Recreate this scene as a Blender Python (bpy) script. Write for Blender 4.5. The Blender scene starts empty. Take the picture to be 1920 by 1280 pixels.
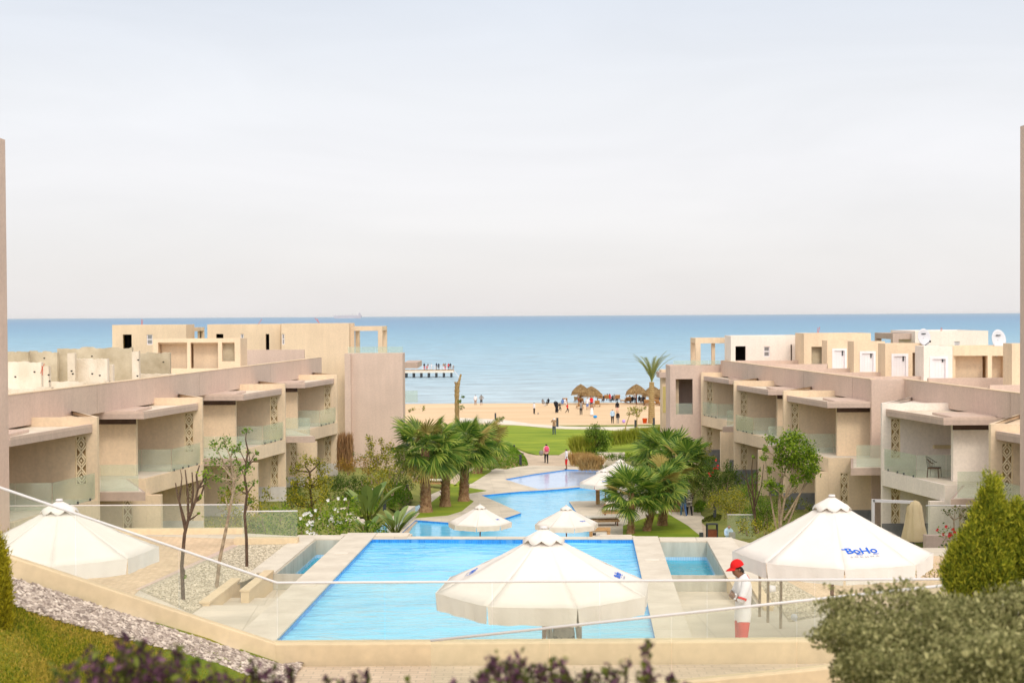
import bpy, bmesh, math, random
import numpy as np
from mathutils import Vector, Matrix, Euler
from mathutils.geometry import tessellate_polygon
R = math.radians
S = bpy.context.scene
COL = S.collection
# ------------------------------------------------------------------ camera, sky, sun, exposure
F = 2667.0                                   # focal length in photo pixels (50 mm on 36 mm)
cd = bpy.data.cameras.new('camera'); cam = bpy.data.objects.new('camera', cd); COL.objects.link(cam)
cd.lens = 50; cd.sensor_width = 36; cd.clip_start = 0.1; cd.clip_end = 60000
CM = Euler((R(90 - 1.042), 0, 0)).to_matrix() @ Matrix.Rotation(R(-0.328), 3, 'Z')
cam.rotation_euler = CM.to_euler(); cam.location = (0, 0, 0)
cd.dof.use_dof = True; cd.dof.focus_distance = 60; cd.dof.aperture_fstop = 2.8
S.camera = cam
S.cycles.diffuse_bounces = 8; S.cycles.max_bounces = 16; S.cycles.transparent_max_bounces = 32
S.view_settings.view_transform = 'Standard'; S.view_settings.look = 'None'
S.view_settings.exposure = 0.15; S.view_settings.gamma = 1
SUN_EL, SUN_AZ = 40, 166                      # azimuth measured from +Y towards +X
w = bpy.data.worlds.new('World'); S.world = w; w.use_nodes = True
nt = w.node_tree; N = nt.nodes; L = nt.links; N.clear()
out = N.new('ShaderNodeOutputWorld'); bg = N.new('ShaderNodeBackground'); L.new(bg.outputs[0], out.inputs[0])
tc = N.new('ShaderNodeTexCoord'); sep = N.new('ShaderNodeSeparateXYZ'); L.new(tc.outputs['Generated'], sep.inputs[0])
rp = N.new('ShaderNodeValToRGB'); L.new(sep.outputs[2], rp.inputs[0]); cr = rp.color_ramp
cr.elements[0].position = 0.0; cr.elements[0].color = (.745, .715, .715, 1)
cr.elements[1].position = 1.0; cr.elements[1].color = (.84, .79, .74, 1)
for p, c in ((.035, (.76, .735, .735, 1)), (.10, (.815, .797, .81, 1)), (.15, (.79, .79, .81, 1)), (.215, (.70, .73, .785, 1)), (.32, (.68, .70, .74, 1)), (.5, (.76, .73, .70, 1))):
    e = cr.elements.new(p); e.color = c
mp = N.new('ShaderNodeMapping'); mp.inputs['Scale'].default_value = (1.6, 1.6, 8); mp.inputs['Rotation'].default_value = (R(5), R(4), 0)
L.new(tc.outputs['Generated'], mp.inputs[0])
nz = N.new('ShaderNodeTexNoise'); nz.inputs['Scale'].default_value = 2.2; nz.inputs['Detail'].default_value = 6; nz.inputs['Roughness'].default_value = .55; nz.inputs['Distortion'].default_value = .6
L.new(mp.outputs[0], nz.inputs[0])
mr = N.new('ShaderNodeMapRange'); mr.inputs[1].default_value = .3; mr.inputs[2].default_value = .7; mr.inputs[3].default_value = .955; mr.inputs[4].default_value = 1.03
L.new(nz.outputs[0], mr.inputs[0])
mu = N.new('ShaderNodeMix'); mu.data_type = 'RGBA'; mu.blend_type = 'MULTIPLY'; mu.inputs[0].default_value = 1
L.new(rp.outputs[0], mu.inputs[6]); L.new(mr.outputs[0], mu.inputs[7])
sky = N.new('ShaderNodeTexSky'); sky.sky_type = 'NISHITA'; sky.sun_disc = False
sky.sun_elevation = R(SUN_EL); sky.sun_rotation = R(SUN_AZ)
sc = N.new('ShaderNodeMix'); sc.data_type = 'RGBA'; sc.blend_type = 'ADD'; sc.inputs[0].default_value = .012
L.new(mu.outputs[2], sc.inputs[6]); L.new(sky.outputs[0], sc.inputs[7])
# sky brightened round the sun behind the viewer, added to fill the balcony recesses
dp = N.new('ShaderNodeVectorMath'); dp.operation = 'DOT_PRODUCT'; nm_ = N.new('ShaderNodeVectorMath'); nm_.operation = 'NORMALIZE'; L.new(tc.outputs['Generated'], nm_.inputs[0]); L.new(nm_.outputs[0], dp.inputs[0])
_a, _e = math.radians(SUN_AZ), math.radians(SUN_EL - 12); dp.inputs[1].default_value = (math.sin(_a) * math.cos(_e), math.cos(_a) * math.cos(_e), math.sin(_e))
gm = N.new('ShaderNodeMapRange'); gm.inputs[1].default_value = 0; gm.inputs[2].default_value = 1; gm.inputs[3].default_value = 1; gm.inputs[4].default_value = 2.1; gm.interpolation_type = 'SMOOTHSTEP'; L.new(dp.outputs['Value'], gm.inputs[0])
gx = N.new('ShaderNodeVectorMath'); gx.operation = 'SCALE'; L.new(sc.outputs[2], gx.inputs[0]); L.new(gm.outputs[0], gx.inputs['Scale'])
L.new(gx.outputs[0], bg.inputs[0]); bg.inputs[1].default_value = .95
sd = bpy.data.lights.new('sun', 'SUN'); so = bpy.data.objects.new('sun', sd); COL.objects.link(so)
sd.energy = 1.1; sd.angle = R(12); sd.color = (1, .90, .77)
az, el = R(SUN_AZ), R(SUN_EL)
sdir = Vector((math.sin(az) * math.cos(el), math.cos(az) * math.cos(el), math.sin(el)))
so.rotation_euler = sdir.to_track_quat('Z', 'Y').to_euler()

# ------------------------------------------------------------------ picture -> place
def ray(px, py): return CM @ Vector((px - 960, 640 - py, -F))
def at(px, py, D):                           # the point seen at a pixel, D metres ahead
    v = ray(px, py); return v * (D / v.y)
def on(px, py, z):                           # the point seen at a pixel, on the level z
    v = ray(px, py); return v * (z / v.z)
def on2(px, py, z): p = on(px, py, z); return (p.x, p.y)
ZD, ZL, ZB = -5.65, -12.0, -13.6             # pool deck, lower garden, beach

# ------------------------------------------------------------------ materials
def setin(b, n, v):
    if n in b.inputs: b.inputs[n].default_value = v
def mat(name, col, rough=.8, col2=None, scale=3., bump=0., bscale=None, spec=.3, detail=5, metal=0, stretch=None, lo=.35, hi=.65):
    m = bpy.data.materials.new(name); m.use_nodes = True; nt = m.node_tree; b = nt.nodes['Principled BSDF']
    b.inputs['Base Color'].default_value = (*col, 1); b.inputs['Roughness'].default_value = rough
    setin(b, 'Specular IOR Level', spec); setin(b, 'Metallic', metal)
    tc = nt.nodes.new('ShaderNodeTexCoord'); mp = nt.nodes.new('ShaderNodeMapping'); nt.links.new(tc.outputs['Object'], mp.inputs[0])
    if stretch: mp.inputs['Scale'].default_value = stretch
    if col2:
        n = nt.nodes.new('ShaderNodeTexNoise'); n.inputs['Scale'].default_value = scale; n.inputs['Detail'].default_value = detail; n.inputs['Roughness'].default_value = .6
        nt.links.new(mp.outputs[0], n.inputs[0])
        r = nt.nodes.new('ShaderNodeValToRGB'); r.color_ramp.elements[0].position = lo; r.color_ramp.elements[1].position = hi
        r.color_ramp.elements[0].color = (*col, 1); r.color_ramp.elements[1].color = (*col2, 1)
        nt.links.new(n.outputs[0], r.inputs[0]); nt.links.new(r.outputs[0], b.inputs['Base Color'])
    if bump:
        n = nt.nodes.new('ShaderNodeTexNoise'); n.inputs['Scale'].default_value = bscale or scale * 8; n.inputs['Detail'].default_value = 4
        nt.links.new(mp.outputs[0], n.inputs[0])
        bu = nt.nodes.new('ShaderNodeBump'); bu.inputs['Strength'].default_value = bump; bu.inputs['Distance'].default_value = .05
        nt.links.new(n.outputs[0], bu.inputs['Height']); nt.links.new(bu.outputs[0], b.inputs['Normal'])
    return m
def leafmat(name, dark, light, rough=.6, trans=.35, spec=.25, mid=None):
    m = bpy.data.materials.new(name); m.use_nodes = True; nt = m.node_tree; b = nt.nodes['Principled BSDF']
    g = nt.nodes.new('ShaderNodeNewGeometry'); r = nt.nodes.new('ShaderNodeValToRGB')
    r.color_ramp.elements[0].color = (*dark, 1); r.color_ramp.elements[1].color = (*light, 1)
    if mid: e = r.color_ramp.elements.new(.5); e.color = (*mid, 1)
    nt.links.new(g.outputs['Random Per Island'], r.inputs[0]); nt.links.new(r.outputs[0], b.inputs['Base Color'])
    b.inputs['Roughness'].default_value = rough; setin(b, 'Specular IOR Level', spec)
    t = nt.nodes.new('ShaderNodeBsdfTranslucent'); nt.links.new(r.outputs[0], t.inputs[0])
    mx = nt.nodes.new('ShaderNodeMixShader'); mx.inputs[0].default_value = trans
    nt.links.new(b.outputs[0], mx.inputs[1]); nt.links.new(t.outputs[0], mx.inputs[2])
    nt.links.new(mx.outputs[0], nt.nodes['Material Output'].inputs[0]); return m
def brickmat(name, c1, c2, mortar, sx=.2, sy=.1, mort=.012, rot=0, bump=.25, rough=.85, offset=.5):
    m = bpy.data.materials.new(name); m.use_nodes = True; nt = m.node_tree; b = nt.nodes['Principled BSDF']
    tc = nt.nodes.new('ShaderNodeTexCoord'); mp = nt.nodes.new('ShaderNodeMapping'); mp.inputs['Rotation'].default_value = (0, 0, rot)
    nt.links.new(tc.outputs['Object'], mp.inputs[0])
    k = nt.nodes.new('ShaderNodeTexBrick'); k.inputs['Scale'].default_value = 1; k.offset = offset
    k.inputs['Brick Width'].default_value = sx; k.inputs['Row Height'].default_value = sy; k.inputs['Mortar Size'].default_value = mort
    k.inputs['Color1'].default_value = (*c1, 1); k.inputs['Color2'].default_value = (*c2, 1); k.inputs['Mortar'].default_value = (*mortar, 1)
    nt.links.new(mp.outputs[0], k.inputs['Vector'])
    n = nt.nodes.new('ShaderNodeTexNoise'); n.inputs['Scale'].default_value = .9; n.inputs['Detail'].default_value = 8; nt.links.new(tc.outputs['Object'], n.inputs[0])
    mr = nt.nodes.new('ShaderNodeMapRange'); mr.inputs[1].default_value = .3; mr.inputs[2].default_value = .7; mr.inputs[3].default_value = .84; mr.inputs[4].default_value = 1.1
    nt.links.new(n.outputs[0], mr.inputs[0])
    mu = nt.nodes.new('ShaderNodeMix'); mu.data_type = 'RGBA'; mu.blend_type = 'MULTIPLY'; mu.inputs[0].default_value = 1
    nt.links.new(k.outputs[0], mu.inputs[6]); nt.links.new(mr.outputs[0], mu.inputs[7]); nt.links.new(mu.outputs[2], b.inputs['Base Color'])
    bu = nt.nodes.new('ShaderNodeBump'); bu.inputs['Strength'].default_value = bump; bu.inputs['Distance'].default_value = .01; bu.invert = True
    nt.links.new(k.outputs['Fac'], bu.inputs['Height']); nt.links.new(bu.outputs[0], b.inputs['Normal'])
    b.inputs['Roughness'].default_value = rough; return m
def stucco(name, c, var=.9):
    """plaster: broad blotches, faint vertical rain streaks, fine grain"""
    m = bpy.data.materials.new(name); m.use_nodes = True; nt = m.node_tree; b = nt.nodes['Principled BSDF']; b.inputs['Roughness'].default_value = .9
    setin(b, 'Specular IOR Level', .15)
    tc = nt.nodes.new('ShaderNodeTexCoord'); last = None
    for sc, st, lo in ((.5, (1, 1, 1), var), (1.2, (3.2, 3.2, .3), 1 - (1 - var) * .3), (9, (1, 1, 1), .94)):
        mp = nt.nodes.new('ShaderNodeMapping'); mp.inputs['Scale'].default_value = st; nt.links.new(tc.outputs['Object'], mp.inputs[0])
        n = nt.nodes.new('ShaderNodeTexNoise'); n.inputs['Scale'].default_value = sc; n.inputs['Detail'].default_value = 6; nt.links.new(mp.outputs[0], n.inputs[0])
        mr = nt.nodes.new('ShaderNodeMapRange'); mr.inputs[1].default_value = .35; mr.inputs[2].default_value = .65; mr.inputs[3].default_value = lo; mr.inputs[4].default_value = 1.03
        nt.links.new(n.outputs[0], mr.inputs[0])
        mu = nt.nodes.new('ShaderNodeMix'); mu.data_type = 'RGBA'; mu.blend_type = 'MULTIPLY'; mu.inputs[0].default_value = 1
        if last is None: mu.inputs[6].default_value = (*c, 1)
        else: nt.links.new(last, mu.inputs[6])
        nt.links.new(mr.outputs[0], mu.inputs[7]); last = mu.outputs[2]
    nt.links.new(last, b.inputs['Base Color'])
    bu = nt.nodes.new('ShaderNodeBump'); bu.inputs['Strength'].default_value = .25; bu.inputs['Distance'].default_value = .01
    nt.links.new(n.outputs[0], bu.inputs['Height']); nt.links.new(bu.outputs[0], b.inputs['Normal']); return m
def glassmat(name, tint, alpha, edge=.7):
    """thin clear pane: mostly transparent, a mirror at grazing angles"""
    m = bpy.data.materials.new(name); m.use_nodes = True; nt = m.node_tree; nt.nodes.clear()
    o = nt.nodes.new('ShaderNodeOutputMaterial'); t = nt.nodes.new('ShaderNodeBsdfTransparent'); t.inputs[0].default_value = (*tint, 1)
    g = nt.nodes.new('ShaderNodeBsdfGlossy'); g.inputs['Roughness'].default_value = .08; g.inputs[0].default_value = (.9, .95, .92, 1)
    d = nt.nodes.new('ShaderNodeBsdfDiffuse'); d.inputs[0].default_value = (.72, .78, .70, 1)
    lw = nt.nodes.new('ShaderNodeLayerWeight'); lw.inputs[0].default_value = .5; pw = nt.nodes.new('ShaderNodeMath'); pw.operation = 'POWER'; pw.inputs[1].default_value = 4.5; nt.links.new(lw.outputs['Facing'], pw.inputs[0]); fr = nt.nodes.new('ShaderNodeMath'); fr.operation = 'MULTIPLY_ADD'; fr.inputs[1].default_value = .5; fr.inputs[2].default_value = .03; nt.links.new(pw.outputs[0], fr.inputs[0])
    a = nt.nodes.new('ShaderNodeMixShader'); a.inputs[0].default_value = alpha; nt.links.new(t.outputs[0], a.inputs[1]); nt.links.new(d.outputs[0], a.inputs[2])
    c = nt.nodes.new('ShaderNodeMixShader'); nt.links.new(fr.outputs[0], c.inputs[0]); nt.links.new(a.outputs[0], c.inputs[1]); nt.links.new(g.outputs[0], c.inputs[2])
    nt.links.new(c.outputs[0], o.inputs[0]); return m
def watermat(name, c1, c2, bump, scale, stretch=(1, 1, 1), rough=.06, tile=None, dist=.03, ior=1.33):
    m = mat(name, c1, rough, c2, scale * .25, spec=.5, lo=.3, hi=.7); nt = m.node_tree; b = nt.nodes['Principled BSDF']
    b.inputs['IOR'].default_value = ior
    tc = nt.nodes.new('ShaderNodeTexCoord'); mp = nt.nodes.new('ShaderNodeMapping'); mp.inputs['Scale'].default_value = stretch; nt.links.new(tc.outputs['Object'], mp.inputs[0])
    n = nt.nodes.new('ShaderNodeTexNoise'); n.inputs['Scale'].default_value = scale; n.inputs['Detail'].default_value = 3; n.inputs['Distortion'].default_value = .9; nt.links.new(mp.outputs[0], n.inputs[0])
    bu = nt.nodes.new('ShaderNodeBump'); bu.inputs['Strength'].default_value = bump; bu.inputs['Distance'].default_value = dist
    nt.links.new(n.outputs[0], bu.inputs['Height']); nt.links.new(bu.outputs[0], b.inputs['Normal']); return m
M = {}
M['cream'] = stucco('cream_plaster', (.765, .60, .425)); M['mauve'] = stucco('mauve_plaster', (.62, .475, .395), .93)
M['white'] = stucco('white_plaster', (.83, .74, .66), .95); M['tan'] = stucco('tan_plaster', (.60,.45,.26))
M['concrete'] = mat('raw_concrete', (.40, .33, .22), .9, (.60, .52, .38), 1.1, .4, 20, lo=.3, hi=.7)
M['rawplaster'] = mat('raw_plaster', (.62, .53, .40), .9, (.80, .72, .60), .9, .5, 16, stretch=(1, 1, .5))
M['brown'] = mat('brown_paint', (.085, .05, .04), .7, (.12, .075, .06), 2)
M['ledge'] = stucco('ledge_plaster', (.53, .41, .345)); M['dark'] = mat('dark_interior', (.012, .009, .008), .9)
M['plinth'] = mat('grey_plinth', (.58, .54, .50), .9, (.68, .64, .60), 2)
M['slate'] = mat('slate_plinth', (.17, .17, .18), .8, (.24, .235, .24), 2)
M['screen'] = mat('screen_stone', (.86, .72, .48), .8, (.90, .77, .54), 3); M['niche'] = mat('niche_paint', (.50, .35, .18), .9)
M['glass'] = glassmat('green_glass', (.93, .97, .93), .17); M['glass_near'] = glassmat('clear_glass', (.985, .99, .97), .055)
M['glass_mid'] = glassmat('clear_glass_pale', (.97, .985, .96), .07)
M['rail'] = mat('rail_metal', (.70, .67, .66), .5); M['door_white'] = mat('white_door_paint', (.74, .70, .72), .6, (.79, .75, .76), 2)
M['pane'] = mat('window_pane', (.22, .22, .22), .15, spec=.6)
M['tile'] = brickmat('deck_tile', (.66, .58, .46), (.60, .53, .42), (.44, .38, .30), 1.2, .6, .006, R(-2.9), .1, offset=0)
M['coping'] = mat('coping_stone', (.60, .53, .43), .75, (.71, .64, .53), 1.6, .1, 30)
M['wallstone'] = stucco('wall_stone', (.72, .57, .37)); M['greywall'] = mat('grey_tile', (.44, .42, .35), .7, (.56, .54, .46), 1.5, stretch=(3, 3, .6))
M['brick'] = brickmat('paver', (.72, .54, .35), (.63, .46, .29), (.46, .33, .21), .22, .11, .008, R(40))
M['brickp'] = brickmat('paver_path', (.64, .50, .36), (.56, .435, .31), (.44, .35, .26), .22, .11, .008, R(0))
M['bluetile'] = brickmat('blue_tile', (.02, .22, .62), (.03, .30, .75), (.10, .35, .7), .06, .06, .004, 0, .1, .25, 0)
M['paleblue'] = brickmat('pale_blue_tile', (.36, .60, .80), (.42, .66, .86), (.6, .75, .88), .06, .06, .006, 0, .1, .25, 0)
M['pool'] = watermat('pool_water', (.02, .33, .78), (.05, .52, .92), .8, 1.7, (.7, 1.5, 1), dist=.07)
M['pool2'] = watermat('lower_pool_water', (.12, .56, .86), (.22, .66, .92), .6, 2.2, (.4, 1.3, 1), dist=.04)
M['pool3'] = watermat('sky_tinted_pool_water', (.42, .56, .82), (.50, .64, .86), .5, 2.2, (.5, 1.2, 1), dist=.03)  # lavender of the reflected sky is mixed into the far pool's water colour
M['chan'] = watermat('channel_water', (.0, .30, .46), (.02, .42, .60), .6, 2.6, dist=.04)
M['sand'] = mat('beach_sand', (.66, .46, .27), .95, (.74, .55, .35), .12, .5, 1.2, stretch=(.3, 1.4, 1)); M['soil'] = mat('garden_soil', (.30, .21, .08), .95, (.13, .20, .03), .5, .5, 8)
M['lawn'] = mat('lawn_grass', (.15, .24, .012), .95, (.30, .36, .025), .5, .6, 18, stretch=(.35, .9, 1), detail=8); M['turf'] = mat('turf_ground', (.26, .23, .02), .95, (.10, .17, .01), 1.6, .6, 20)
M['turfd'] = mat('garden_turf', (.16, .19, .04), .95, (.28, .28, .07), .9, .6, 26, detail=8)
M['gravel'] = mat('gravel_ground', (.36, .31, .22), .95, (.66, .58, .44), 16, .9, 22, detail=3)
M['stones'] = leafmat('stone_chips', (.20, .155, .13), (.74, .64, .54), .8, 0, mid=(.42, .34, .285)); M['pebble'] = leafmat('pebble', (.34, .29, .20), (.74, .65, .50), .8, 0, mid=(.54, .47, .35))
M['path'] = mat('light_path', (.68, .60, .50), .9, (.76, .68, .58), .5); M['canvas'] = mat('umbrella_canvas', (.80, .75, .69), .9, (.76, .70, .635), 1.1, .5, 2.2, stretch=(1, 1, .6))
M['canvasd'] = mat('beige_canvas', (.62, .49, .28), .9, (.68, .55, .34), 2); M['wood'] = mat('brown_wood', (.15, .04, .018), .6, (.24, .075, .03), 6, stretch=(6, 6, .8))
M['lwood'] = mat('light_wood', (.40, .23, .10), .7, (.52, .32, .15), 5); M['metal'] = mat('dark_metal', (.045, .05, .055), .5)
M['logo'] = mat('logo_blue', (.012, .13, .62), .8); M['logog'] = mat('logo_grey', (.45, .46, .55), .8)
M['black'] = mat('black_cloth', (.012, .012, .016), .9); M['navy'] = mat('navy_cloth', (.03, .05, .10), .9); M['jeans'] = mat('denim', (.04, .09, .22), .9, (.07, .14, .30), 8)
M['wcloth'] = mat('white_cloth', (.80, .78, .80), .9, (.74, .72, .75), 5); M['red'] = mat('red_cloth', (.70, .012, .012), .8, (.60, .01, .01), 6); M['grey'] = mat('grey_cloth', (.22, .20, .19), .9, (.30, .28, .26), 9)
M['redshort'] = mat('faded_red_cloth', (.66, .02, .02), .9, (.54, .015, .015), 5)
M['lblue'] = mat('light_blue_cloth', (.42, .58, .76), .9, (.52, .66, .80), 5); M['tanc'] = mat('tan_cloth', (.34, .20, .12), .9); M['pink'] = mat('pink_cloth', (.75, .10, .22), .8); M['bluesh'] = mat('blue_cloth', (.12, .22, .50), .9)
M['peach'] = mat('peach_cloth', (.75, .48, .42), .9); M['pattern'] = mat('patterned_cloth', (.03, .03, .03), .9, (.55, .50, .44), 9, lo=.47, hi=.53, stretch=(.5, .5, 2))
M['skin'] = mat('skin', (.42, .22, .13), .6); M['skind'] = mat('darker_skin', (.24, .11, .06), .6); M['hair'] = mat('dark_hair', (.015, .011, .01), .6)
M['straw'] = leafmat('straw', (.22, .13, .055), (.50, .35, .17), .9, .1); M['reed'] = leafmat('dry_reed', (.20, .10, .04), (.42, .24, .11), .9, .05)
M['bark'] = mat('grey_bark', (.24, .17, .11), .9, (.42, .32, .21), 9, .6, 30); M['barkd'] = mat('dark_bark', (.07, .04, .025), .9, (.13, .08, .05), 9, .6, 30)
M['palmbark'] = mat('palm_bark', (.24, .12, .06), .9, (.44, .28, .15), 7, .8, 20); M['datebark'] = mat('date_palm_bark', (.30, .19, .08), .9, (.46, .32, .15), 7, .8, 14)
M['fan'] = leafmat('fan_palm_leaf', (.04, .11, .015), (.44, .50, .09), .45, .34, .35, mid=(.14, .25, .03)); M['fand'] = leafmat('dry_palm_leaf', (.26, .20, .05), (.42, .34, .10), .8, .2)
M['date'] = leafmat('date_palm_leaf', (.15, .18, .04), (.34, .36, .12), .6, .25)
M['l_green'] = leafmat('green_leaf', (.03, .095, .01), (.24, .36, .03), .55, .38); M['l_yel'] = leafmat('yellow_green_leaf', (.10, .125, .01), (.56, .46, .04), .55, .4, mid=(.25, .26, .02))
M['l_dark'] = leafmat('dark_leaf', (.03, .075, .01), (.13, .20, .02), .55, .4); M['l_brown'] = leafmat('rusty_leaf', (.24, .17, .02), (.50, .27, .05))
M['l_bright'] = leafmat('bright_leaf', (.05, .14, .01), (.34, .45, .03), .55, .38); M['l_tawny'] = leafmat('tawny_grass', (.42, .26, .09), (.68, .48, .20), .8, .4); M['l_grass'] = leafmat('long_grass', (.24, .30, .02), (.48, .48, .08))
M['l_sage'] = leafmat('sage_leaf', (.11, .115, .035), (.62, .57, .27), .8, .35, mid=(.29, .285, .11)); M['l_purple'] = leafmat('purple_leaf', (.035, .013, .022), (.23, .10, .16), .5, .3, mid=(.10, .04, .065)); M['l_olive'] = leafmat('olive_leaf', (.04, .06, .01), (.20, .23, .03), .55, .4)
M['l_conif'] = leafmat('conifer_leaf', (.06, .11, .01), (.82, .74, .07), .7, .5, mid=(.36, .40, .03)); M['l_gold'] = leafmat('golden_conifer_leaf', (.20, .18, .008), (.68, .58, .03), .7, .4)
M['l_cover'] = leafmat('cover_leaf', (.06, .16, .01), (.22, .36, .02)); M['flower_w'] = mat('white_petal', (.85, .83, .80), .6); M['flower_r'] = mat('red_petal', (.65, .02, .03), .6); M['blade'] = leafmat('grass_blade', (.10, .17, .008), (.58, .44, .04), .8, .4, mid=(.30, .31, .02))
M['rope'] = mat('red_steel', (.60, .12, .06), .6); M['orange'] = mat('orange_plastic', (.75, .10, .01), .5); M['violet'] = mat('violet_plastic', (.45, .30, .75), .5); M['bluep'] = mat('blue_plastic', (.01, .26, .66), .5)
M['dish'] = mat('dish_white', (.62, .62, .65), .4); M['ship'] = mat('ship_hazed_paint', (.48, .45, .48), .8); M['board'] = mat('board_white', (.74, .72, .66), .6); M['rock'] = mat('pale_rock', (.62, .54, .44), .9, (.75, .68, .58), 3, .6, 8)  # ship colour is lightened to stand in for distance haze
M['cushion'] = mat('cushion_cloth', (.74, .68, .58), .9, (.68, .62, .52), 4)

# ------------------------------------------------------------------ mesh helpers
class MB:
    def __init__(s): s.v = []; s.f = []; s.m = []
    def add(s, vs, fs, mi=0):
        o = len(s.v); s.v += [tuple(v) for v in vs]; s.f += [tuple(i + o for i in f) for f in fs]; s.m += [mi] * len(fs); return s
    def box(s, x0, x1, y0, y1, z0, z1, mi=0):
        if x0 > x1: x0, x1 = x1, x0
        if y0 > y1: y0, y1 = y1, y0
        return s.add([(x0, y0, z0), (x1, y0, z0), (x1, y1, z0), (x0, y1, z0), (x0, y0, z1), (x1, y0, z1), (x1, y1, z1), (x0, y1, z1)],
                     [(0, 3, 2, 1), (4, 5, 6, 7), (0, 1, 5, 4), (1, 2, 6, 5), (2, 3, 7, 6), (3, 0, 4, 7)], mi)
    def prism(s, pts, z0, z1, mi=0, side=None, holes=()):
        """polygon (with holes) extruded; z0 / z1 may be per-point functions"""
        zf = lambda z, p: z(p) if callable(z) else z
        loops = [list(pts)] + [list(h) for h in holes]; flat = [p for l in loops for p in l]
        tri = tessellate_polygon([[Vector((p[0], p[1], 0)) for p in l] for l in loops]); n = len(flat)
        vs = [(p[0], p[1], zf(z1, p)) for p in flat] + [(p[0], p[1], zf(z0, p)) for p in flat]; fs = []
        for t in tri:
            a, b, c = [Vector(flat[i][:2]) for i in t]
            cr = (b - a).x * (c - a).y - (b - a).y * (c - a).x
            t = t if cr > 0 else (t[0], t[2], t[1]); fs += [t, tuple(n + i for i in reversed(t))]
        s.add(vs, fs, mi); o = 0; sf = []
        for k, l in enumerate(loops):
            ar = sum(l[i][0] * l[(i + 1) % len(l)][1] - l[(i + 1) % len(l)][0] * l[i][1] for i in range(len(l)))
            ccw = (ar > 0) == (k == 0)
            for i in range(len(l)):
                a, b = o + i, o + (i + 1) % len(l)
                sf.append((a, n + a, n + b, b) if ccw else (b, n + b, n + a, a))
            o += len(l)
        return s.add(vs, sf, mi if side is None else side)
    def tube(s, pts, r, n=8, mi=0, cap=True):
        pts = [Vector(p) for p in pts]; rs = r if hasattr(r, '__len__') else [r] * len(pts); vs = []; fs = []
        d0 = (pts[1] - pts[0]).normalized(); ref = Vector((0, 0, 1)) if abs(d0.z) < .9 else Vector((1, 0, 0)); u = d0.cross(ref).normalized()
        for i, p in enumerate(pts):
            d = (pts[min(i + 1, len(pts) - 1)] - pts[max(i - 1, 0)]).normalized(); u = (u - d * u.dot(d)).normalized(); w_ = d.cross(u)
            for k in range(n): a = 2 * math.pi * k / n; vs.append(p + (u * math.cos(a) + w_ * math.sin(a)) * rs[i])
        for i in range(len(pts) - 1):
            for k in range(n): a = i * n + k; b = i * n + (k + 1) % n; fs.append((a, b, b + n, a + n))
        if cap: fs += [tuple(reversed(range(n))), tuple(range((len(pts) - 1) * n, len(pts) * n))]
        return s.add(vs, fs, mi)
    def bar(s, a, b, wx, wy=None, mi=0):
        a = Vector(a); b = Vector(b); wy = wy or wx; d = (b - a).normalized(); ref = Vector((0, 0, 1)) if abs(d.z) < .9 else Vector((0, 1, 0))
        u = d.cross(ref).normalized() * wx / 2; w_ = d.cross(u).normalized() * wy / 2
        vs = [a - u - w_, a + u - w_, a + u + w_, a - u + w_, b - u - w_, b + u - w_, b + u + w_, b - u + w_]
        return s.add(vs, [(0, 1, 2, 3), (7, 6, 5, 4), (0, 4, 5, 1), (1, 5, 6, 2), (2, 6, 7, 3), (3, 7, 4, 0)], mi)
    def lathe(s, prof, n=16, c=(0, 0, 0), mi=0):
        vs = [(c[0] + r * math.cos(2 * math.pi * k / n), c[1] + r * math.sin(2 * math.pi * k / n), c[2] + z) for r, z in prof for k in range(n)]
        fs = [(i * n + k, i * n + (k + 1) % n, (i + 1) * n + (k + 1) % n, (i + 1) * n + k) for i in range(len(prof) - 1) for k in range(n)]
        return s.add(vs, fs, mi)
    def ball(s, c, r, n=10, mi=0, sc=(1, 1, 1)):
        pr = [(math.sin(math.pi * i / 6), -math.cos(math.pi * i / 6)) for i in range(7)]; c = Vector(c)
        vs = [(c.x + r * sc[0] * a * math.cos(2 * math.pi * k / n), c.y + r * sc[1] * a * math.sin(2 * math.pi * k / n), c.z + r * sc[2] * z) for a, z in pr for k in range(n)]
        return s.add(vs, [(i * n + k, i * n + (k + 1) % n, (i + 1) * n + (k + 1) % n, (i + 1) * n + k) for i in range(6) for k in range(n)], mi)
    def wall(s, p, q, z0, z1, th, ops=(), mi=0, rev=None):
        """upright wall from p to q (thickness to the left of p->q) with rectangular openings (u0,u1,z0,z1)"""
        rev = mi if rev is None else rev
        p = Vector(p); q = Vector(q); Lg = (q - p).length; d = (q - p) / Lg; nn = Vector((-d.y, d.x)) * th
        us = sorted({0, Lg, *[o[0] for o in ops], *[o[1] for o in ops]}); zs = sorted({z0, z1, *[o[2] for o in ops], *[o[3] for o in ops]})
        solid = lambda i, j: 0 <= i < len(us) - 1 and 0 <= j < len(zs) - 1 and not any(o[0] <= (us[i] + us[i + 1]) / 2 <= o[1] and o[2] <= (zs[j] + zs[j + 1]) / 2 <= o[3] for o in ops)
        P = lambda u, z, k: (p.x + d.x * u + nn.x * k, p.y + d.y * u + nn.y * k, z)
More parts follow.
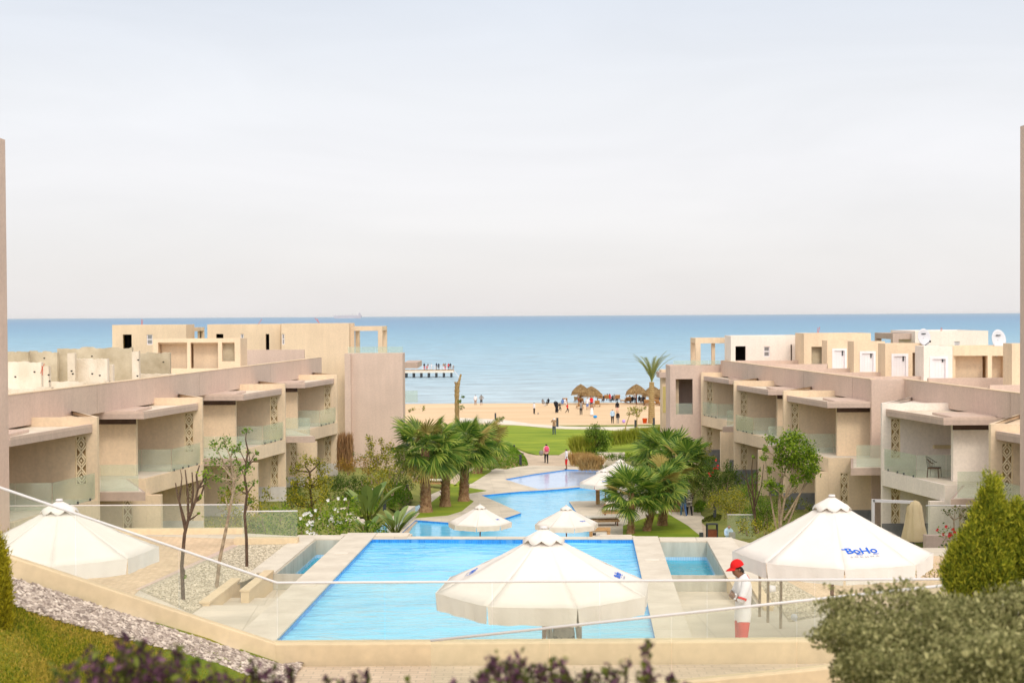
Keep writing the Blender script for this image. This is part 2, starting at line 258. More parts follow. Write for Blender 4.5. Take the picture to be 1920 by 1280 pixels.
        for i in range(len(us) - 1):
            for j in range(len(zs) - 1):
                if not solid(i, j): continue
                a, b, c, e = us[i], us[i + 1], zs[j], zs[j + 1]
                s.add([P(a, c, 0), P(b, c, 0), P(b, e, 0), P(a, e, 0)], [(0, 1, 2, 3)], mi); s.add([P(a, c, 1), P(b, c, 1), P(b, e, 1), P(a, e, 1)], [(3, 2, 1, 0)], mi)
                def sd_(ok, A, B, C_, D_, edge):
                    if not ok: s.add([A, B, C_, D_], [(0, 1, 2, 3)], mi if edge else rev)
                sd_(solid(i - 1, j), P(a, c, 1), P(a, c, 0), P(a, e, 0), P(a, e, 1), i == 0)
                sd_(solid(i + 1, j), P(b, c, 0), P(b, c, 1), P(b, e, 1), P(b, e, 0), i == len(us) - 2)
                sd_(solid(i, j - 1), P(a, c, 0), P(a, c, 1), P(b, c, 1), P(b, c, 0), j == 0)
                sd_(solid(i, j + 1), P(a, e, 1), P(a, e, 0), P(b, e, 0), P(b, e, 1), j == len(zs) - 2)
        return s
    def build(s, name, mats, parent=None, smooth=False, loc=None):
        me = bpy.data.meshes.new(name); vs = s.v
        if loc is not None: vs = [(a - loc[0], b - loc[1], c - loc[2]) for a, b, c in vs]
        me.from_pydata(vs, [], s.f); mats = mats if isinstance(mats, (list, tuple)) else [mats]
        for m in mats: me.materials.append(M[m] if isinstance(m, str) else m)
        if len(mats) > 1: me.polygons.foreach_set('material_index', s.m)
        if smooth: me.polygons.foreach_set('use_smooth', [True] * len(s.f))
        me.update(); o = bpy.data.objects.new(name, me); COL.objects.link(o)
        if parent is not None: o.parent = parent
        if loc is not None: o.location = loc
        return o
def tag(o, label=None, cat=None, group=None, kind=None):
    if label: o['label'] = label
    if cat: o['category'] = cat
    if group: o['group'] = group
    if kind: o['kind'] = kind
    return o
def empty(name, loc=(0, 0, 0), rz=0): o = bpy.data.objects.new(name, None); COL.objects.link(o); o.location = loc; o.rotation_euler = (0, 0, rz); o.empty_display_size = .3; return o
def part(mb, name, mats, root, smooth=False):
    """world-space geometry parented under a thing whose empty stands elsewhere"""
    o = mb.build(name, mats, None, smooth); o.parent = root; o.location = -Vector(root.location) if root.rotation_euler.z == 0 else (0, 0, 0); return o
def copy_tree(o, parent=None):
    c = o.copy(); COL.objects.link(c); c.parent = parent
    for ch in list(o.children): copy_tree(ch, c)
    return c
def struct(mb, name, mats, smooth=False): return tag(mb.build(name, mats, None, smooth), kind='structure')

# ------------------------------------------------------------------ leaves
def leafmesh(name, pts, size, mats, parent=None, seed=0, aspect=.5, up=.3, mi=None, dirs=None, loc=None):
    """one pointed four-cornered leaf, folded along its rib, at every point"""
    rg = np.random.default_rng(seed); P = np.asarray(pts, float); n = len(P)
    if loc is not None: P = P - np.array(loc)
    d = rg.normal(size=(n, 3)); d[:, 2] += up
    if dirs is not None: d = d * .5 + np.asarray(dirs)
    d /= np.linalg.norm(d, axis=1)[:, None]; t = rg.normal(size=(n, 3)); sd_ = np.cross(d, t); sd_ /= np.linalg.norm(sd_, axis=1)[:, None]
    nn = np.cross(d, sd_); sz = (np.asarray(size) * rg.uniform(.65, 1.35, n))[:, None] if np.ndim(size) == 0 else np.asarray(size)[:, None]
    a = P - d * sz * .5; b = P + sd_ * sz * aspect * .5 + nn * sz * .08; c = P + d * sz * .5; e = P - sd_ * sz * aspect * .5 + nn * sz * .08
    V = np.stack([a, b, c, e], 1).reshape(-1, 3); me = bpy.data.meshes.new(name)
    me.vertices.add(4 * n); me.vertices.foreach_set('co', V.ravel()); me.loops.add(4 * n); me.loops.foreach_set('vertex_index', np.arange(4 * n, dtype=np.int32))
    me.polygons.add(n); me.polygons.foreach_set('loop_start', np.arange(0, 4 * n, 4, dtype=np.int32)); me.polygons.foreach_set('loop_total', np.full(n, 4, np.int32))
    for m in (mats if isinstance(mats, (list, tuple)) else [mats]): me.materials.append(M[m])
    if mi is not None: me.polygons.foreach_set('material_index', np.asarray(mi, np.int32))
    me.update(calc_edges=True); me.validate()
    o = bpy.data.objects.new(name, me); COL.objects.link(o)
    if parent is not None: o.parent = parent
    if loc is not None and parent is None: o.location = loc
    return o
def blobpts(blobs, dens, rg, cluster=.3, squash=.9):
    """leaf points in twig-like clusters inside ellipsoids (centre, r)"""
    P = []
    for c, r in blobs:
        k = max(4, int(14 * (1 if r < .6 else r / .6))); n = int(dens * (r ** 2) / .25) + 12
        q = rg.normal(size=(k, 3)); q /= np.linalg.norm(q, axis=1)[:, None]; q *= (rg.uniform(.15, 1, k) ** .45)[:, None] * r; q[:, 2] *= squash
        i = rg.integers(0, k, n); P.append(np.array(c) + q[i] + rg.normal(size=(n, 3)) * r * cluster)
    return np.concatenate(P)
def plant(name, label, cat, D, blobs, leaf, dens, lmat, trunk=None, tr=.04, bmat='bark', seed=1, group=None, base=None, flowers=None, cluster=.28, branches=True, aspect=.5, depth=.6, up=.3):
    rg = np.random.default_rng(seed); rnd = random.Random(seed); k = D / F; leaf *= .76; dens *= 2.0 * (1.5 if 55 < D < 100 else 1)
    B = []
    for b in blobs: c = at(b[0], b[1], D + rnd.uniform(-depth, depth) * b[2] * k * (1.2 if len(blobs) > 1 else 0)); B.append((tuple(c), b[2] * k))
    if trunk: tp = [at(x, y, D) for x, y in trunk]; bl = tp[0]
    else:
        bl = Vector(base) if base else Vector((sum(b[0][0] for b in B) / len(B), D, min(b[0][2] - b[1] for b in B))); tp = None
    root = empty(name, bl); tag(root, label, cat, group)
    mb = MB()
    if tp:
        nT = len(tp); pts = []
        for i, p in enumerate(tp): pts.append(p + Vector((rnd.uniform(-1, 1), rnd.uniform(-1, 1), 0)) * tr * .5 * (i > 0))
        mb.tube(pts, [tr * (1 - .45 * i / (nT - 1)) for i in range(nT)], 7); top = pts[-1]
        if branches:
            for c, r in B:
                c = Vector(c); src = min(pts[1:], key=lambda q: (q - c).length + (3 if q.z > c.z - .1 else 0)); m1 = src.lerp(c, .5) + Vector((rnd.uniform(-.15, .15), rnd.uniform(-.15, .15), rnd.uniform(-.1, .1))) * (c - src).length
                mb.tube([src, m1, c], [tr * .55, tr * .38, tr * .15], 5)
                for _ in range(4 if r > .15 else 2): e = c + Vector([rnd.uniform(-1, 1) for _ in range(3)]) * r * .9; mb.tube([m1.lerp(c, rnd.uniform(.2, 1)), e], [tr * .18, tr * .07], 4)
    else:
        for c, r in B:
            c = Vector(c)
            for _ in range(3 if r < .5 else 6): g = Vector((c.x + rnd.uniform(-.5, .5) * r, c.y + rnd.uniform(-.3, .3) * r, c.z - r * 1.0)); mb.tube([g, c + Vector([rnd.uniform(-.7, .7) * r for _ in range(3)])], [tr * .5, tr * .2], 4)
    part(mb, 'trunk' if tp else 'stem', bmat, root)
    P = blobpts(B, dens, rg, cluster); lo = leafmesh('crown' if tp else 'foliage', P, leaf, lmat, None, seed, aspect, up, loc=tuple(bl)); lo.parent = root; lo.location = (0, 0, 0)
    if flowers:
        Q = blobpts(B, flowers[1], rg, .25); j = Q[:, 1] < np.median(Q[:, 1]) + .2; Q = Q[j]; mb = MB()
        for q in Q[:flowers[2]]:
            q = Vector(q) + Vector((0, -.08, .08))
            for a in range(5):
                an = a * 1.257 + rnd.random(); e = Vector((math.cos(an), -.35, math.sin(an))) * flowers[3]; sx = Vector((-math.sin(an), 0, math.cos(an))) * flowers[3] * .42; mb.add([q, q + e * .6 + sx, q + e, q + e * .6 - sx], [(0, 1, 2, 3)])
        part(mb, 'blossom', flowers[0], root)
    return root

# ------------------------------------------------------------------ the setting: land, sea, lower garden, pools
def ss(t): t = min(1, max(0, t)); return t * t * (3 - 2 * t)
def XL(Y): return -21.8 + .114 * Y
def XR(Y): return 13.98 + (89.6 - Y) * .085
def H(x, y):
    z = -12.06
    if y > 156: z -= 1.0 * ss((y - 156) / 26) + .85 * ss((y - 185) / 34) + 3 * ss((y - 222) / 50)
    f = 1 - ss((y - 96) / 14)
    z += 1.75 * f * (1 - ss((x - XL(min(y, 105)) - .4) / 5.0)) if x < 0 else 1.35 * f * (1 - ss((XR(min(y, 105)) - x - .2) / 3.6))
    return z
def grid(x0, x1, y0, y1, dx, dy, fn):
    xs = np.arange(x0, x1 + dx * .5, dx); ys = np.arange(y0, y1 + dy * .5, dy); mb = MB(); n = len(xs)
    mb.v = [(x, y, fn(x, y)) for y in ys for x in xs]; mb.f = [(j * n + i, j * n + i + 1, (j + 1) * n + i + 1, (j + 1) * n + i) for j in range(len(ys) - 1) for i in range(n - 1)]; mb.m = [0] * len(mb.f); return mb
struct(grid(-60, 60, 30, 156, 1.0, 1.0, H), 'ground', 'turfd', True)
struct(grid(-420, 420, 156, 290, 5.0, 2.0, lambda x, y: H(x, y) + .04 * math.sin(x * .7 + y * .3) * (y < 215)), 'beach', 'sand', True)
mb = MB(); mb.add([(-420, 20, -14.5), (420, 20, -14.5), (420, 200, -14.5), (-420, 200, -14.5)], [(0, 1, 2, 3)]); struct(mb, 'terrain', 'soil')
# the sea: turquoise over the shallows, deep blue far out, horizon haze mixed into the colour
m = bpy.data.materials.new('sea'); m.use_nodes = True; nt = m.node_tree; b = nt.nodes['Principled BSDF']; M['sea'] = m
g = nt.nodes.new('ShaderNodeNewGeometry'); sp = nt.nodes.new('ShaderNodeSeparateXYZ'); nt.links.new(g.outputs['Position'], sp.inputs[0])
lg = nt.nodes.new('ShaderNodeMath'); lg.operation = 'LOGARITHM'; lg.inputs[1].default_value = 10; nt.links.new(sp.outputs[1], lg.inputs[0])
mr = nt.nodes.new('ShaderNodeMapRange'); mr.inputs[1].default_value = 2.33; mr.inputs[2].default_value = 4.2
tc = nt.nodes.new('ShaderNodeTexCoord'); mp = nt.nodes.new('ShaderNodeMapping'); mp.inputs['Scale'].default_value = (.0012, .009, 1); nt.links.new(tc.outputs['Object'], mp.inputs[0])
n = nt.nodes.new('ShaderNodeTexNoise'); n.inputs['Scale'].default_value = 1; n.inputs['Detail'].default_value = 7; nt.links.new(mp.outputs[0], n.inputs[0])
ad = nt.nodes.new('ShaderNodeMath'); ad.operation = 'MULTIPLY_ADD'; ad.inputs[1].default_value = .34; nt.links.new(n.outputs[0], ad.inputs[0])
sb = nt.nodes.new('ShaderNodeMath'); sb.operation = 'SUBTRACT'; sb.inputs[1].default_value = .17; nt.links.new(lg.outputs[0], sb.inputs[0]); nt.links.new(sb.outputs[0], ad.inputs[2]); nt.links.new(ad.outputs[0], mr.inputs[0])
r = nt.nodes.new('ShaderNodeValToRGB'); nt.links.new(mr.outputs[0], r.inputs[0]); cr = r.color_ramp
cr.elements[0].position = 0; cr.elements[0].color = (.50, .63, .70, 1); cr.elements[1].position = 1; cr.elements[1].color = (.14, .28, .42, 1)
for p, c in ((.06, (.42, .57, .66, 1)), (.15, (.33, .52, .64, 1)), (.30, (.21, .43, .58, 1)), (.45, (.13, .33, .51, 1)), (.65, (.10, .26, .45, 1))):
    e = cr.elements.new(p); e.color = c
rw = nt.nodes.new('ShaderNodeTexNoise'); rw.inputs['Scale'].default_value = 1; rw.inputs['Detail'].default_value = 9; rw.inputs['Roughness'].default_value = .72  # light and dark of the ripples, painted into the sea colour
mp3 = nt.nodes.new('ShaderNodeMapping'); mp3.inputs['Scale'].default_value = (.10, .16, 1); nt.links.new(tc.outputs['Object'], mp3.inputs[0]); nt.links.new(mp3.outputs[0], rw.inputs[0])
rm = nt.nodes.new('ShaderNodeMapRange'); rm.inputs[1].default_value = .36; rm.inputs[2].default_value = .64; rm.inputs[3].default_value = .72; rm.inputs[4].default_value = 1.18; nt.links.new(rw.outputs[0], rm.inputs[0])
mx = nt.nodes.new('ShaderNodeMix'); mx.data_type = 'RGBA'; mx.blend_type = 'MULTIPLY'; mx.inputs[0].default_value = 1; nt.links.new(r.outputs[0], mx.inputs[6]); nt.links.new(rm.outputs[0], mx.inputs[7])
nt.links.new(mx.outputs[2], b.inputs['Base Color']); b.inputs['Roughness'].default_value = .35; setin(b, 'Specular IOR Level', .35)
mp2 = nt.nodes.new('ShaderNodeMapping'); mp2.inputs['Scale'].default_value = (.18, .5, 1); nt.links.new(tc.outputs['Object'], mp2.inputs[0])
n2 = nt.nodes.new('ShaderNodeTexNoise'); n2.inputs['Scale'].default_value = 1; n2.inputs['Detail'].default_value = 8; n2.inputs['Roughness'].default_value = .68; nt.links.new(mp2.outputs[0], n2.inputs[0])
bu = nt.nodes.new('ShaderNodeBump'); bu.inputs['Strength'].default_value = 1; bu.inputs['Distance'].default_value = .8; nt.links.new(n2.outputs[0], bu.inputs['Height']); nt.links.new(bu.outputs[0], b.inputs['Normal'])
mb = MB(); mb.v = []; ys = [200, 215, 230, 260, 320, 450, 700, 1200, 2500, 6000, 15000, 45000]
for y in ys:
    wd = max(430, y * 1.2)
    for i in range(9): mb.v.append((-wd + 2 * wd * i / 8, y, -14.0))
mb.f = [(j * 9 + i, j * 9 + i + 1, (j + 1) * 9 + i + 1, (j + 1) * 9 + i) for j in range(len(ys) - 1) for i in range(8)]; mb.m = [0] * len(mb.f); struct(mb, 'sea', 'sea')
mb = MB(); pts = [(x, 222.3 + 1.1 * math.sin(x * .09) + .5 * math.sin(x * .31)) for x in range(-60, 61, 2)]
mb.prism([(x, y - .35 - .2 * math.sin(x * .5)) for x, y in pts] + [(x, y + .45) for x, y in reversed(pts)], -13.99, -13.93); mat('foam', (.78, .80, .80), .8); M['foam'] = bpy.data.materials['foam']; struct(mb, 'surf', 'foam')

def sheet(name, pix, z, m, th=.1, side=None, holes=(), kind='structure', zf=None):
    mb = MB(); mb.prism([on2(x, y, z) for x, y in pix], z - th, z, 0, 1 if side else None, [[on2(x, y, z) for x, y in h] for h in holes])
    return tag(mb.build(name, [m, side] if side else m), kind=kind)
# lawn with stripes of mowing, light path between lawn and sand
sheet('lawn', [(925, 796), (970, 797), (1040, 803.5), (1120, 806), (1300, 806), (1400, 830), (1400, 862), (1130, 862), (1078, 845), (1050, 851.5), (1005, 851.5), (985, 846), (955, 833), (880, 818), (880, 800)], -12.0, 'lawn', .12)
sheet('footpath', [(860, 783), (940, 786), (1000, 794.5), (1060, 799), (1120, 800.5), (1290, 797.5), (1290, 800.5), (1165, 802), (1200, 807), (1245, 812), (1225, 814), (1180, 810), (1125, 803.5), (1060, 803), (1000, 799), (930, 793.5), (860, 790)], -11.97, 'path', .2)
sheet('footpath', [(905, 826), (935, 829), (960, 838), (990, 850.5), (1005, 853), (1048, 853), (1060, 846), (1090, 838), (1095, 843), (1078, 856), (1080, 880), (990, 880), (985, 872), (960, 848), (905, 834)], -11.955, 'brickp', .2)
sheet('footpath', [(640, 1060), (745, 988), (800, 942), (832, 912), (862, 884), (905, 870), (930, 874), (890, 890), (868, 905), (838, 932), (800, 960), (775, 985), (722, 1060)], -11.95, 'brickp', .2)
sheet('footpath', [(1225, 905), (1300, 905), (1300, 965), (1322, 985), (1345, 1015), (1380, 1060), (1310, 1060), (1290, 985), (1262, 960)], -11.94, 'brickp', .2)
sheet('footpath', [(1296, 962), (1345, 961), (1420, 970), (1520, 985), (1520, 1000), (1420, 985), (1340, 970), (1300, 972)], -11.93, 'path', .2)
P2 = [(738, 1012), (779, 974.5), (840, 979), (905, 984.5), (977, 961), (940, 944), (903, 928), (975, 921), (1010, 919.2), (1048, 916.4), (1084, 913), (1150, 911), (1150, 937.5), (1067, 939.5), (1079, 957), (1120, 1012)]
P3 = [(947, 898), (1000, 888.5), (1064, 879.6), (1130, 881.5), (1150, 907), (1084, 910.6), (1048, 914), (1010, 916.6), (975, 907)]
sheet('pool_terrace', [(690, 1055), (779, 969), (800, 930), (880, 895), (930, 878), (1000, 872), (1075, 874), (1135, 877), (1200, 885), (1310, 925), (1318, 1000), (1318, 1055)], -11.88, 'tile', .5, 'bluetile', [P2, P3])
sheet('pool_water', [(600, 1060), (745, 960), (880, 915), (1010, 915), (1160, 905), (1160, 1030)], -11.99, 'pool2', .02)
sheet('sky_tinted_pool_water', [(940, 903), (1000, 884), (1064, 876), (1160, 876), (1160, 912), (1084, 912), (1010, 918)], -11.95, 'pool3', .02)
# grass islands between paths and pools (palms stand on them)
for pix in ([(779, 970), (800, 948), (828, 926), (845, 906), (870, 912), (912, 919), (880, 924), (864, 926), (888, 939), (866, 957), (840, 965)], [(850, 911), (885, 905), (922, 882), (900, 874), (876, 886)],
            [(1168, 985), (1245, 958), (1290, 985), (1345, 1030), (1240, 1045), (1168, 1002)]):
    sheet('grass_island', pix, -11.85, 'lawn', .2)

# ------------------------------------------------------------------ upper terrace, main pool, channels
def pf(a, b): return (a + .05 * b, b - .05 * a)              # pool frame -> x, y
def pr(a0, a1, b0, b1): return [pf(a0, b0), pf(a1, b0), pf(a1, b1), pf(a0, b1)]
POOL = pr(-5.38, 1.25, 24.2, 35.75); CHL = pr(-6.78, -6.12, 30.9, 35.6); CHR = pr(1.87, 3.05, 30.9, 35.4)
STL = pr(-7.35, -6.12, 27.5, 30.88); STR = pr(1.87, 3.35, 27.5, 30.88)
NL = [pf(-5.38, 35.77), pf(-4.5, 35.77), pf(-4.5, 36.1), pf(-5.38, 36.1)]; 
outer = [(-17, 17.8), (-7, 17.8), (12, 17.8), (16, 24), (16, 34.2), (6.2, 34.2), pf(3.75, 36.0), pf(3.75, 36.05), pf(1.3, 36.05), pf(1.3, 36.4), pf(.35, 36.4), pf(.35, 36.12), pf(-4.45, 36.12), pf(-4.45, 36.65), pf(-6.3, 36.65), pf(-6.3, 36.3), (-5.6, 36.6), (-8.3, 37.6), (-17, 38.2)]
mb = MB(); mb.prism(outer, -12.4, ZD, 0, 1, [POOL, CHL, CHR, STL, STR]); struct(mb, 'terrace', ['tile', 'greywall'])
# linings of the pool and channels stand 4 mm in front of the terrace's own cut faces
def lining(poly, z0, z1, m, name, t=.02):
    mb = MB(); c = (sum(p[0] for p in poly) / 4, sum(p[1] for p in poly) / 4)
    for i in range(4):
        a, b = Vector(poly[i]), Vector(poly[(i + 1) % 4]); d = (b - a).normalized(); n = Vector((-d.y, d.x))
        if (Vector(c) - a).dot(n) < 0: n = -n
        mb.prism([a + n * .004, b + n * .004, b + n * (t + .004), a + n * (t + .004)], z0, z1)
    return struct(mb, name, m)
lining(POOL, -6.6, -5.655, 'bluetile', 'pool_lining')
lining(CHL, -6.6, -6.02, 'paleblue', 'channel_lining'); lining(CHR, -6.6, -6.02, 'paleblue', 'channel_lining')
lining(CHL, -6.019, -5.655, 'greywall', 'channel_wall', .012); lining(CHR, -6.019, -5.655, 'greywall', 'channel_wall', .012)
wv = watermat('pool_ripple', (.13, .56, .84), (.24, .69, .92), 1.0, 2.2, (.45, 1.5, 1), dist=.10); M['poolw'] = wv
rnd = random.Random(5)
def wave(x, y): return -5.735 + .012 * math.sin(1.9 * y + .9 * math.sin(x * .7) + .5 * x) + .008 * math.sin(3.1 * y - 1.2 * x + math.sin(y)) + sum(h_ * math.exp(-((y - y_ - .30 * math.sin(x * f_ + y_)) / .16) ** 2) * (.5 + .5 * math.sin(x * .8 + y_ * 3)) for y_, h_, f_ in ((25.3, .020, .9), (26.1, .028, .7), (27.0, .016, 1.1), (28.6, .012, .8)))
mb = MB(); nx, ny = 90, 180
for j in range(ny + 1):
    for i in range(nx + 1):
        p = pf(-5.37 + 6.61 * i / nx, 24.21 + 11.53 * j / ny); mb.v.append((p[0], p[1], wave(*p)))
mb.f = [(j * (nx + 1) + i, j * (nx + 1) + i + 1, (j + 1) * (nx + 1) + i + 1, (j + 1) * (nx + 1) + i) for j in range(ny) for i in range(nx)]; mb.m = [0] * len(mb.f); struct(mb, 'pool_water', 'poolw', True)
for nm, c in (('channel_water', CHL), ('channel_water', CHR)):
    mb = MB(); mb.prism(c, -6.4, -6.1); struct(mb, nm, 'chan')
# copings: pale slabs on the terrace, joints between slabs every 1.2 m
def slabs(a0, a1, b0, b1, along='b', z=ZD, h=.035, g=.005, step=1.2):
    mb = MB(); n = max(1, round(((b1 - b0) if along == 'b' else (a1 - a0)) / step))
    for i in range(n):
        if along == 'b': s0 = b0 + (b1 - b0) * i / n; mb.prism(pr(a0, a1, s0 + g, b0 + (b1 - b0) * (i + 1) / n - g), z + .003, z + h)
        else: s0 = a0 + (a1 - a0) * i / n; mb.prism(pr(s0 + g, a0 + (a1 - a0) * (i + 1) / n - g, b0, b1), z + .003, z + h)
    return mb
struct(slabs(-6.12, -5.36, 24.2, 36.6), 'pool_coping', 'coping'); struct(slabs(1.23, 1.87, 24.2, 36.1), 'pool_coping', 'coping')
struct(slabs(-5.35, -4.5, 36.15, 36.6, 'a'), 'pool_coping', 'coping'); struct(slabs(-4.49, 1.22, 35.74, 36.1, 'a', h=.02), 'pool_coping', 'coping'); struct(slabs(.4, 1.22, 36.11, 36.38, 'a', h=.03), 'pool_coping', 'coping')
struct(slabs(-7.35, -6.80, 30.9, 35.6), 'channel_coping', 'coping'); struct(slabs(-7.35, -6.14, 35.62, 36.2, 'a'), 'channel_coping', 'coping')
struct(slabs(3.05, 3.72, 30.2, 35.4), 'channel_coping', 'coping'); struct(slabs(1.89, 3.72, 35.42, 35.95, 'a'), 'channel_coping', 'coping')
for sx in (-1, 1):
    mb = MB(); A = (-7.34, -6.13) if sx < 0 else (1.88, 3.34)
    mb.prism(pr(A[0], A[1], 29.15, 30.87), -6.5, -6.0); mb.prism(pr(A[0], A[1], 27.51, 29.14), -6.5, -5.83); struct(mb, 'steps', 'tile')
    mb = MB()
    for a, b0, b1 in (((-7.0, 28.6, 30.86), (-7.5, 27.4, 29.9)) if sx < 0 else ((3.05, 28.5, 30.15), (3.42, 27.2, 30.0))): mb.prism(pr(a, a + .17, b0, b1), -6.45, -5.60); mb.prism(pr(a - .02, a + .19, b0 - .02, b1), -5.598, -5.56)
    tag(mb.build('low_wall', 'wallstone'), 'stepped low cream walls beside the steps on the %s side of the pool' % ('left' if sx < 0 else 'right'), 'wall')
mb = MB(); mb.prism(pr(3.08, 3.70, 30.15, 30.9), -6.4, -5.66); tag(mb.build('pillar', 'wallstone'), 'short square stone pillar at the near end of the right water channel', 'pillar')
for a, b, s in ((-5.75, 33.4, .1), (-5.75, 29.4, .1), (1.55, 32.6, .1)):
    mb = MB(); mb.prism(pr(a - .16, a + .16, b - .12, b + .12), ZD + .036, ZD + .045); struct(mb, 'coping_cover', 'path')
# paving and gravel beds on the terrace
def zsheet(name, pix, m, h, kind='structure', z=ZD): mb = MB(); mb.prism([on2(x, y, z) for x, y in pix], z + .001, z + h); return tag(mb.build(name, m), kind=kind)
zsheet('paving', [(-260, 1010), (180, 1002), (448, 1010), (440, 1020), (447, 1024), (262, 1105), (160, 1200), (-300, 1180)], 'brick', .006)
zsheet('paving_border', [(447, 1024), (262, 1105), (254, 1105), (437, 1021)], 'mauve', .011)
zsheet('gravel_bed', [(449, 1022), (553, 1018), (478, 1082), (432, 1100), (360, 1150), (262, 1106)], 'gravel', .012, 'stuff')
zsheet('paving', [(1376, 1042), (1780, 1042), (1800, 1300), (1640, 1260), (1600, 1160), (1530, 1120), (1468, 1086), (1400, 1062)], 'brick', .006)
zsheet('gravel_bed', [(1372, 1060), (1400, 1062), (1470, 1087), (1530, 1120), (1575, 1148), (1480, 1166), (1462, 1140), (1412, 1090), (1365, 1088)], 'gravel', .012, 'stuff')
def pebbles(name, pix, n, z, s, seed, zf=None):
    rg = np.random.default_rng(seed); poly = [on2(x, y, z) if zf is None else (x, y) for x, y in pix]; xs = [p[0] for p in poly]; ys = [p[1] for p in poly]; P = []
    def inside(x, y):
        c = False; j = len(poly) - 1
        for i in range(len(poly)):
            (xi, yi), (xj, yj) = poly[i], poly[j]
            if (yi > y) != (yj > y) and x < (xj - xi) * (y - yi) / (yj - yi) + xi: c = not c
            j = i
        return c
    while len(P) < n:
        x, y = rg.uniform(min(xs), max(xs)), rg.uniform(min(ys), max(ys))
        if inside(x, y): P.append((x, y, z if zf is None else zf(x, y)))
    P = np.array(P); oc = np.array([(1, 0, 0), (0, 1, 0), (-1, 0, 0), (0, -1, 0), (0, 0, 1), (0, 0, -1)], float); ft = np.array([(0, 1, 4), (1, 2, 4), (2, 3, 4), (3, 0, 4), (1, 0, 5), (2, 1, 5), (3, 2, 5), (0, 3, 5)])
    sc_ = rg.uniform(.5, 1.3, (n, 1, 3)) * s * np.array([1, 1, .5]); q = oc[None] + rg.normal(size=(n, 6, 3)) * .22; q = q * sc_; a = rg.uniform(0, 6.28, n); c, s_ = np.cos(a)[:, None], np.sin(a)[:, None]
    x = q[:, :, 0] * c - q[:, :, 1] * s_; y = q[:, :, 0] * s_ + q[:, :, 1] * c; V = np.stack([x, y, q[:, :, 2]], 2) + P[:, None, :]
    Fc = (ft[None] + (np.arange(n) * 6)[:, None, None]).reshape(-1, 3); me = bpy.data.meshes.new(name); me.from_pydata(V.reshape(-1, 3).tolist(), [], Fc.tolist()); me.materials.append(M['pebble' if zf is None else 'stones']); o = bpy.data.objects.new(name, me); COL.objects.link(o); return tag(o, kind='stuff')
tag(pebbles('gravel', [(449, 1024), (545, 1020), (476, 1080), (432, 1098), (360, 1146), (272, 1106)], 9000, ZD + .02, .028, 3), 'pale loose gravel around the young trees on the terrace', 'gravel')
tag(pebbles('gravel', [(1400, 1064), (1470, 1089), (1530, 1122), (1565, 1146), (1482, 1162), (1412, 1088)], 4000, ZD + .02, .028, 4), 'pale loose gravel beside the large logo umbrella', 'gravel')

# ------------------------------------------------------------------ near path, slope, walls and glass railings
K = Vector((-3.07, 18.3, -4.22)); LT = Vector((-6.16, 17.1, -2.84)); dl = (LT - K) / (K.x - LT.x); L2 = K + dl * 7.0
def zs_(x, y): return -4.49 + max(0, -x - 3.0) * .447 - .0 * y
mb = MB(); mb.prism([(-3.0, 12), (12, 12), (12, 18.2), (-3.0, 18.2)], -5.6, -4.49); struct(mb, 'path', 'brickp')
mb = MB(); xs = [-14 + .5 * i for i in range(23)]; ys = [9.5 + .5 * j for j in range(19)]
for y in ys:
    for x in xs: mb.v.append((x, y, zs_(x, y) - .04 * math.sin(x * 1.3) * math.sin(y)))
mb.f = [(j * 23 + i, j * 23 + i + 1, (j + 1) * 23 + i + 1, (j + 1) * 23 + i) for j in range(18) for i in range(22) if not ((mb.v[j * 23 + i + 1][1] + .3) > 18.3 + .388 * (min(0, mb.v[j * 23 + i + 1][0] + 3.07)))]
mb.m = [0] * len(mb.f); struct(mb, 'slope', 'turf', True)
def wallgap(x, y): return (18.3 + .388 * (x + 3.07)) - y          # metres this side of the sloping wall
rg = np.random.default_rng(8); P = []
while len(P) < 52000:
    x = rg.uniform(-8, -2.9); y = rg.uniform(12, 18.2); g_ = wallgap(x, y)
    lim = .95 + .12 * math.sin(x * 2.1) + rg.normal() * .06
    if g_ > lim and -y * .375 < x: P.append((x, y, zs_(x, y) + .01))
dirs = np.tile([0, 0, 1.0], (len(P), 1)) + rg.normal(size=(len(P), 3)) * .35
mo = [(math.sin(p[0] * 2.3 + math.sin(p[1] * 1.7) * 1.4) + math.sin(p[1] * 3.1 + p[0] * 1.1) + .5 * math.sin(p[0] * 7.7 + p[1] * 6.1) + rg.normal() * .7) > .75 for p in P]
M['blady'] = leafmat('dry_grass_blade', (.26, .24, .03), (.72, .50, .10), .8, .4, mid=(.46, .37, .05))
tag(leafmesh('grass', P, .065, ['blade', 'blady'], None, 4, .22, 1.2, dirs=dirs, mi=mo), 'short patchy green and yellow grass on the near left slope', 'grass', kind='stuff')
poly = []
for i in range(15): x = -2.75 - i * .4; poly.append((x, 18.3 + .388 * (x + 3.07) - .12))
for i in reversed(range(15)): x = -2.75 - i * .4; poly.append((x, 18.3 + .388 * (x + 3.07) - 1.05 - .12 * math.sin(x * 2.1)))
tag(pebbles('gravel', poly, 9500, 0, .045, 6, zf=lambda x, y: zs_(x, y) + .025), 'strip of grey and cream stone chips below the sloping wall', 'gravel')
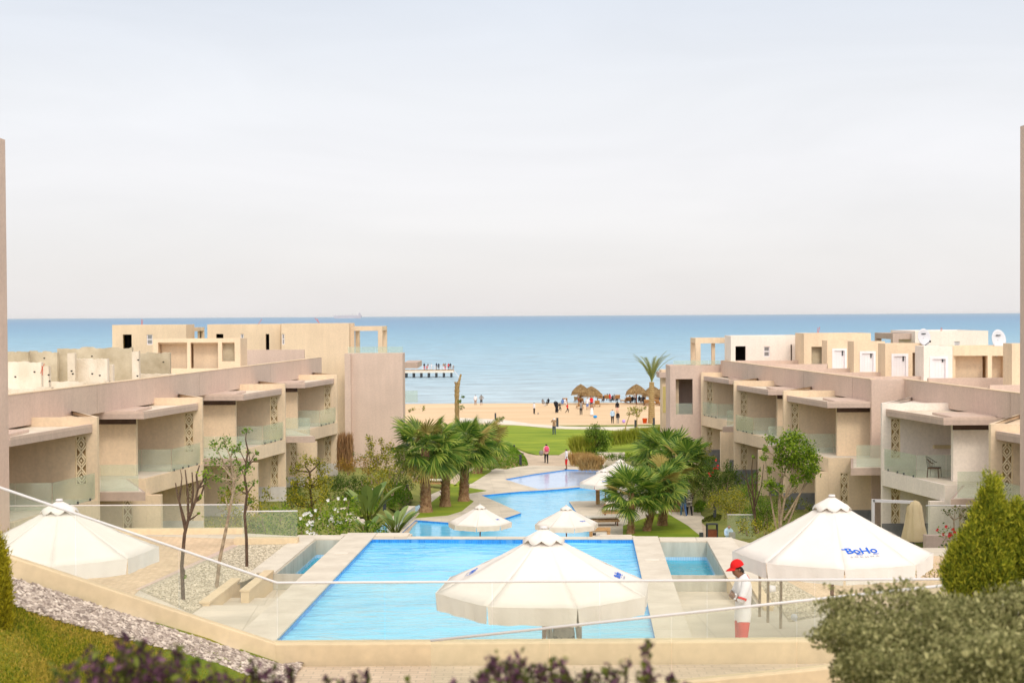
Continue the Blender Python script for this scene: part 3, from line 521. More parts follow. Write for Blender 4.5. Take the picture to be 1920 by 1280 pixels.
def cap_wall(a, b, h, th, label, nm='low_wall'):
    """wall whose top edge runs a -> b, thickness away from the viewer"""
    mb = MB(); a, b = Vector(a), Vector(b); d = Vector((b.x - a.x, b.y - a.y, 0)).normalized(); n = Vector((-d.y, d.x, 0)) * th
    if n.y < 0: n = -n
    up = Vector((0, 0, h)); vs = [a, b, b + n, a + n, a - up, b - up, b + n - up, a + n - up]
    mb.add(vs, [(0, 1, 2, 3), (4, 7, 6, 5), (0, 4, 5, 1), (1, 5, 6, 2), (2, 6, 7, 3), (3, 7, 4, 0)]); o = mb.build(nm, 'wallstone')
    bv = o.modifiers.new('b', 'BEVEL'); bv.width = .015; bv.segments = 2; return tag(o, label, 'wall')
E = Vector((9.5, 18.3, -4.22))
cap_wall(L2, K + Vector((-.003, 0, 0)), 1.3, .25, 'sloping cream coping wall rising left beside the stone chips'); cap_wall(K + Vector((-.14, 0, -.004)), E + Vector((0, 0, -.004)), 1.2, .25, 'level cream coping wall along the near end of the pool')
def rail_run(segs, h, label, off=.12, gm='glass_near', seam=1.46, tube=.0165, lift=.02, hr='rail'):
    root = empty('glass_railing', segs[0]); tag(root, label, 'railing'); mb = MB()
    O = Vector((0, off, 0)); U = Vector((0, 0, h)); mb.tube([Vector(s) + O + U for s in segs], tube, 10); part(mb, 'handrail', hr, root, True)
    for a, b in zip(segs[:-1], segs[1:]):
        a, b = Vector(a), Vector(b); n = max(1, round((b - a).length / seam)); g_ = .006 / ((b - a).length / n)
        for i in range(n):
            p, q = a.lerp(b, (i + g_) / n) + O, a.lerp(b, (i + 1 - g_) / n) + O; mb = MB(); d = (q - p).normalized(); y = Vector((0, .006, 0)); t = U * (1 - lift)
            mb.add([p - y, q - y, q - y + t, p - y + t, p + y, q + y, q + y + t, p + y + t], [(0, 1, 2, 3), (7, 6, 5, 4), (0, 4, 5, 1), (1, 5, 6, 2), (2, 6, 7, 3), (3, 7, 4, 0)]); part(mb, 'glass_panel', gm, root)
    return root
rail_run([L2, K, E], .77, 'long glass railing with pale round handrail along the near side of the pool')
a2, b2, c2 = at(807, 1327, 17.2), at(1560, 1252, 16.5), at(1990, 1209, 16.1)
cap_wall(a2, c2, 1.2, .22, 'nearer rising cream wall at the lower right of the path')
rail_run([a2, c2], .80, 'nearer glass railing whose handrail rises towards the right hedge', .11)
mb = MB(); mb.prism([(-6, 2.5), (9, 2.5), (9, 9.3), (-6, 9.3)], -6, -2.75); struct(mb, 'planting_bed', 'soil')
mb = MB(); mb.prism([(5.2, 10.2), (14, 10.2), (14, 16.0), (5.2, 16.0)], -5.6, -4.2); struct(mb, 'planting_bed', 'soil')
# glass railings at the back of the terrace
def curb(x0, x1, y, z0, z1, label, th=.3): mb = MB(); mb.box(x0, x1, y, y + th, z0, z1); o = mb.build('low_wall', 'wallstone'); return tag(o, label, 'wall')
p = on(180, 1004, ZD); curb(p.x - 9, on(447, 1008, ZD).x, 37.0, ZD, ZD + .13, 'low cream curb at the back of the brick terrace under the glass')
q0 = Vector((-15.8, 37.05, ZD + .13)); q1 = Vector((on(447, 1008, ZD).x, 37.05, ZD + .13)); rail_run([q0, q1], .62, 'long low glass railing at the back of the left brick terrace', .1, 'glass_mid', 2.1, .014)
p0 = on(438, 1021, ZD); p1 = on(560, 1018, ZD); curb(p0.x, p1.x, p0.y, ZD, ZD + .15, 'short cream curb behind the left gravel bed'); 
rail_run([at(452, 1009, p0.y + .05), at(557, 1008, p0.y + .05)], .66, 'short frosted glass panel railing behind the left gravel bed', .1, 'glass_mid', 9, .016)
rail_run([at(1738, 1003, 45), at(1860, 1003, 45)], .93, 'glass railing above the brown garden wall right of the folded umbrella', .1, 'glass_mid', 1.6, .02)
o = curb(at(1736, 1003, 45).x, at(1860, 1003, 45).x + 3, 45, -12, at(1700, 1004, 45).z, 'brown plaster garden wall right of the folded umbrella'); o.data.materials[0] = M['ledge']
rail_run([at(1364, 1010, 62), at(1418, 1010, 62)], 1.05, 'small glass railing behind the woman in the pale jacket', .1, 'glass_mid', 3, .02)

def land(px, py):
    for D in np.arange(44, 150, .2):
        v = at(px, py, float(D))
        if v.z <= H(v.x, v.y) + .05: return v
    return at(px, py, 80)
# ------------------------------------------------------------------ terraced houses
def glasspane(mb, a, b, z0, z1, t=.012):
    a, b = Vector(a), Vector(b); d = (b - a).normalized(); n = Vector((-d.y, d.x)) * t / 2
    mb.prism([a - n, b - n, b + n, a + n], z0, z1)
LAT = None
def lattice(root, x0, x1, y, z0, z1, lab=None):
    """carved stone screen: two stiles, nested diamonds and chevrons, facing -Y, seated in its niche"""
    mb = MB(); w_ = (x1 - x0); cx = (x0 + x1) / 2; n = max(2, round((z1 - z0) / (w_ * 1.5))); P_ = (z1 - z0) / n;  hw = w_ / 2 - .012; B = .046
    def ln(u0, v0, u1, v1): mb.bar((cx + u0, y, v0), (cx + u1, y, v1), .05, B)
    for k in range(n):
        zc = z0 + P_ * (k + .5); hp = P_ / 2
        mb.add([(cx, y - .02, zc - .06), (cx + .045, y - .02, zc), (cx, y - .02, zc + .06), (cx - .045, y - .02, zc)], [(0, 1, 2, 3)])
        for s1 in (-1, 1):
            for s2 in (-1, 1):
                ln(0, zc + s2 * hp * .62, s1 * hw * .72, zc)                                  # large diamond
                ln(s1 * hw * .02, zc + s2 * hp * .98, s1 * hw * .96, zc + s2 * hp * .22)      # chevron
    for s1 in (-1, 1): mb.bar((cx + s1 * hw, y, z0), (cx + s1 * hw, y, z1), .05, .022)
    mb.bar((x0, y, z0 + .012), (x1, y, z0 + .012), .05, .024); mb.bar((x0, y, z1 - .012), (x1, y, z1 - .012), .05, .024)
    o = part(mb, 'lattice_screen', 'screen', root)
    if lab: o['label'] = lab
    return o
def house(P, s, zt, L_, linex, ztop, label, wallm='cream', W=3.5, group=None, ox=0.0, ext=-.003):
    """one house of the row. P = front corner of its far party wall, s = -1 row on the left / +1 on the right,
    L_ = length towards the viewer, linex(y) = x of the mauve parapet line"""
    px, py = P; slope = -s * .105; zs = zt - 3.1; zb = zt - 6.7
    X = lambda off, y: px + s * off + (y - py) * slope            # x at a distance behind the facade line
    root = empty('terraced_house', (px, py, zb)); tag(root, label, 'house', group)
    front = lambda o, y: (X(o, y), y)
    def rect(mb, o0, o1, y0, y1, z0, z1, mi=0): mb.box(px + s * o0, px + s * o1, y0, y1, z0, z1, mi)
    # party wall: plastered face towards the viewer with two niches for the carved screens
    mb = MB(); u0, u1 = .42, .84
    ops = [(u0, u1, zt - 2.55, zt - .72), (u0, u1, zs - 2.75, zs - .62)]
    A, B = (px, py), (px + s * W, py)
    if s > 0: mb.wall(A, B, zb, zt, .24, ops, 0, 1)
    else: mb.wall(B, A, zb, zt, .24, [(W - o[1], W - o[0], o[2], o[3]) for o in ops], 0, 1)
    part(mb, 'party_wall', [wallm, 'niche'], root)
    mb = MB(); b2 = (px + s * W, py + 5.0 * W / 2.9); xo = s * .003
    mb.prism([(px + s * .05, py + .245), (px + s * W, py + .245), b2], zb, zt - .16); part(mb, 'bedroom_wall', wallm, root)
    mb = MB(); f = Vector((px, py + .243)); e = Vector(b2); d = (e - f).normalized(); n = Vector((-d.y, d.x)) * .18 * (1 if s < 0 else -1)
    mb.prism([f, e, e - n, f - n + Vector((s * .12, 0))] if False else [f, e, e + n * -1, f + Vector((s * .2, 0))], zt - .158, zt); part(mb, 'roof_parapet', wallm, root)
    for o in ops: lattice(root, min(px + s * u0, px + s * u1) + .004, max(px + s * u0, px + s * u1) - .004, py + .06, o[2] + .004, o[3] - .004)
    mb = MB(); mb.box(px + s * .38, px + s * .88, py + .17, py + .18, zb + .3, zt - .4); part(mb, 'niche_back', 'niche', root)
    mb = MB(); rect(mb, -.02, W - .1, py - .03, py - .002, zb - .6, zb + (.95 if s < 0 else 1.1)); part(mb, 'plinth', 'plinth' if s < 0 else 'slate', root)
    # parapet of the main roof behind, in mauve, with a light coping
    y0, y1 = py - L_, py + ext
    mb = MB(); x0, x1 = linex(y0), linex(y1)
    mb.prism([(x0, y0), (x1, y1), (x1 + s * .22, y1), (x0 + s * .22, y0)], zt - .26, ztop); part(mb, 'parapet', 'mauve', root)
    mb = MB(); yj = py - L_ * .52; xj = linex(yj); mb.box(xj - s * .003, xj - s * .012, yj, yj + .03, zt - .2, ztop - .01); part(mb, 'joint', 'ledge', root)
    mb = MB(); mb.prism([(x0 - s * .02, y0), (x1 - s * .02, y1), (x1 + s * .25, y1), (x0 + s * .25, y0)], ztop + .002, ztop + .035); part(mb, 'parapet_coping', 'cream', root)
    mb = MB(); mb.prism([(x0 + s * .23, y0), (x1 + s * .23, y1), (x1 + s * 14, y1), (x0 + s * 14, y0)], zt - .25, zt - .05); part(mb, 'roof', 'rawplaster', root)
    # canopy: flat mauve plate with an upstand, cut on the diagonal
    yc = py - 5.8; off_t, off_c = .18, .62 if s < 0 else .5
    can = [(px + s * off_t, py - .004), (X(off_c, yc) + 0, yc), (px + s * (W + .8), yc), (px + s * (W + .8), py - .004)]
    mb = MB(); mb.prism(can, zt - .57, zt - .36); part(mb, 'canopy', 'ledge', root)
    mb = MB(); mb.prism([(px + s * (off_t + .1), py - .02), (X(off_c, yc) + s * .16, yc + .13), (px + s * (W + .7), yc + .13), (px + s * (W + .7), py - .02)], zt - .359, zt - .345); part(mb, 'canopy_top', 'rawplaster', root)
    mb = MB()
    def strip(a, b, w_, z0, z1):
        a, b = Vector(a), Vector(b); d = (b - a).normalized(); n = Vector((-d.y, d.x)); c = Vector((px + s * 2.5, py - 3))
        if (c - a).dot(n) < 0: n = -n
        mb.prism([a, b, b + n * w_, a + n * w_], z0, z1)
    strip(can[0], can[1], .12, zt - .358, zt - .25); strip((can[1][0] + s * .1, yc), can[2], .12, zt - .358, zt - .251)
    mb.prism([(X(off_c, yc) + s * .5, yc + .5), (px + s * (W), yc + .5), (px + s * W, py - 2.4), (X(off_c, py - 2.6) + s * .8, py - 2.6)], zt - .34, zt - .24); part(mb, 'canopy_upstand', 'mauve', root)
    # wing wall with the dark blind box, room front behind it
    yw = py - 4.7; ow = 1.86
    mb = MB(); rect(mb, ow, W + 3.2, yw, yw + .3, zs + .001, zt - .58); part(mb, 'wing_wall', wallm, root)
    mb = MB(); rect(mb, ow - .02, W + 3.2, yw - .06, yw - .003, zt - .86, zt - .575); part(mb, 'blind_box', 'brown', root)
    mb = MB(); rect(mb, W + .15, W + .4, yw + .3, py - .004, zb, zt - .58); part(mb, 'room_wall', wallm, root)
    mb = MB(); rect(mb, W + .1, W + .147, yw + 1.2, py - 1.2, zs + .02, zt - 1.0); dr = part(mb, 'balcony_door', 'pane', root)
    # balcony with its diagonal front, floor tiles and glass
    bal = [(px, py - .006), (X(.55, yc), yc), (px + s * (W + .1), yc), (px + s * (W + .1), py - .006)]
    mb = MB(); mb.prism(bal, zs - .72, zs - .02, 0); part(mb, 'balcony', wallm, root)
    mb = MB(); mb.prism([(px + s * .14, py - .01), (X(.70, yc), yc + .12), (px + s * W, yc + .12), (px + s * W, py - .01)], zs - .018, zs - .002); part(mb, 'balcony_floor', 'coping', root)
    g0 = Vector((px + s * .10, py - .05)); g1 = Vector((X(.34, py - 3.2), py - 3.2)); gm_ = g0.lerp(g1, .5)
    for a, b in ((g0, gm_ + (g0 - gm_).normalized() * .02), (gm_, g1), (g1 + Vector((s * .03, 0)), Vector((px + s * 2.0, py - 3.2))), (Vector((px + s * 2.02, py - 3.2)), Vector((px + s * (W + .08), py - 3.2)))):
        mb = MB(); glasspane(mb, a, b, zs + .02, zs + 1.0); part(mb, 'glass_panel', 'glass', root)
    for t in (.12, .42, .62, .92): q = g0.lerp(g1, t); mb = MB(); mb.box(q.x - .03, q.x + .03, q.y - .03, q.y + .03, zs - .0, zs + .09); part(mb, 'glass_clamp', 'metal', root)
    # mauve ledge in front of the wing with its own glass
    yl = py - 10.4; fx = px + s * ox; k1 = 1.9 if ox < 1 else 2.3
    led = [(fx, yl), (px + s * (W + 3), yl), (px + s * (W + 3), yc - .004), (px + s * k1, yc - .004)]
    mb = MB(); mb.prism(led, zs - .37, zs - .03); part(mb, 'ledge', 'ledge', root)
    mb = MB(); mb.prism([(fx + s * .15, yl + .12), (px + s * (W + 2.9), yl + .12), (px + s * (W + 2.9), yc - .1), (px + s * (k1 + .1), yc - .1)], zs - .028, zs - .01); part(mb, 'ledge_floor', 'coping', root)
    ga = Vector((fx + s * .30, yl + .12)); gb = ga + Vector((s * 1.5, 0))
    for a, b in ((ga, gb), (gb + Vector((s * .02, 0)), gb + Vector((s * 1.9, 0)))):
        mb = MB(); glasspane(mb, a, b, zs + .02, zs + 1.05); part(mb, 'glass_panel', 'glass', root)
    # ground floor: wall with its screen, pier, room behind
    yg = yc; mb = MB(); a0 = .55 + .61; g_u = (a0 + .62, a0 + 1.05) if s < 0 else (a0 + .62, a0 + 1.05)
    A, B = (px + s * a0, yg), (px + s * (W + 3), yg); ww = W + 3 - a0; ops2 = [(.60, 1.02, zs - 2.7, zs - .45)]
    if s > 0: mb.wall(A, B, zb, zs - .72, .3, [(o[0], o[1], o[2], zs - .78) for o in ops2], 0, 1)
    else: mb.wall(B, A, zb, zs - .72, .3, [(ww - o[1], ww - o[0], o[2], zs - .78) for o in ops2], 0, 1)
    part(mb, 'ground_floor_wall', [wallm, 'niche'], root)
    la, lb = sorted((px + s * (a0 + .60), px + s * (a0 + 1.02))); lattice(root, la + .004, lb - .004, yg + .06, zs - 2.7, zs - .785)
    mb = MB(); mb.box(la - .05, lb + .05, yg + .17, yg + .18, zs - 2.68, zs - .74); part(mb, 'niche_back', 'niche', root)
    mb = MB(); rect(mb, a0 - .02, W + 2.9, yg - .03, yg - .002, zb - .6, zb + (.75 if s < 0 else .95)); part(mb, 'plinth', 'plinth' if s < 0 else 'slate', root)
    mb = MB(); rect(mb, a0 - .02 - .6, a0 - .004, yg + .01, yg + .32, zb, zs - .722); part(mb, 'pier', wallm, root)
    return root
LP = lambda y: -24.3 + .114 * y
RP1 = lambda y: 15.48 + (100.2 - y) * .097
RP2 = lambda y: 19.7 + (73.9 - y) * .086
GL, GR = 'terraced houses on the left of the garden', 'terraced houses on the right of the garden'
house((-15.7, 53.7), -1, -3.75, 13.0, LP, -2.81, 'nearest cream terraced house of the left row, behind the left white umbrella', group=GL)
house((-14.5, 66.4), -1, -3.75, 12.7, LP, -2.81, 'second nearest cream terraced house of the left row, behind the thin bare tree', group=GL)
house((-12.72, 79.5), -1, -3.75, 13.1, LP, -2.81, 'third cream terraced house of the left row, behind the leafy young trees', group=GL)
house((-11.35, 92.0), -1, -3.75, 12.5, LP, -2.81, 'farthest cream terraced house of the left row, next to the mauve end block', group=GL, ext=6)
house((13.7, 103.0), 1, -4.2, 13.4, RP1, -3.35, 'farthest cream terraced house of the right row, next to the mauve block', group=GR)
house((13.98, 89.6), 1, -4.2, 11.8, RP1, -3.35, 'second farthest cream terraced house of the right row, behind the fan palms', group=GR)
hb = house((14.85, 77.8), 1, -4.2, 5.6, RP1, -3.35, 'middle cream terraced house of the right row, behind the large multi stemmed tree', group=GR, ox=1.2)
mb = MB(); mb.box(RP1(72.2) - .02, 20.4, 71.9, 72.2, -11.2, -3.36); part(mb, 'stepped_wall', 'mauve', hb)
hc = house((17.25, 66.3), 1, -4.2, 12.7, RP2, -3.35, 'white painted terraced house with a wicker chair on its balcony', 'white', group=GR, ext=5.9)
house((18.05, 53.6), 1, -4.2, 11.6, RP2, -3.35, 'nearest cream terraced house of the right row, beside the tall mauve wall', group=GR)
mb = MB(); a = at(1750, 840, 66.2); b = at(1790, 834, 66.2); mb.box(a.x, b.x, 66.05, 66.28, a.z, b.z); part(mb, 'shelf', 'canvasd', hc)

def bx(mb, p0, p1, D, depth, mi=0, zlow=None):
    """a block whose face towards the viewer fills the picture box p0-p1 at distance D"""
    a, b = at(p0[0], p0[1], D), at(p1[0], p1[1], D); mb.box(a.x, b.x, D, D + depth, zlow if zlow is not None else min(a.z, b.z), max(a.z, b.z), mi); return mb
def room(label, p0, p1, D, depth, m='cream', ops=(), name='rooftop_room', group=None, zlow=None, cat='building', zl=None, th=.22):
    """roof-top room: plastered shell with real openings, seen from the front. ops = (kind, x0,y0,x1,y1)"""
    a, b = at(*p0, D), at(*p1, D); z1 = a.z; z0 = b.z if zlow is None else zlow; root = empty(name, ((a.x + b.x) / 2, D, z0)); tag(root, label, cat, group)
    os_ = []
    for k, x0, y0, x1, y1 in ops:
        c, d = at(x0, y0, D), at(x1, y1, D); os_.append((k, c.x - a.x, d.x - a.x, max(z0 + .01, d.z), c.z))
    mb = MB(); mb.wall((a.x, D), (b.x, D), z0, z1, th, [o[1:] for o in os_]); 
    mb.wall((b.x, D + th + .003), (b.x, D + depth), z0, z1 - .003, th); mb.wall((a.x, D + depth), (a.x, D + th + .003), z0, z1 - .003, th)
    mb.wall((b.x - th - .003, D + depth), (a.x + th + .003, D + depth), z0, z1 - .003, th); part(mb, 'wall', m, root)
    mb = MB(); mb.box(a.x + th + .004, b.x - th - .004, D + th + .004, D + depth - .01, z1 - .3, z1 - .1); part(mb, 'roof', m, root)
    for k, u0, u1, w0, w1 in os_:
        x0, x1 = a.x + u0, a.x + u1; mb = MB()
        if k == 'door':
            mb.box(x0 + .08, x1 - .08, D + .08, D + .13, w0, w1 - .08); d = part(mb, 'door', 'door_white', root)
            mb = MB(); mb.box(x0 - .06, x0 + .08, D - .03, D + .12, w0, w1 + .06); mb.box(x1 - .08, x1 + .06, D - .03, D + .12, w0, w1 + .06); mb.box(x0 + .08, x1 - .08, D - .03, D + .12, w1 - .08, w1 + .06); part(mb, 'door_frame', 'door_white', root)
            mb = MB(); mb.box(x1 - .24, x1 - .17, D + .03, D + .08, w0 + .85, w0 + 1.25); h = mb.build('handle', 'metal', d)
            for j in range(3):
                mb = MB(); xx = x0 + .08 + (x1 - x0 - .16) * (j + 1) / 4; mb.box(xx - .008, xx + .008, D + .072, D + .079, w0 + .1, w1 - .2); mb.build('panel_groove', 'rail', d)
        elif k == 'window':
            mb.box(x0, x0 + .06, D + .06, D + .14, w0, w1); mb.box(x1 - .06, x1, D + .06, D + .14, w0, w1); mb.box(x0 + .06, x1 - .06, D + .06, D + .14, w1 - .06, w1); mb.box(x0 + .06, x1 - .06, D + .06, D + .14, w0, w0 + .06); mb.box(x0 + .06, x1 - .06, D + .06, D + .14, (w0 + w1) / 2 - .03, (w0 + w1) / 2 + .05); f = part(mb, 'window', 'door_white', root)
            mb = MB(); mb.box(x0 + .06, x1 - .06, D + .09, D + .1, w0 + .06, w1 - .06); mb.build('pane', 'pane', f)
        elif k == 'dark': mb.box(x0 - .3, x1 + .3, D + 1.6, D + 1.65, w0 - .1, w1 + .1); part(mb, 'inner_wall', 'dark', root)  # near-black panel paints the shade of the unlit room behind the opening
        elif k == 'deep': mb.box(x0 - .02, x1 + .02, D + .9, D + 1.0, w0 - .02, w1 + .02); part(mb, 'inner_wall', m, root)
        elif k == 'grey': mb.box(x0 - .1, x1 + .1, D + .5, D + .55, w0 - .02, w1 + .02); part(mb, 'inner_wall', 'concrete', root)
    return root
def frame(label, x0, y0, x1, y1, D, depth, m='cream', t=.35, sides=(1, 1), group=None, zlow=None):
    """open pergola of square posts and beams"""
    a, b = at(x0, y0, D), at(x1, y1, D); z0 = b.z if zlow is None else zlow; root = empty('pergola', (a.x, D, z0)); tag(root, label, 'pergola', group)
    for i, x in enumerate((a.x, b.x - t)):
        for yy in (D, D + depth):
            if sides[i]: mb = MB(); mb.box(x, x + t, yy, yy + t, z0, a.z - t); part(mb, 'post', m, root)
    mb = MB(); mb.box(a.x, b.x, D, D + t, a.z - t + .001, a.z); mb.box(a.x, b.x, D + depth, D + depth + t, a.z - t + .001, a.z); mb.box(a.x, a.x + t, D + t + .002, D + depth - .002, a.z - t + .001, a.z - .002); mb.box(b.x - t, b.x, D + t + .002, D + depth - .002, a.z - t + .001, a.z - .002); part(mb, 'beam', m, root)
    return root
# left: mauve end block, cream tower behind it, roof-top rooms
root = empty('end_block', (-10.3, 108, -10.6)); tag(root, 'tall mauve windowless block at the sea end of the left row', 'building')
a, b = at(647, 663, 108), at(756, 850, 108)
mb = MB(); mb.box(a.x, a.x + .45, 107.6, 110, -12.5, a.z); mb.box(a.x + .452, b.x, 108, 110.4, -12.5, a.z - .003); part(mb, 'wall', 'mauve', root)
for i in range(4): mb = MB(); x = a.x + .2 + i * 1.05; mb.box(x, x + 1.03, 108.1, 108.115, a.z + .03, a.z + .52); part(mb, 'glass_panel', 'glass', root)
mb = MB(); c, d = at(757, 675.5, 128), at(791, 685.5, 128); mb.box(b.x - 1, d.x, 122, 128, d.z, c.z); part(mb, 'roof_slab', 'ledge', root)
mb = MB(); mb.box(at(757, 732, 120).x - .5, at(783, 732, 120).x, 120, 120.02, at(770, 754, 120).z, at(770, 732, 120).z); part(mb, 'glass_panel', 'glass', root)
room('tall plain cream block rising behind the mauve end block', (527, 606.5), (655, 700), 112, 4, ops=[('window', 528.5, 626, 533.5, 646)], name='cream_tower', zlow=-10.8)
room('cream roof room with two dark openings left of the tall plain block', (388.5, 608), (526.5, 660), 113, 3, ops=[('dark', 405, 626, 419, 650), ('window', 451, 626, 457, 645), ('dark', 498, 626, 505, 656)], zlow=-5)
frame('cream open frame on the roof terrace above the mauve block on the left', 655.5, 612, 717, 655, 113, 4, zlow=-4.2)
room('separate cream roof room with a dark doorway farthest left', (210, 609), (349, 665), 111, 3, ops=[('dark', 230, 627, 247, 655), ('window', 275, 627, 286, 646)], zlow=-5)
frame('small cream open frame beside the farthest left roof room', 349.5, 614, 362, 655, 114, 4, t=.3, zlow=-5)
room('unfinished cream roof room with two wide recesses and a dark doorway', (287, 635.5), (451, 690), 86, 2.2, ops=[('deep', 296, 642, 351, 690), ('deep', 357, 642, 409, 690), ('grey', 416, 642, 440, 677)], zlow=-4.2)
mb = MB(); mb.box(at(451, 655, 101).x, at(570, 655, 101).x, 101, 101.3, -4, at(451, 656, 101).z); tag(mb.build('parapet_wall', 'mauve'), 'short mauve parapet on the roof right of the unfinished room', 'wall')
def rough_wall(label, x0, y0, x1, D, m, seed, th=.3, h0=-3.9, seams=4, group='unfinished walls on the left roofs'):
    rnd = random.Random(seed); a, b = at(x0, y0, D), at(x1, y0, D); n = 24; root = empty('unfinished_wall', ((a.x + b.x) / 2, D, h0)); tag(root, label, 'wall', group); mb = MB(); top = []; z = a.z
    for i in range(n + 1):
        if i % (n // seams) == 0: off = rnd.uniform(-.06, .03)
        top.append(z + off + rnd.uniform(-.018, .018))
    for i in range(n):
        xa, xb = a.x + (b.x - a.x) * i / n, a.x + (b.x - a.x) * (i + 1) / n; mb.add([(xa, D, h0), (xb, D, h0), (xb, D, top[i + 1]), (xa, D, top[i]), (xa, D + th, h0), (xb, D + th, h0), (xb, D + th, top[i + 1]), (xa, D + th, top[i])], [(0, 1, 2, 3), (7, 6, 5, 4), (3, 2, 6, 7)] + ([(4, 0, 3, 7)] if i == 0 else []) + ([(1, 5, 6, 2)] if i == n - 1 else []))
    part(mb, 'wall', m, root); mb = MB()
    for _ in range(3): x = rnd.uniform(a.x + .3, b.x - .3); z_ = rnd.uniform(-3.3, z - .35); mb.box(x, x + .08, D - .012, D - .002, z_, z_ + .06)
    part(mb, 'socket_box', 'dark', root); return root
rough_wall('rough grey concrete wall at the far left of the roofs', -30, 659, 53, 68, 'concrete', 1)
rough_wall('rough grey concrete wall left of the tallest stretch of raw concrete', 55, 659, 107, 68.5, 'concrete', 2)
rough_wall('tallest stretch of raw grey concrete wall on the left roofs', 107, 652, 247, 69, 'concrete', 3, seams=6)
rough_wall('short grey concrete wall in front of the unfinished room recess', 262, 661, 318, 72, 'concrete', 4)
rough_wall('pale plaster wall in front of the far left concrete wall', -30, 678, 77, 62, 'rawplaster', 5)
rough_wall('narrow pale plaster pier beside the far left plaster wall', 81, 687, 91, 61.5, 'rawplaster', 6, seams=1)
rough_wall('pale plaster pier standing taller before the concrete wall', 126, 661, 140, 64, 'rawplaster', 7, seams=1)
rough_wall('wide pale plaster wall between two piers on the left roofs', 141, 671, 201, 64.5, 'rawplaster', 8)
rough_wall('narrow plaster stub right of the wide plaster wall', 202, 683, 211, 65, 'rawplaster', 9, seams=1)
rough_wall('pale plaster pier left of the short grey concrete wall', 247, 659, 260, 68, 'rawplaster', 10, seams=1)
for lab, x0, y0, x1, D in (('lowest rough kerb on the left roof beside the tall mauve wall', -10, 727, 96, 57), ('middle rough kerb on the left roof below the plaster pier', 96, 716, 196, 61), ('rough kerb on the left roof below the short concrete wall', 210, 702, 330, 71)):
    rough_wall(lab, x0, y0, x1, D, 'rawplaster', x1, h0=-4.0)
def rebar(label, pts, D): mb = MB(); [mb.tube([at(*p, D) for p in q], .018, 5) for q in pts]; tag(mb.build('rebar', 'rope'), label, 'rebar', 'red steel bars on the roofs')
rebar('pair of thin red steel bars on the far left roof room', [[(265, 610), (265.5, 598)], [(266, 610), (268, 599)]], 112)
rebar('single thin red steel bar leaning on the roof room in the middle', [[(484, 608), (491, 598)]], 114)
rebar('crossed thin red steel bars above the tall plain block', [[(600, 607), (590, 596)], [(599, 607), (594, 597)]], 114)
rebar('bent red steel bars on the near plaster wall', [[(76, 700), (79, 690), (83, 682)], [(79, 703), (80, 692), (78, 686)]], 61.8)
rebar('thin red steel bars on the right roof room', [[(1532, 626), (1534, 614)], [(1534, 626), (1537, 613)]], 100)
rebar('thin red steel bar beside the left satellite dish', [[(1764, 621), (1765, 614)], [(1766, 621), (1766.5, 615)]], 103)
# right: mauve block with tall opening, roof-top rooms, doors
root = room('mauve block with a tall glazed opening at the sea end of the right row', (1256.5, 685.5), (1376, 860), 103.6, 3, 'mauve', [('void', 1267, 710.5, 1299, 776.5)], 'end_block', zlow=-11.4)
a, b = at(1267, 756, 103.6), at(1299, 776.5, 103.6); mb = MB(); mb.box(a.x + .02, b.x - .02, 103.66, 103.675, b.z, a.z); part(mb, 'glass_panel', 'glass', root)
mb = MB(); mb.box(a.x - .3, a.x + .35, 104.6, 104.7, b.z - .2, at(1267, 711, 104).z); part(mb, 'reveal', 'cream', root)
for i in range(4): mb = MB(); x = at(1263 + i * 22, 700, 103.6).x; mb.box(x, x + .83, 103.7, 103.715, at(1300, 685, 103.7).z + .02, at(1300, 675.5, 103.7).z); part(mb, 'glass_panel', 'glass', root)
mb = MB(); mb.box(at(1353, 700, 103).x, at(1358.5, 700, 103).x, 102.93, 103.5, -4.195, at(1353, 676, 103).z); mb.box(at(1358.6, 700, 103).x, at(1372, 700, 103).x, 102.97, 103.5, -4.195, at(1353, 676.5, 103).z, 1); part(mb, 'pier', ['mauve', 'cream'], root)
root = empty('beach_building', (at(1246, 750, 112).x, 112, -13)); tag(root, 'small cream beach building with a yellow panel beside the date palm', 'building')
mb = MB(); a, b = at(1241, 707, 112), at(1262, 775, 112); mb.box(a.x, b.x, 112, 113.4, -13, a.z); part(mb, 'wall', 'cream', root)
mb = MB(); c, d = at(1243, 724.5, 111.9), at(1257, 773, 111.9); mb.box(c.x, d.x, 111.93, 111.99, d.z, c.z); M['yel'] = stucco('yellow_panel', (.62, .50, .20)); part(mb, 'panel', 'yel', root)
mb = MB(); c, d = at(1236, 698, 111.4), at(1262, 708, 111.4); mb.box(c.x, d.x, 111.4, 113.6, d.z, c.z); part(mb, 'roof', 'ledge', root); mb = MB(); mb.box(c.x + .2, d.x, 111.6, 113.4, c.z + .002, at(1240, 693.5, 111.6).z); part(mb, 'roof_edge', 'cream', root)
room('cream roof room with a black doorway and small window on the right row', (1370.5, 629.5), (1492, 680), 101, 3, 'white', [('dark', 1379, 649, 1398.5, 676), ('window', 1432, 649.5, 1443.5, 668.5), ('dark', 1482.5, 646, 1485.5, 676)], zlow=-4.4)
frame('cream open frame at the sea end of the right roofs', 1304, 634, 1370, 680, 104.6, 2.6, t=.38, sides=(1, 0), zlow=-4.4)
mb = MB(); mb.box(at(1335, 700, 105).x, at(1341, 700, 105).x, 105, 105.4, -4.4, at(1336, 641, 105).z); tag(mb.build('roof_post', 'cream'), 'inner cream post under the open frame at the sea end of the right roofs', 'post')
frame('short cream beam linking two roof rooms on the right', 1492.5, 629, 1508, 680, 104, 4, t=.3, sides=(0, 0), zlow=-4.4)
room('cream roof room with a grey doorway, second from the sea on the right', (1507.5, 625), (1633, 690), 97, 3, 'cream', [('grey', 1521.5, 650, 1542, 683)], zlow=-4.4)
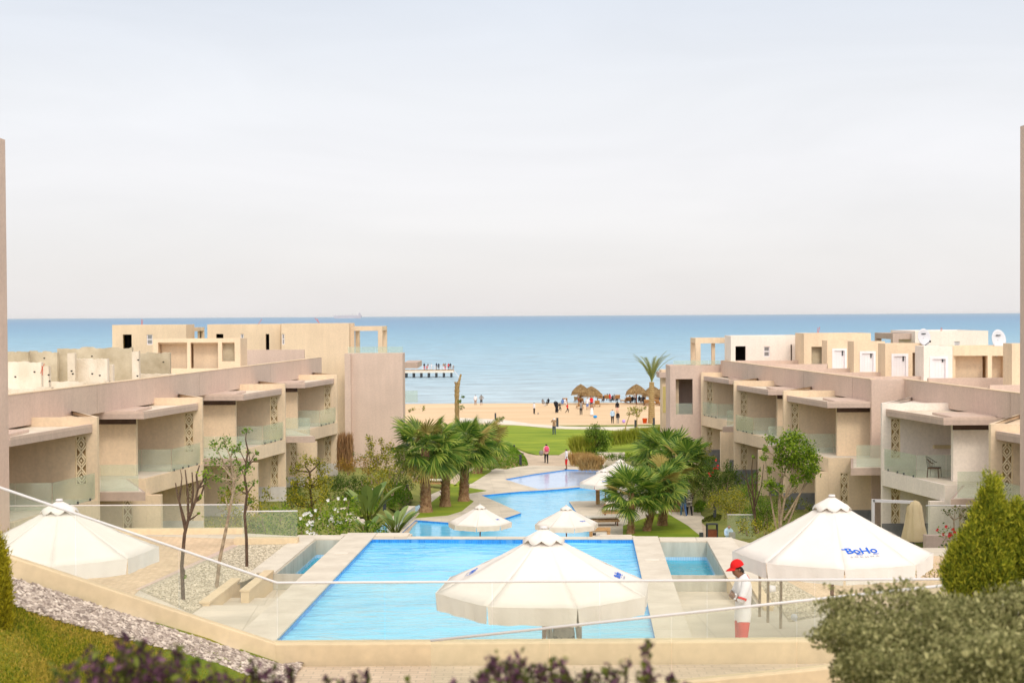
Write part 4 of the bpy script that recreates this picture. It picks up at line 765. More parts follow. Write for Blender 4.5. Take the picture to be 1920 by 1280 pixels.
room('cream stepped roof room with a white door, third from the sea on the right', (1551, 638.5), (1600, 700), 92, 1.6, 'cream', [('door', 1562, 655, 1586, 691)], zlow=-4.4)
room('cream roof room with a white door left of the middle pair on the right', (1601, 640), (1659.5, 705), 86, 1.6, 'cream', [('door', 1614, 660, 1640, 697), ('deep', 1648, 656, 1659, 697)], zlow=-4.4)
room('cream roof room with a white door beneath the left satellite dish', (1660, 644), (1731.5, 710), 80, 1.6, 'cream', [('door', 1673.5, 665, 1701, 705), ('deep', 1711, 661, 1731, 705)], zlow=-4.4)
room('white roof room with a white door between the two satellite dishes', (1732, 649), (1786, 715), 74.5, 1.6, 'white', [('door', 1745.5, 670, 1775.5, 709)], zlow=-4.4)
room('long cream roof room with two wide recesses below the right satellite dish', (1786.3, 649), (1895, 715), 75.5, 2.4, 'cream', [('deep', 1788, 667, 1852, 709), ('deep', 1860, 667, 1894, 709)], zlow=-4.4)
room('cream roof end wall beside the tall mauve wall on the right', (1897.5, 644), (1960, 722), 66, 1.2, 'cream', zlow=-4.4)
room('pale roof house with small windows behind the left satellite dish', (1716, 620.5), (1853, 660), 108, 7, 'white', [('window', 1789, 640, 1800, 648)], 'rooftop_room', zlow=-4.6)
frame('brown open frame behind the roof rooms on the right', 1674, 625, 1715, 660, 109, 5, 'ledge', .45, sides=(1, 0), zlow=-5)
for lab, x0, y0, x1, D in (('mauve roof parapet below the black doorway on the right', 1382, 676, 1511, 99), ('mauve roof parapet below the first grey doorway on the right', 1440, 683, 1552, 92), ('mauve roof parapet below the third white door from the right', 1490, 691, 1601, 87), ('mauve roof parapet below the white door under the left dish', 1540, 698.5, 1660, 81), ('mauve roof parapet left of the white roof room', 1601, 706, 1733, 75), ('long mauve roof parapet below the two wide recesses', 1741, 709, 1900, 69), ('nearest mauve roof parapet beside the tall mauve wall', 1856, 722, 1960, 62)):
    mb = MB(); a, b = at(x0, y0, D), at(x1, y0, D); mb.box(a.x, b.x, D, D + .22, -4.24, a.z); tag(mb.build('parapet_wall', 'mauve'), lab, 'wall', 'mauve parapets between the right roof terraces')
def dish(label, px, py, r, D, tilt):
    c = at(px, py, D); root = empty('satellite_dish', (c.x, c.y + .3, c.z - r - .5)); tag(root, label, 'satellite dish', 'satellite dishes on the right roofs')
    mb = MB(); n = 28; R_ = Euler((R(78), 0, R(tilt))).to_matrix(); rs = [0, .2, .4, .6, .8, 1]; vs = []
    for q in rs:
        for k in range(n): a = 2 * math.pi * k / n; vs.append(c + R_ @ Vector((q * r * math.cos(a) * .86, q * r * math.sin(a) * 1.08, (1 - q * q) * -r * .22)))
    mb.add(vs, [(i * n + k, i * n + (k + 1) % n, (i + 1) * n + (k + 1) % n, (i + 1) * n + k) for i in range(5) for k in range(n)]); o = part(mb, 'reflector', 'dish', root, True); so_ = o.modifiers.new('s', 'SOLIDIFY'); so_.thickness = .02
    mb = MB(); f = c + R_ @ Vector((r * .2, -r * .7, r * .9)); mb.tube([c + R_ @ Vector((0, -r, 0)), f], .02, 6); mb.ball(f, .06); part(mb, 'feed_arm', 'metal', root)
    mb = MB(); mb.tube([c + Vector((0, .12, 0)), c + Vector((0, .35, -.2)), Vector((c.x, c.y + .35, c.z - r - .45))], .045, 8); part(mb, 'mast', 'rail', root)
    mb = MB(); q = c + R_ @ Vector((0, r * .45, -r * .1)); mb.box(q.x - r * .25, q.x + r * .25, q.y - .07, q.y - .05, q.z - .03, q.z + .03); part(mb, 'marking', 'metal', root)
dish('white satellite dish on the roof edge left of the white roof room', 1733, 632, .46, 80, 14); dish('larger white satellite dish on the roof next to the tall mauve wall', 1873, 636, .50, 76, 14)
# tall mauve walls framing the view
for sx, x, yt, lab in ((-1, 9.5, 262, 'tall mauve house wall cut by the left edge of the photo'), (1, 1913, 237, 'tall mauve house wall cut by the right edge of the photo')):
    D = 33; c = at(x, yt, D + 4); c.y = D; root = empty('tall_house', (c.x + sx * 3, D + 2, -10)); tag(root, lab, 'house'); mb = MB(); X0 = c.x; mb.wall((X0, D), (X0 + 6, D), -12.2, c.z, .3, [(2, 4.2, -3, -.6), (2, 4.2, .6, 2.8)]) if sx > 0 else mb.wall((X0 - 6, D), (X0, D), -12.2, c.z, .3, [(1.8, 4, -3, -.6), (1.8, 4, .6, 2.8)])
    mb.box(X0, X0 + sx * .3, D + .303, D + 4, -12.2, c.z - .003); mb.box(X0 + sx * 6, X0 + sx * 5.7, D + .303, D + 4, -12.2, c.z - .003); mb.box(X0 + sx * .303, X0 + sx * 5.69, D + 3.7, D + 4, -12.2, c.z - .004); part(mb, 'wall', 'mauve', root)
    mb = MB(); mb.box(X0 + sx * .31, X0 + sx * 5.68, D + .31, D + 3.69, c.z - .5, c.z - .3); part(mb, 'roof', 'mauve', root)
    for zz in (-3, .6): mb = MB(); xa = X0 + sx * 2; mb.box(xa, xa + sx * 2.2, D + .1, D + .14, zz, zz + (2.4 if zz < 0 else 2.2)); part(mb, 'window', 'pane', root)

# ------------------------------------------------------------------ umbrellas
def textmesh(txt, size, mat_, M4, parent, name, ext=.002, shear=0):
    cu = bpy.data.curves.new(name, 'FONT'); cu.body = txt; cu.size = size; cu.extrude = ext; cu.align_x = 'CENTER'; cu.align_y = 'CENTER'; cu.offset = size * .022; cu.shear = shear
    t = bpy.data.objects.new(name, cu); COL.objects.link(t); bpy.context.view_layer.update(); me = bpy.data.meshes.new_from_object(t.evaluated_get(bpy.context.evaluated_depsgraph_get()))
    bpy.data.objects.remove(t); me.materials.clear(); me.materials.append(M[mat_]); me.transform(M4); o = bpy.data.objects.new(name, me); COL.objects.link(o); o.parent = parent; return o
def umbrella(Rr, ht, rise, ph, loc, label, group, logos=(), pole='wood', val=.24, seed=1, sag=.012, polelow=0):
    """octagonal market umbrella: 8 slack panels, hanging valance, scalloped vent cap, ribs and pole. ht = rim height"""
    root = empty('umbrella', loc); tag(root, label, 'umbrella', group); rnd = random.Random(seed); NS, NR = 8, 7
    def surf(t, u, k):                       # t 0..1 apex to rim, u 0..1 across panel k
        a0 = ph + k * math.pi / 4; a1 = a0 + math.pi / 4; p0 = Vector((math.cos(a0), math.sin(a0))); p1 = Vector((math.cos(a1), math.sin(a1))); p = p0.lerp(p1, u) * Rr * t
        z = ht + rise * (1 - t) - .035 * rise * math.sin(math.pi * t) - sag * math.sin(math.pi * u) * (math.sin(math.pi * t) + .18) * Rr / 1.55 + .005 * math.sin(u * 17 + k * 3 + t * 5) + .004 * math.sin(u * 5 - t * 23 + k)
        return Vector((p.x, p.y, z))
    mb = MB()
    for k in range(8):
        vs = []; fs = []
        for i in range(NR + 1):
            for j in range(NS + 1): vs.append(surf(.07 + .93 * i / NR, j / NS, k))
        for i in range(NR):
            for j in range(NS): a = i * (NS + 1) + j; fs.append((a, a + NS + 1, a + NS + 2, a + 1))
        mb.add(vs, fs)
    c = mb.build('canopy', 'canvas', root, True); sm = c.modifiers.new('s', 'SOLIDIFY'); sm.thickness = .006
    for k in range(8):
        mb = MB(); NV = 20; fl = [rnd.uniform(-.02, .03), rnd.uniform(-.02, .03)]
        for i in range(4):
            w_ = i / 3
            for j in range(NV + 1):
                g_ = .004 + .018 * w_; u = g_ + (1 - 2 * g_) * j / NV; p = surf(1, u, k); out_ = Vector((p.x, p.y, 0)).normalized(); q = p + out_ * (.004 + w_ * (-.012 + .016 * math.sin(u * 19 + k * 2.1) * math.sin(u * 7 + k) + (fl[0] if u < .12 else 0) * (1 - u / .12 if u < .12 else 0) + (fl[1] * (u - .88) / .12 if u > .88 else 0))); q.z -= w_ * (val + .006 * math.sin(u * 9 + k)); mb.v.append(tuple(q))
        mb.f = [(i * (NV + 1) + j, (i + 1) * (NV + 1) + j, (i + 1) * (NV + 1) + j + 1, i * (NV + 1) + j + 1) for i in range(3) for j in range(NV)]; mb.m = [0] * len(mb.f); v_ = mb.build('valance', 'canvas', root); sm = v_.modifiers.new('s', 'SOLIDIFY'); sm.thickness = .004
        mb = MB(); mb.tube([surf(1, .004 + .992 * j / 6, k) + Vector((0, 0, .003)) for j in range(7)], .006, 5); mb.build('hem', 'canvas', root)
    mb = MB(); n = 64; prof = [(r_, rise * (1 - r_ / 1.55) + h_) for r_, h_ in ((.02, .06), (.1, .055), (.2, .05), (.29, .045))]; vs = []
    for i, (r_, z) in enumerate(prof):
        for k in range(n):
            a = 2 * math.pi * k / n + ph; lob = abs(math.cos(4 * (a - ph))); f = 1 + (.07 * (lob - .6) if i == 3 else .01 * i * (lob - .6)); rr = r_ * f * Rr / 1.55
            vs.append((rr * math.cos(a), rr * math.sin(a), ht + z + (.045 * (1 - lob) ** .7 - .035 if i == 3 else 0) - .006 * lob * i))
    mb.add(vs, [(i * n + k, i * n + (k + 1) % n, (i + 1) * n + (k + 1) % n, (i + 1) * n + k) for i in range(3) for k in range(n)]); c = mb.build('vent_cap', 'canvas', root, True); sm = c.modifiers.new('s', 'SOLIDIFY'); sm.thickness = .006
    mb = MB(); mb.lathe([(0.001, ht + rise + .085), (.05, ht + rise + .08), (.06, ht + rise + .06), (.05, ht + rise + .05), (.001, ht + rise + .05)], 12); mb.build('finial', 'rail', root, True)
    mb = MB(); mb.tube([(0, 0, polelow), (0, 0, ht + rise + .05)], .032, 12); mb.build('pole', pole, root, True)
    for k in range(8):
        a = ph + k * math.pi / 4; mb = MB(); tip = (Rr * .97 * math.cos(a), Rr * .97 * math.sin(a), ht - .075); mb.bar((0, 0, ht + rise - .14), tip, .02, .025); mb.bar((0, 0, ht - .15), (tip[0] * .5, tip[1] * .5, ht + rise * .5 - .05), .02, .025); mb.build('rib', 'lwood', root)
    mb = MB(); mb.lathe([(.001, polelow + .1), (.30, polelow + .1), (.32, polelow + .06), (.32, polelow), (.001, polelow)], 20); mb.build('base', 'ledge', root)
    for k, u, t, sz in logos:
        p = surf(t, u, k) ; px_ = (surf(t, u + .05, k) - surf(t, u - .05, k)).normalized(); dn = (surf(t + .05, u, k) - surf(t - .05, u, k)).normalized(); nn = dn.cross(px_).normalized()
        if nn.z < 0: nn = -nn
        xx = px_; yy = nn.cross(xx).normalized(); 
        Ls = math.sqrt(Rr * Rr + rise * rise); I4 = Matrix.Identity(4)
        def lay(x, y, z): t2 = t - y / Ls; return surf(t2, u + x / (2 * Rr * t2 * math.sin(math.pi / 8)), k) + nn * (.0075 + z)
        o = textmesh('BoHo', sz, 'logo', I4, root, 'logo', .001); q_ = textmesh('S O K H N A', sz * .27, 'logog', Matrix.Translation((0, -sz * .72, 0)) @ Matrix.Scale(1.45, 4, (1, 0, 0)), root, 'lettering', .001)
        for ob in (o, q_):
            for v in ob.data.vertices: v.co = lay(*v.co)
        mb = MB()
        for xo in (-.30, .98): mb.box(sz * (xo - .23), sz * (xo + .23), -sz * .47, -sz * .40, -.001, .001)
        mb.box(-sz * 1.42, -sz * 1.12, sz * .16, sz * .28, -.001, .001); mb.v = [tuple(lay(*v)) for v in mb.v]; b = mb.build('logo_bar', 'logo', o)
    return root
UG = 'white umbrellas around the pools'
c = at(1560, 1035, 23.6); umbrella(1.645, c.z - ZD, .88, R(-90 - 6 + 0), (c.x, c.y, ZD), 'large white umbrella with a blue logo beside the man in the red cap', UG, [(0, .385, .735, .235)])
c = at(1020, 1100, 20.5); umbrella(1.60, c.z - ZD, .80, R(-90 + 15), (c.x, c.y, ZD), 'large white umbrella in the middle of the photo, in front of the main pool', UG, [(1, .5, .72, .15), (5, .52, .70, .15)], seed=2)
c = at(112, 1032, 23); umbrella(1.56, c.z - ZD, .76, R(-90 + 13), (c.x, c.y, ZD), 'large plain white umbrella behind the sloping railing on the left', UG, seed=3)
c = at(900, 967, 70); umbrella(1.58, c.z + 12, .82, R(-95), (c.x, c.y, -12.3), 'small white umbrella over the water beside the deck corner', UG, [(1, .4, .7, .12)], seed=4, polelow=0)
c = at(1062, 981, 71); umbrella(1.62, c.z + 12, .85, R(-78), (c.x, c.y, ZL), 'small white umbrella just above the top of the large middle one', UG, [(0, .75, .7, .12)], seed=5)
c = at(1135, 908, 88); umbrella(1.68, c.z + 12, .85, R(-72), (c.x, c.y, -11.9), 'white umbrella half hidden by the fan palm, nearer of the overlapping two', UG, [(7, .5, .7, .16)], seed=6)
c = at(1163, 889, 94); umbrella(1.72, c.z + 12, .85, R(-72), (c.x, c.y, -11.9), 'white umbrella half hidden by the fan palm, farther of the overlapping two', UG, [(7, .5, .7, .16)], seed=7)
root = empty('umbrella', (at(1715, 1005, 47).x, 47, -12)); tag(root, 'folded beige umbrella hanging from a white metal arm above the brown wall', 'umbrella')
k = at(1715, 943, 47); mb = MB(); n = 40; rnd = random.Random(4)
for (r_, z) in ((.02, .1), (.12, .05), (.2, -.1), (.22, -.3), (.27, -.7), (.36, -1.15), (.33, -1.25)): mb.v += [(k.x + (r_ + .30 * r_ * math.sin(q * 2 * math.pi * 9 / n + z)) * math.cos(2 * math.pi * q / n), 47 + r_ * .8 * math.sin(2 * math.pi * q / n), k.z + z) for q in range(n)]
mb.f = [(i * n + q, i * n + (q + 1) % n, (i + 1) * n + (q + 1) % n, (i + 1) * n + q) for i in range(6) for q in range(n)]; mb.m = [0] * len(mb.f); part(mb, 'canopy', 'canvasd', root, True)
mb = MB(); a, b = at(1637, 938, 47), at(1713, 941, 47); mb.bar(a, b, .09, .09); mb.bar((a.x, 47, a.z + .045), (a.x, 47, -12), .09, .09); part(mb, 'arm', 'rail', root); mb = MB(); mb.tube([b, b + Vector((0, 0, -1.4))], .03, 6); part(mb, 'pole', 'metal', root)

# ------------------------------------------------------------------ people
def rotz(v, a): return Vector((v[0] * math.cos(a) - v[1] * math.sin(a), v[0] * math.sin(a) + v[1] * math.cos(a), v[2]))
BODY = dict(pelvis=(0, 0, .53), waist=(0, -.005, .61), chest=(0, -.01, .715), neck=(0, -.008, .825), throat=(0, .002, .862), jaw=(0, .012, .895), brow=(0, .006, .945))
RAD = dict(pelvis=.080, waist=.070, chest=.085, neck=.040, throat=.033, jaw=.045, brow=.052, hip=.058, knee=.036, ankle=.024, heel=.024, toe=.017, sh=.036, elbow=.026, wrist=.018, hand=.02)
def pose_pts(pose):
    p = dict(BODY)
    for s, n in ((-1, 'L'), (1, 'R')):
        p['sh' + n] = (s * .105, -.01, .80); p['elbow' + n] = (s * .135, -.02, .635); p['wrist' + n] = (s * .135, .035, .495); p['hand' + n] = (s * .13, .05, .44)
        p['hip' + n] = (s * .052, 0, .49); p['knee' + n] = (s * .058, .012, .275); p['ankle' + n] = (s * .06, -.012, .04); p['toe' + n] = (s * .068, .075, .016)
    if pose == 'walk':
        p.update(kneeL=(-.055, .08, .285), ankleL=(-.055, .10, .05), toeL=(-.06, .19, .03), kneeR=(.055, -.01, .275), ankleR=(.055, -.12, .06), toeR=(.06, -.055, .012), elbowL=(-.13, -.07, .65), wristL=(-.13, -.06, .52), handL=(-.13, -.05, .47), elbowR=(.13, .02, .64), wristR=(.12, .11, .54), handR=(.12, .14, .50))
    if pose == 'run':
        p.update(kneeL=(-.06, .14, .33), ankleL=(-.06, .08, .13), toeL=(-.06, .15, .09), kneeR=(.06, -.06, .27), ankleR=(.06, -.22, .14), toeR=(.06, -.18, .07), elbowL=(-.16, -.09, .68), wristL=(-.2, .02, .66), handL=(-.21, .05, .66), elbowR=(.19, .0, .73), wristR=(.28, .04, .74), handR=(.32, .05, .74))
    if pose in ('cross', 'read'):
        p.update(elbowL=(-.135, .045, .655), wristL=(.02, .098, .668), handL=(.085, .078, .68), elbowR=(.135, .045, .655), wristR=(-.01, .115, .685), handR=(-.075, .10, .69))
        p.update(jaw=(0, .045, .89), brow=(0, .05, .94), throat=(0, .015, .858))
    if pose == 'read': p.update(wristL=(-.03, .16, .68), handL=(-.01, .19, .70), wristR=(.03, .16, .68), handR=(.02, .19, .70))
    if pose == 'phone': p.update(elbowL=(-.15, .09, .75), wristL=(-.06, .16, .84), handL=(-.03, .16, .88), elbowR=(.15, .09, .75), wristR=(.06, .16, .84), handR=(.03, .16, .88))
    if pose == 'hips': p.update(elbowL=(-.2, -.04, .66), wristL=(-.12, 0, .56), handL=(-.09, .01, .55), elbowR=(.2, -.04, .66), wristR=(.12, 0, .56), handR=(.09, .01, .55))
    if pose == 'sit':
        for k in list(p): p[k] = (p[k][0], p[k][1] - .02, p[k][2] - .27)
        for s, n in ((-1, 'L'), (1, 'R')): p['hip' + n] = (s * .055, .03, .245); p['knee' + n] = (s * .075, .25, .265); p['ankle' + n] = (s * .075, .27, .04); p['toe' + n] = (s * .08, .35, .016); p['elbow' + n] = (s * .14, .03, .40); p['wrist' + n] = (s * .09, .15, .33); p['hand' + n] = (s * .08, .19, .31)
    return p
SEG = [('pelvis', 'waist', 't'), ('waist', 'chest', 't'), ('chest', 'neck', 't'), ('neck', 'throat', 'n'), ('throat', 'jaw', 'h'), ('jaw', 'brow', 'h')]
for n in 'LR': SEG += [('neck', 'sh' + n, 't'), ('sh' + n, 'elbow' + n, 'u'), ('elbow' + n, 'wrist' + n, 'f'), ('wrist' + n, 'hand' + n, 'p'), ('pelvis', 'hip' + n, 'l'), ('hip' + n, 'knee' + n, 'l'), ('knee' + n, 'ankle' + n, 'c'), ('ankle' + n, 'toe' + n, 's')]
PCACHE = {}
def person_mesh(pose, fat=1.0, detail=1):
    key = (pose, fat, detail)
    if key in PCACHE: return PCACHE[key]
    P = pose_pts(pose); names = list(P); idx = {n: i for i, n in enumerate(names)}; vs = [P[n] for n in names]; rad = [RAD[n.rstrip('LR')] * (fat if n in ('pelvis', 'waist', 'chest') else 1) for n in names]; es = [(idx[a], idx[b]) for a, b, _ in SEG]
    if detail > 1:      # nose, ears, and five fingers on each hand
        def addp(base, co, r_): vs.append(tuple(co)); rad.append(r_); es.append((base, len(vs) - 1)); return len(vs) - 1
        j = Vector(P['jaw']); addp(idx['jaw'], j + Vector((0, .052, .022)), .008); addp(idx['jaw'], j + Vector((0, .046, -.012)), .011)
        for n in 'LR':
            w_, h = Vector(P['wrist' + n]), Vector(P['hand' + n]); d = (h - w_).normalized(); sd_ = d.cross(Vector((0, 1, .2))).normalized()
            for q in range(4): o = sd_ * (q - 1.5) * .0105; a = addp(idx['hand' + n], h + d * .022 + o, .0062); addp(a, h + d * (.040 - .003 * abs(q - 1.5)) + o * 1.1 + Vector((0, .004, -.004)), .005)
            addp(idx['hand' + n], h + sd_ * -.026 + d * .006, .006)
    me = bpy.data.meshes.new('body'); me.from_pydata(vs, es, []); ob = bpy.data.objects.new('body', me); COL.objects.link(ob); ob.modifiers.new('k', 'SKIN'); su = ob.modifiers.new('u', 'SUBSURF'); su.levels = 1 if detail == 1 else 2
    for i, sv in enumerate(me.skin_vertices[0].data):
        r_ = rad[i]; sv.radius = (r_, r_); sv.use_root = (i == idx['pelvis'])
        if i < len(names) and names[i] in ('chest', 'waist', 'pelvis'): sv.radius = (r_ * 1.12, r_ * .78)
    bpy.context.view_layer.update(); ev = ob.evaluated_get(bpy.context.evaluated_depsgraph_get()); m2 = bpy.data.meshes.new_from_object(ev); bpy.data.objects.remove(ob)
    V = np.array([v.co for v in m2.vertices]); Nn = np.array([v.normal for v in m2.vertices]); Fs = [tuple(f.vertices) for f in m2.polygons]
    cen = np.array([V[list(f)].mean(0) for f in Fs]); best = np.full(len(Fs), 9.); lab = np.empty(len(Fs), object)
    for a, b, l in SEG:
        A, B = np.array(P[a]), np.array(P[b]); t = np.clip(((cen - A) @ (B - A)) / ((B - A) @ (B - A)), 0, 1); d = np.linalg.norm(cen - (A + t[:, None] * (B - A)), axis=1) / (RAD[b.rstrip('LR')] + RAD[a.rstrip('LR')]) * 2
        k = d < best; best[k] = d[k]; lab[k] = l
    PCACHE[key] = (V, Nn, Fs, cen, lab, P); return PCACHE[key]
def person(loc, yaw, h, pose, shirt, legs, label, group=None, sleeves='tu', lower='lc', hair='hair', skin='skin', fat=1.0, detail=1, shoes='metal', skirt=None, scarf=None, hat=None, hang=0.0):
    V, Nn, Fs, cen, lab, P = person_mesh(pose, fat, detail); root = empty('person', loc, yaw); tag(root, label, 'person', group)
    def sub(name, mask, off, m):
        fs = [f for f, k in zip(Fs, mask) if k]
        if not fs: return
        ids = sorted({i for f in fs for i in f}); mp_ = {i: j for j, i in enumerate(ids)}; vv = (V[ids] + Nn[ids] * off) * h; me = bpy.data.meshes.new(name); me.from_pydata(vv.tolist(), [], [tuple(mp_[i] for i in f) for f in fs]); me.polygons.foreach_set('use_smooth', [True] * len(fs)); me.materials.append(M[m]); o = bpy.data.objects.new(name, me); COL.objects.link(o); o.parent = root; return o
    sub('body', np.ones(len(Fs), bool), 0, skin)
    sub('shirt', np.array([l in sleeves or (l == 'l' and c[2] > P['pelvis'][2] - .03 - hang) for l, c in zip(lab, cen)]), .009, shirt)
    if legs: sub('trousers', np.array([(l in lower) or (l == 't' and c[2] < P['pelvis'][2] + .02) for l, c in zip(lab, cen)]), .006, legs)
    if shoes: sub('shoes', np.array([l == 's' for l in lab]), .006, shoes)
    jw, br = Vector(P['jaw']), Vector(P['brow'])
    hm = np.array([l == 'h' and ((c[2] > br.z + .012) or (c[1] < jw.y - .004 and c[2] > jw.z - (.02 if detail == 1 else -.006))) for l, c in zip(lab, cen)]); sub('hair', hm if not scarf else np.array([l in 'hn' and not (c[1] > jw.y + .02 and jw.z - .02 < c[2] < br.z + .01) for l, c in zip(lab, cen)]), .010 if not scarf else .014, scarf or hair)
    if skirt:
        z0, z1 = skirt[0] * h, P['waist'][2] * h; mb = MB(); n = 24; prof = [(.105 * h, z1), (.115 * h, z1 - .1 * h), (.12 * h, (z0 + z1) / 2), (.14 * h, z0)]
        vs = [(r_ * (1 + .06 * math.sin(k * 1.9) * i / 3) * math.cos(2 * math.pi * k / n), r_ * .8 * math.sin(2 * math.pi * k / n) + P['waist'][1] * h, z) for i, (r_, z) in enumerate(prof) for k in range(n)]
        mb.add(vs, [(i * n + k, i * n + (k + 1) % n, (i + 1) * n + (k + 1) % n, (i + 1) * n + k) for i in range(3) for k in range(n)]); mb.build('skirt', skirt[1], root, True)
    return root
# the man in the red cap: stands by the pool, arms folded, looking down to the left
c = on(1388, 1262, ZD) if False else None
g = at(1392, 1100, 22.5); mp_loc = (g.x, 22.5, ZD); TL = R(90 + 6)
man = person(mp_loc, TL, 1.76, 'cross', 'wcloth', 'redshort', 'man in a white shirt and red cap standing with folded arms by the pool', skin='skind', detail=2, lower='l', fat=1.12, hang=.05, shoes='black', sleeves='tu')
for ch in man.children:
    if ch.name.startswith('hair'): pass
P = pose_pts('cross'); br = Vector(P['brow']) * 1.76; jw = Vector(P['jaw']) * 1.76
mb = MB(); vs = []; n = 24
for i in range(7):
    t = i / 6 * math.pi / 2
    for k in range(n): a = 2 * math.pi * k / n; vs.append((math.cos(a) * .098 * math.cos(t), math.sin(a) * .112 * math.cos(t), .115 * math.sin(t)))
mb.add(vs, [(i * n + k, i * n + (k + 1) % n, (i + 1) * n + (k + 1) % n, (i + 1) * n + k) for i in range(6) for k in range(n)])
CT = Matrix.Translation(br + Vector((0, -.004, .005))) @ Matrix.Rotation(R(-16), 4, 'X'); mb.v = [tuple(CT @ Vector(v)) for v in mb.v]; cap = mb.build('cap', 'red', man, True)
mb = MB(); vs = []; 
for i in range(5):
    for k in range(13): a = R(-62 + 124 * k / 12); rr = 1 + .85 * i / 4 * math.cos(a * .9); vs.append((math.sin(a) * .096 * (1 + .12 * i / 4), math.cos(a) * .108 * rr, .012 - .028 * i / 4 - .02 * math.sin(a) ** 2))
mb.add(vs, [(i * 13 + k, i * 13 + k + 1, i * 13 + k + 14, i * 13 + k + 13) for i in range(4) for k in range(12)]); mb.v = [tuple(CT @ Vector(v)) for v in mb.v]; vi = mb.build('visor', 'red', cap, True); q = vi.modifiers.new('s', 'SOLIDIFY'); q.thickness = .006
for s in (-1, 1):
    mb = MB(); mb.ball((s * .082, jw.y - .01, jw.z + .045), .022, 8, 0, (.4, .8, 1.2)); mb.build('ear', 'skind', man, True)
    mb = MB(); mb.ball((s * .033, jw.y + .078, jw.z + .058), .011, 8, 0, (1.2, .6, .7)); mb.build('eye', 'black', man, True)
    mb = MB(); e, sh = Vector(P['elbowL' if s < 0 else 'elbowR']) * 1.76, Vector(P['shL' if s < 0 else 'shR']) * 1.76; d = (e - sh).normalized(); m0 = sh.lerp(e, .80); mb.tube([m0, m0 + d * .035], [.072, .070], 16, cap=False); mb.build('sleeve_cuff', 'red', man, True)
mb = MB(); nk = Vector(P['neck']) * 1.76; mb.tube([nk + Vector((0, -.005, -.02)), nk + Vector((0, .008, .05))], [.105, .08], 18, cap=False); o = mb.build('collar', 'red', man, True); q = o.modifiers.new('s', 'SOLIDIFY'); q.thickness = .008
g = at(1056, 1165, 19.9); g = at(1057, 1165, 21.3); person((g.x, 21.3, ZD), R(188), 1.66, 'stand', 'grey', 'black', 'person in a grey shirt under the large middle umbrella, head hidden', sleeves='tuf', fat=1.05, detail=2)
def pz(px, pyf, z): v = on(px, pyf, z); return (v.x, v.y, z)
person(pz(1361, 1060, -12.0)[0:0] or tuple(at(1366, 1010, 70).xy) + (-11.92,), R(200), 1.62, 'read', 'lblue', 'black', 'woman in a pale blue jacket reading behind the right water channel', sleeves='tuf', detail=2, hair='hair', hang=.06)
mb = MB(); g = at(1374, 1003, 69.6); mb.box(g.x - .2, g.x + .12, 69.55, 69.6, g.z - .16, g.z + .16); tag(mb.build('book', 'grey'), 'dark book or bag held by the woman in the pale jacket', 'book')
person(pz(1282, 968, -11.94), R(15), 1.72, 'walk', 'navy', 'jeans', 'man in dark top and blue jeans walking beside the fan palm trunk', sleeves='tuf', hair='hair', detail=1)
person(pz(1293, 967, -11.94), R(10), 1.66, 'walk', 'pattern', 'black', 'woman in a patterned shawl and black trousers seen from behind', sleeves='tuf', scarf='pattern', hang=.16)
person(pz(1062, 880, -11.9), R(95), 1.66, 'stand', 'wcloth', 'red', 'boy in a white shirt and red shorts at the edge of the far pool', lower='l', skin='skind', shoes='metal')
bw = person(pz(1024.5, 868.5, -11.955), R(5), 1.64, 'walk', 'peach', 'black', 'woman with a pink backpack walking on the paved path', sleeves='tuf')
mb = MB(); v = pz(1025, 868.5, -11.955); mb.ball((v[0], v[1] - .2, v[2] + 1.2), .19, 12, 0, (.95, .6, 1.25)); tag(mb.build('backpack', 'pink', None, True), 'pink backpack worn by the woman on the path', 'backpack')
mb = MB(); mb.ball((v[0] - .42, v[1] - .05, v[2] + .86), .24, 12, 0, (.8, .5, .95)); mb.tube([(v[0] - .5, v[1] - .05, v[2] + 1.0), (v[0] - .36, v[1] - .05, v[2] + 1.3), (v[0] - .3, v[1] - .05, v[2] + 1.0)], .012, 6); tag(mb.build('bag', 'grey', None, True), 'grey bag carried by the woman with the pink backpack', 'bag')
person(pz(1039, 814.5, -12.0), R(10), 1.72, 'phone', 'tanc', 'navy', 'person in a pale patterned top standing on the lawn', sleeves='tuf', scarf='wcloth')
BP = 'people on the beach'
person(pz(891.5, 759.5, -13.62), R(5), 1.62, 'stand', 'wcloth', 'tanc', 'person in a white top and tan trousers at the water edge', BP)
person(pz(902.5, 759.5, -13.62), R(5), 1.68, 'hips', 'grey', 'black', 'person in a grey top and black shorts at the water edge', BP, lower='l')
def bz(px, pyf): # on the sloping sand
    for D in np.arange(158, 232, .25):
        v = at(px, pyf, float(D))
        if v.z <= H(v.x, v.y) + .02: return (v.x, v.y, H(v.x, v.y) + .03)
    v = at(px, pyf, 222); return (v.x, v.y, v.z)
def bh(px, y0, y1): p_ = bz(px, y1); return p_, (y1 - y0) / F * p_[1]
def bp(px, y0, y1, yaw, pose, shirt, legs, label, k=1.0, **kw):
    p_, h = bh(px, y0, y1); return person(p_, R(yaw), h * k, pose, shirt, legs, label, BP, **kw)
bp(1001.5, 754, 776, -60, 'stand', 'wcloth', 'black', 'boy in a white shirt and black trousers alone on the left of the sand', sleeves='tuf')
bp(1044, 751, 774, 20, 'stand', 'black', 'black', 'woman in a long black dress on the sand', sleeves='tuf', skirt=(.06, 'black'), scarf='black')
bp(1050, 754, 772, -80, 'run', 'black', 'black', 'child in black running beside the woman in the long dress', sleeves='tuf')
bp(1064, 756, 775, -80, 'run', 'red', 'black', 'child in a red top and black trousers running on the sand', sleeves='tuf')
bp(1089.5, 752, 778, 5, 'phone', 'grey', 'black', 'person in a grey top with raised arms seen from behind', sleeves='tu')
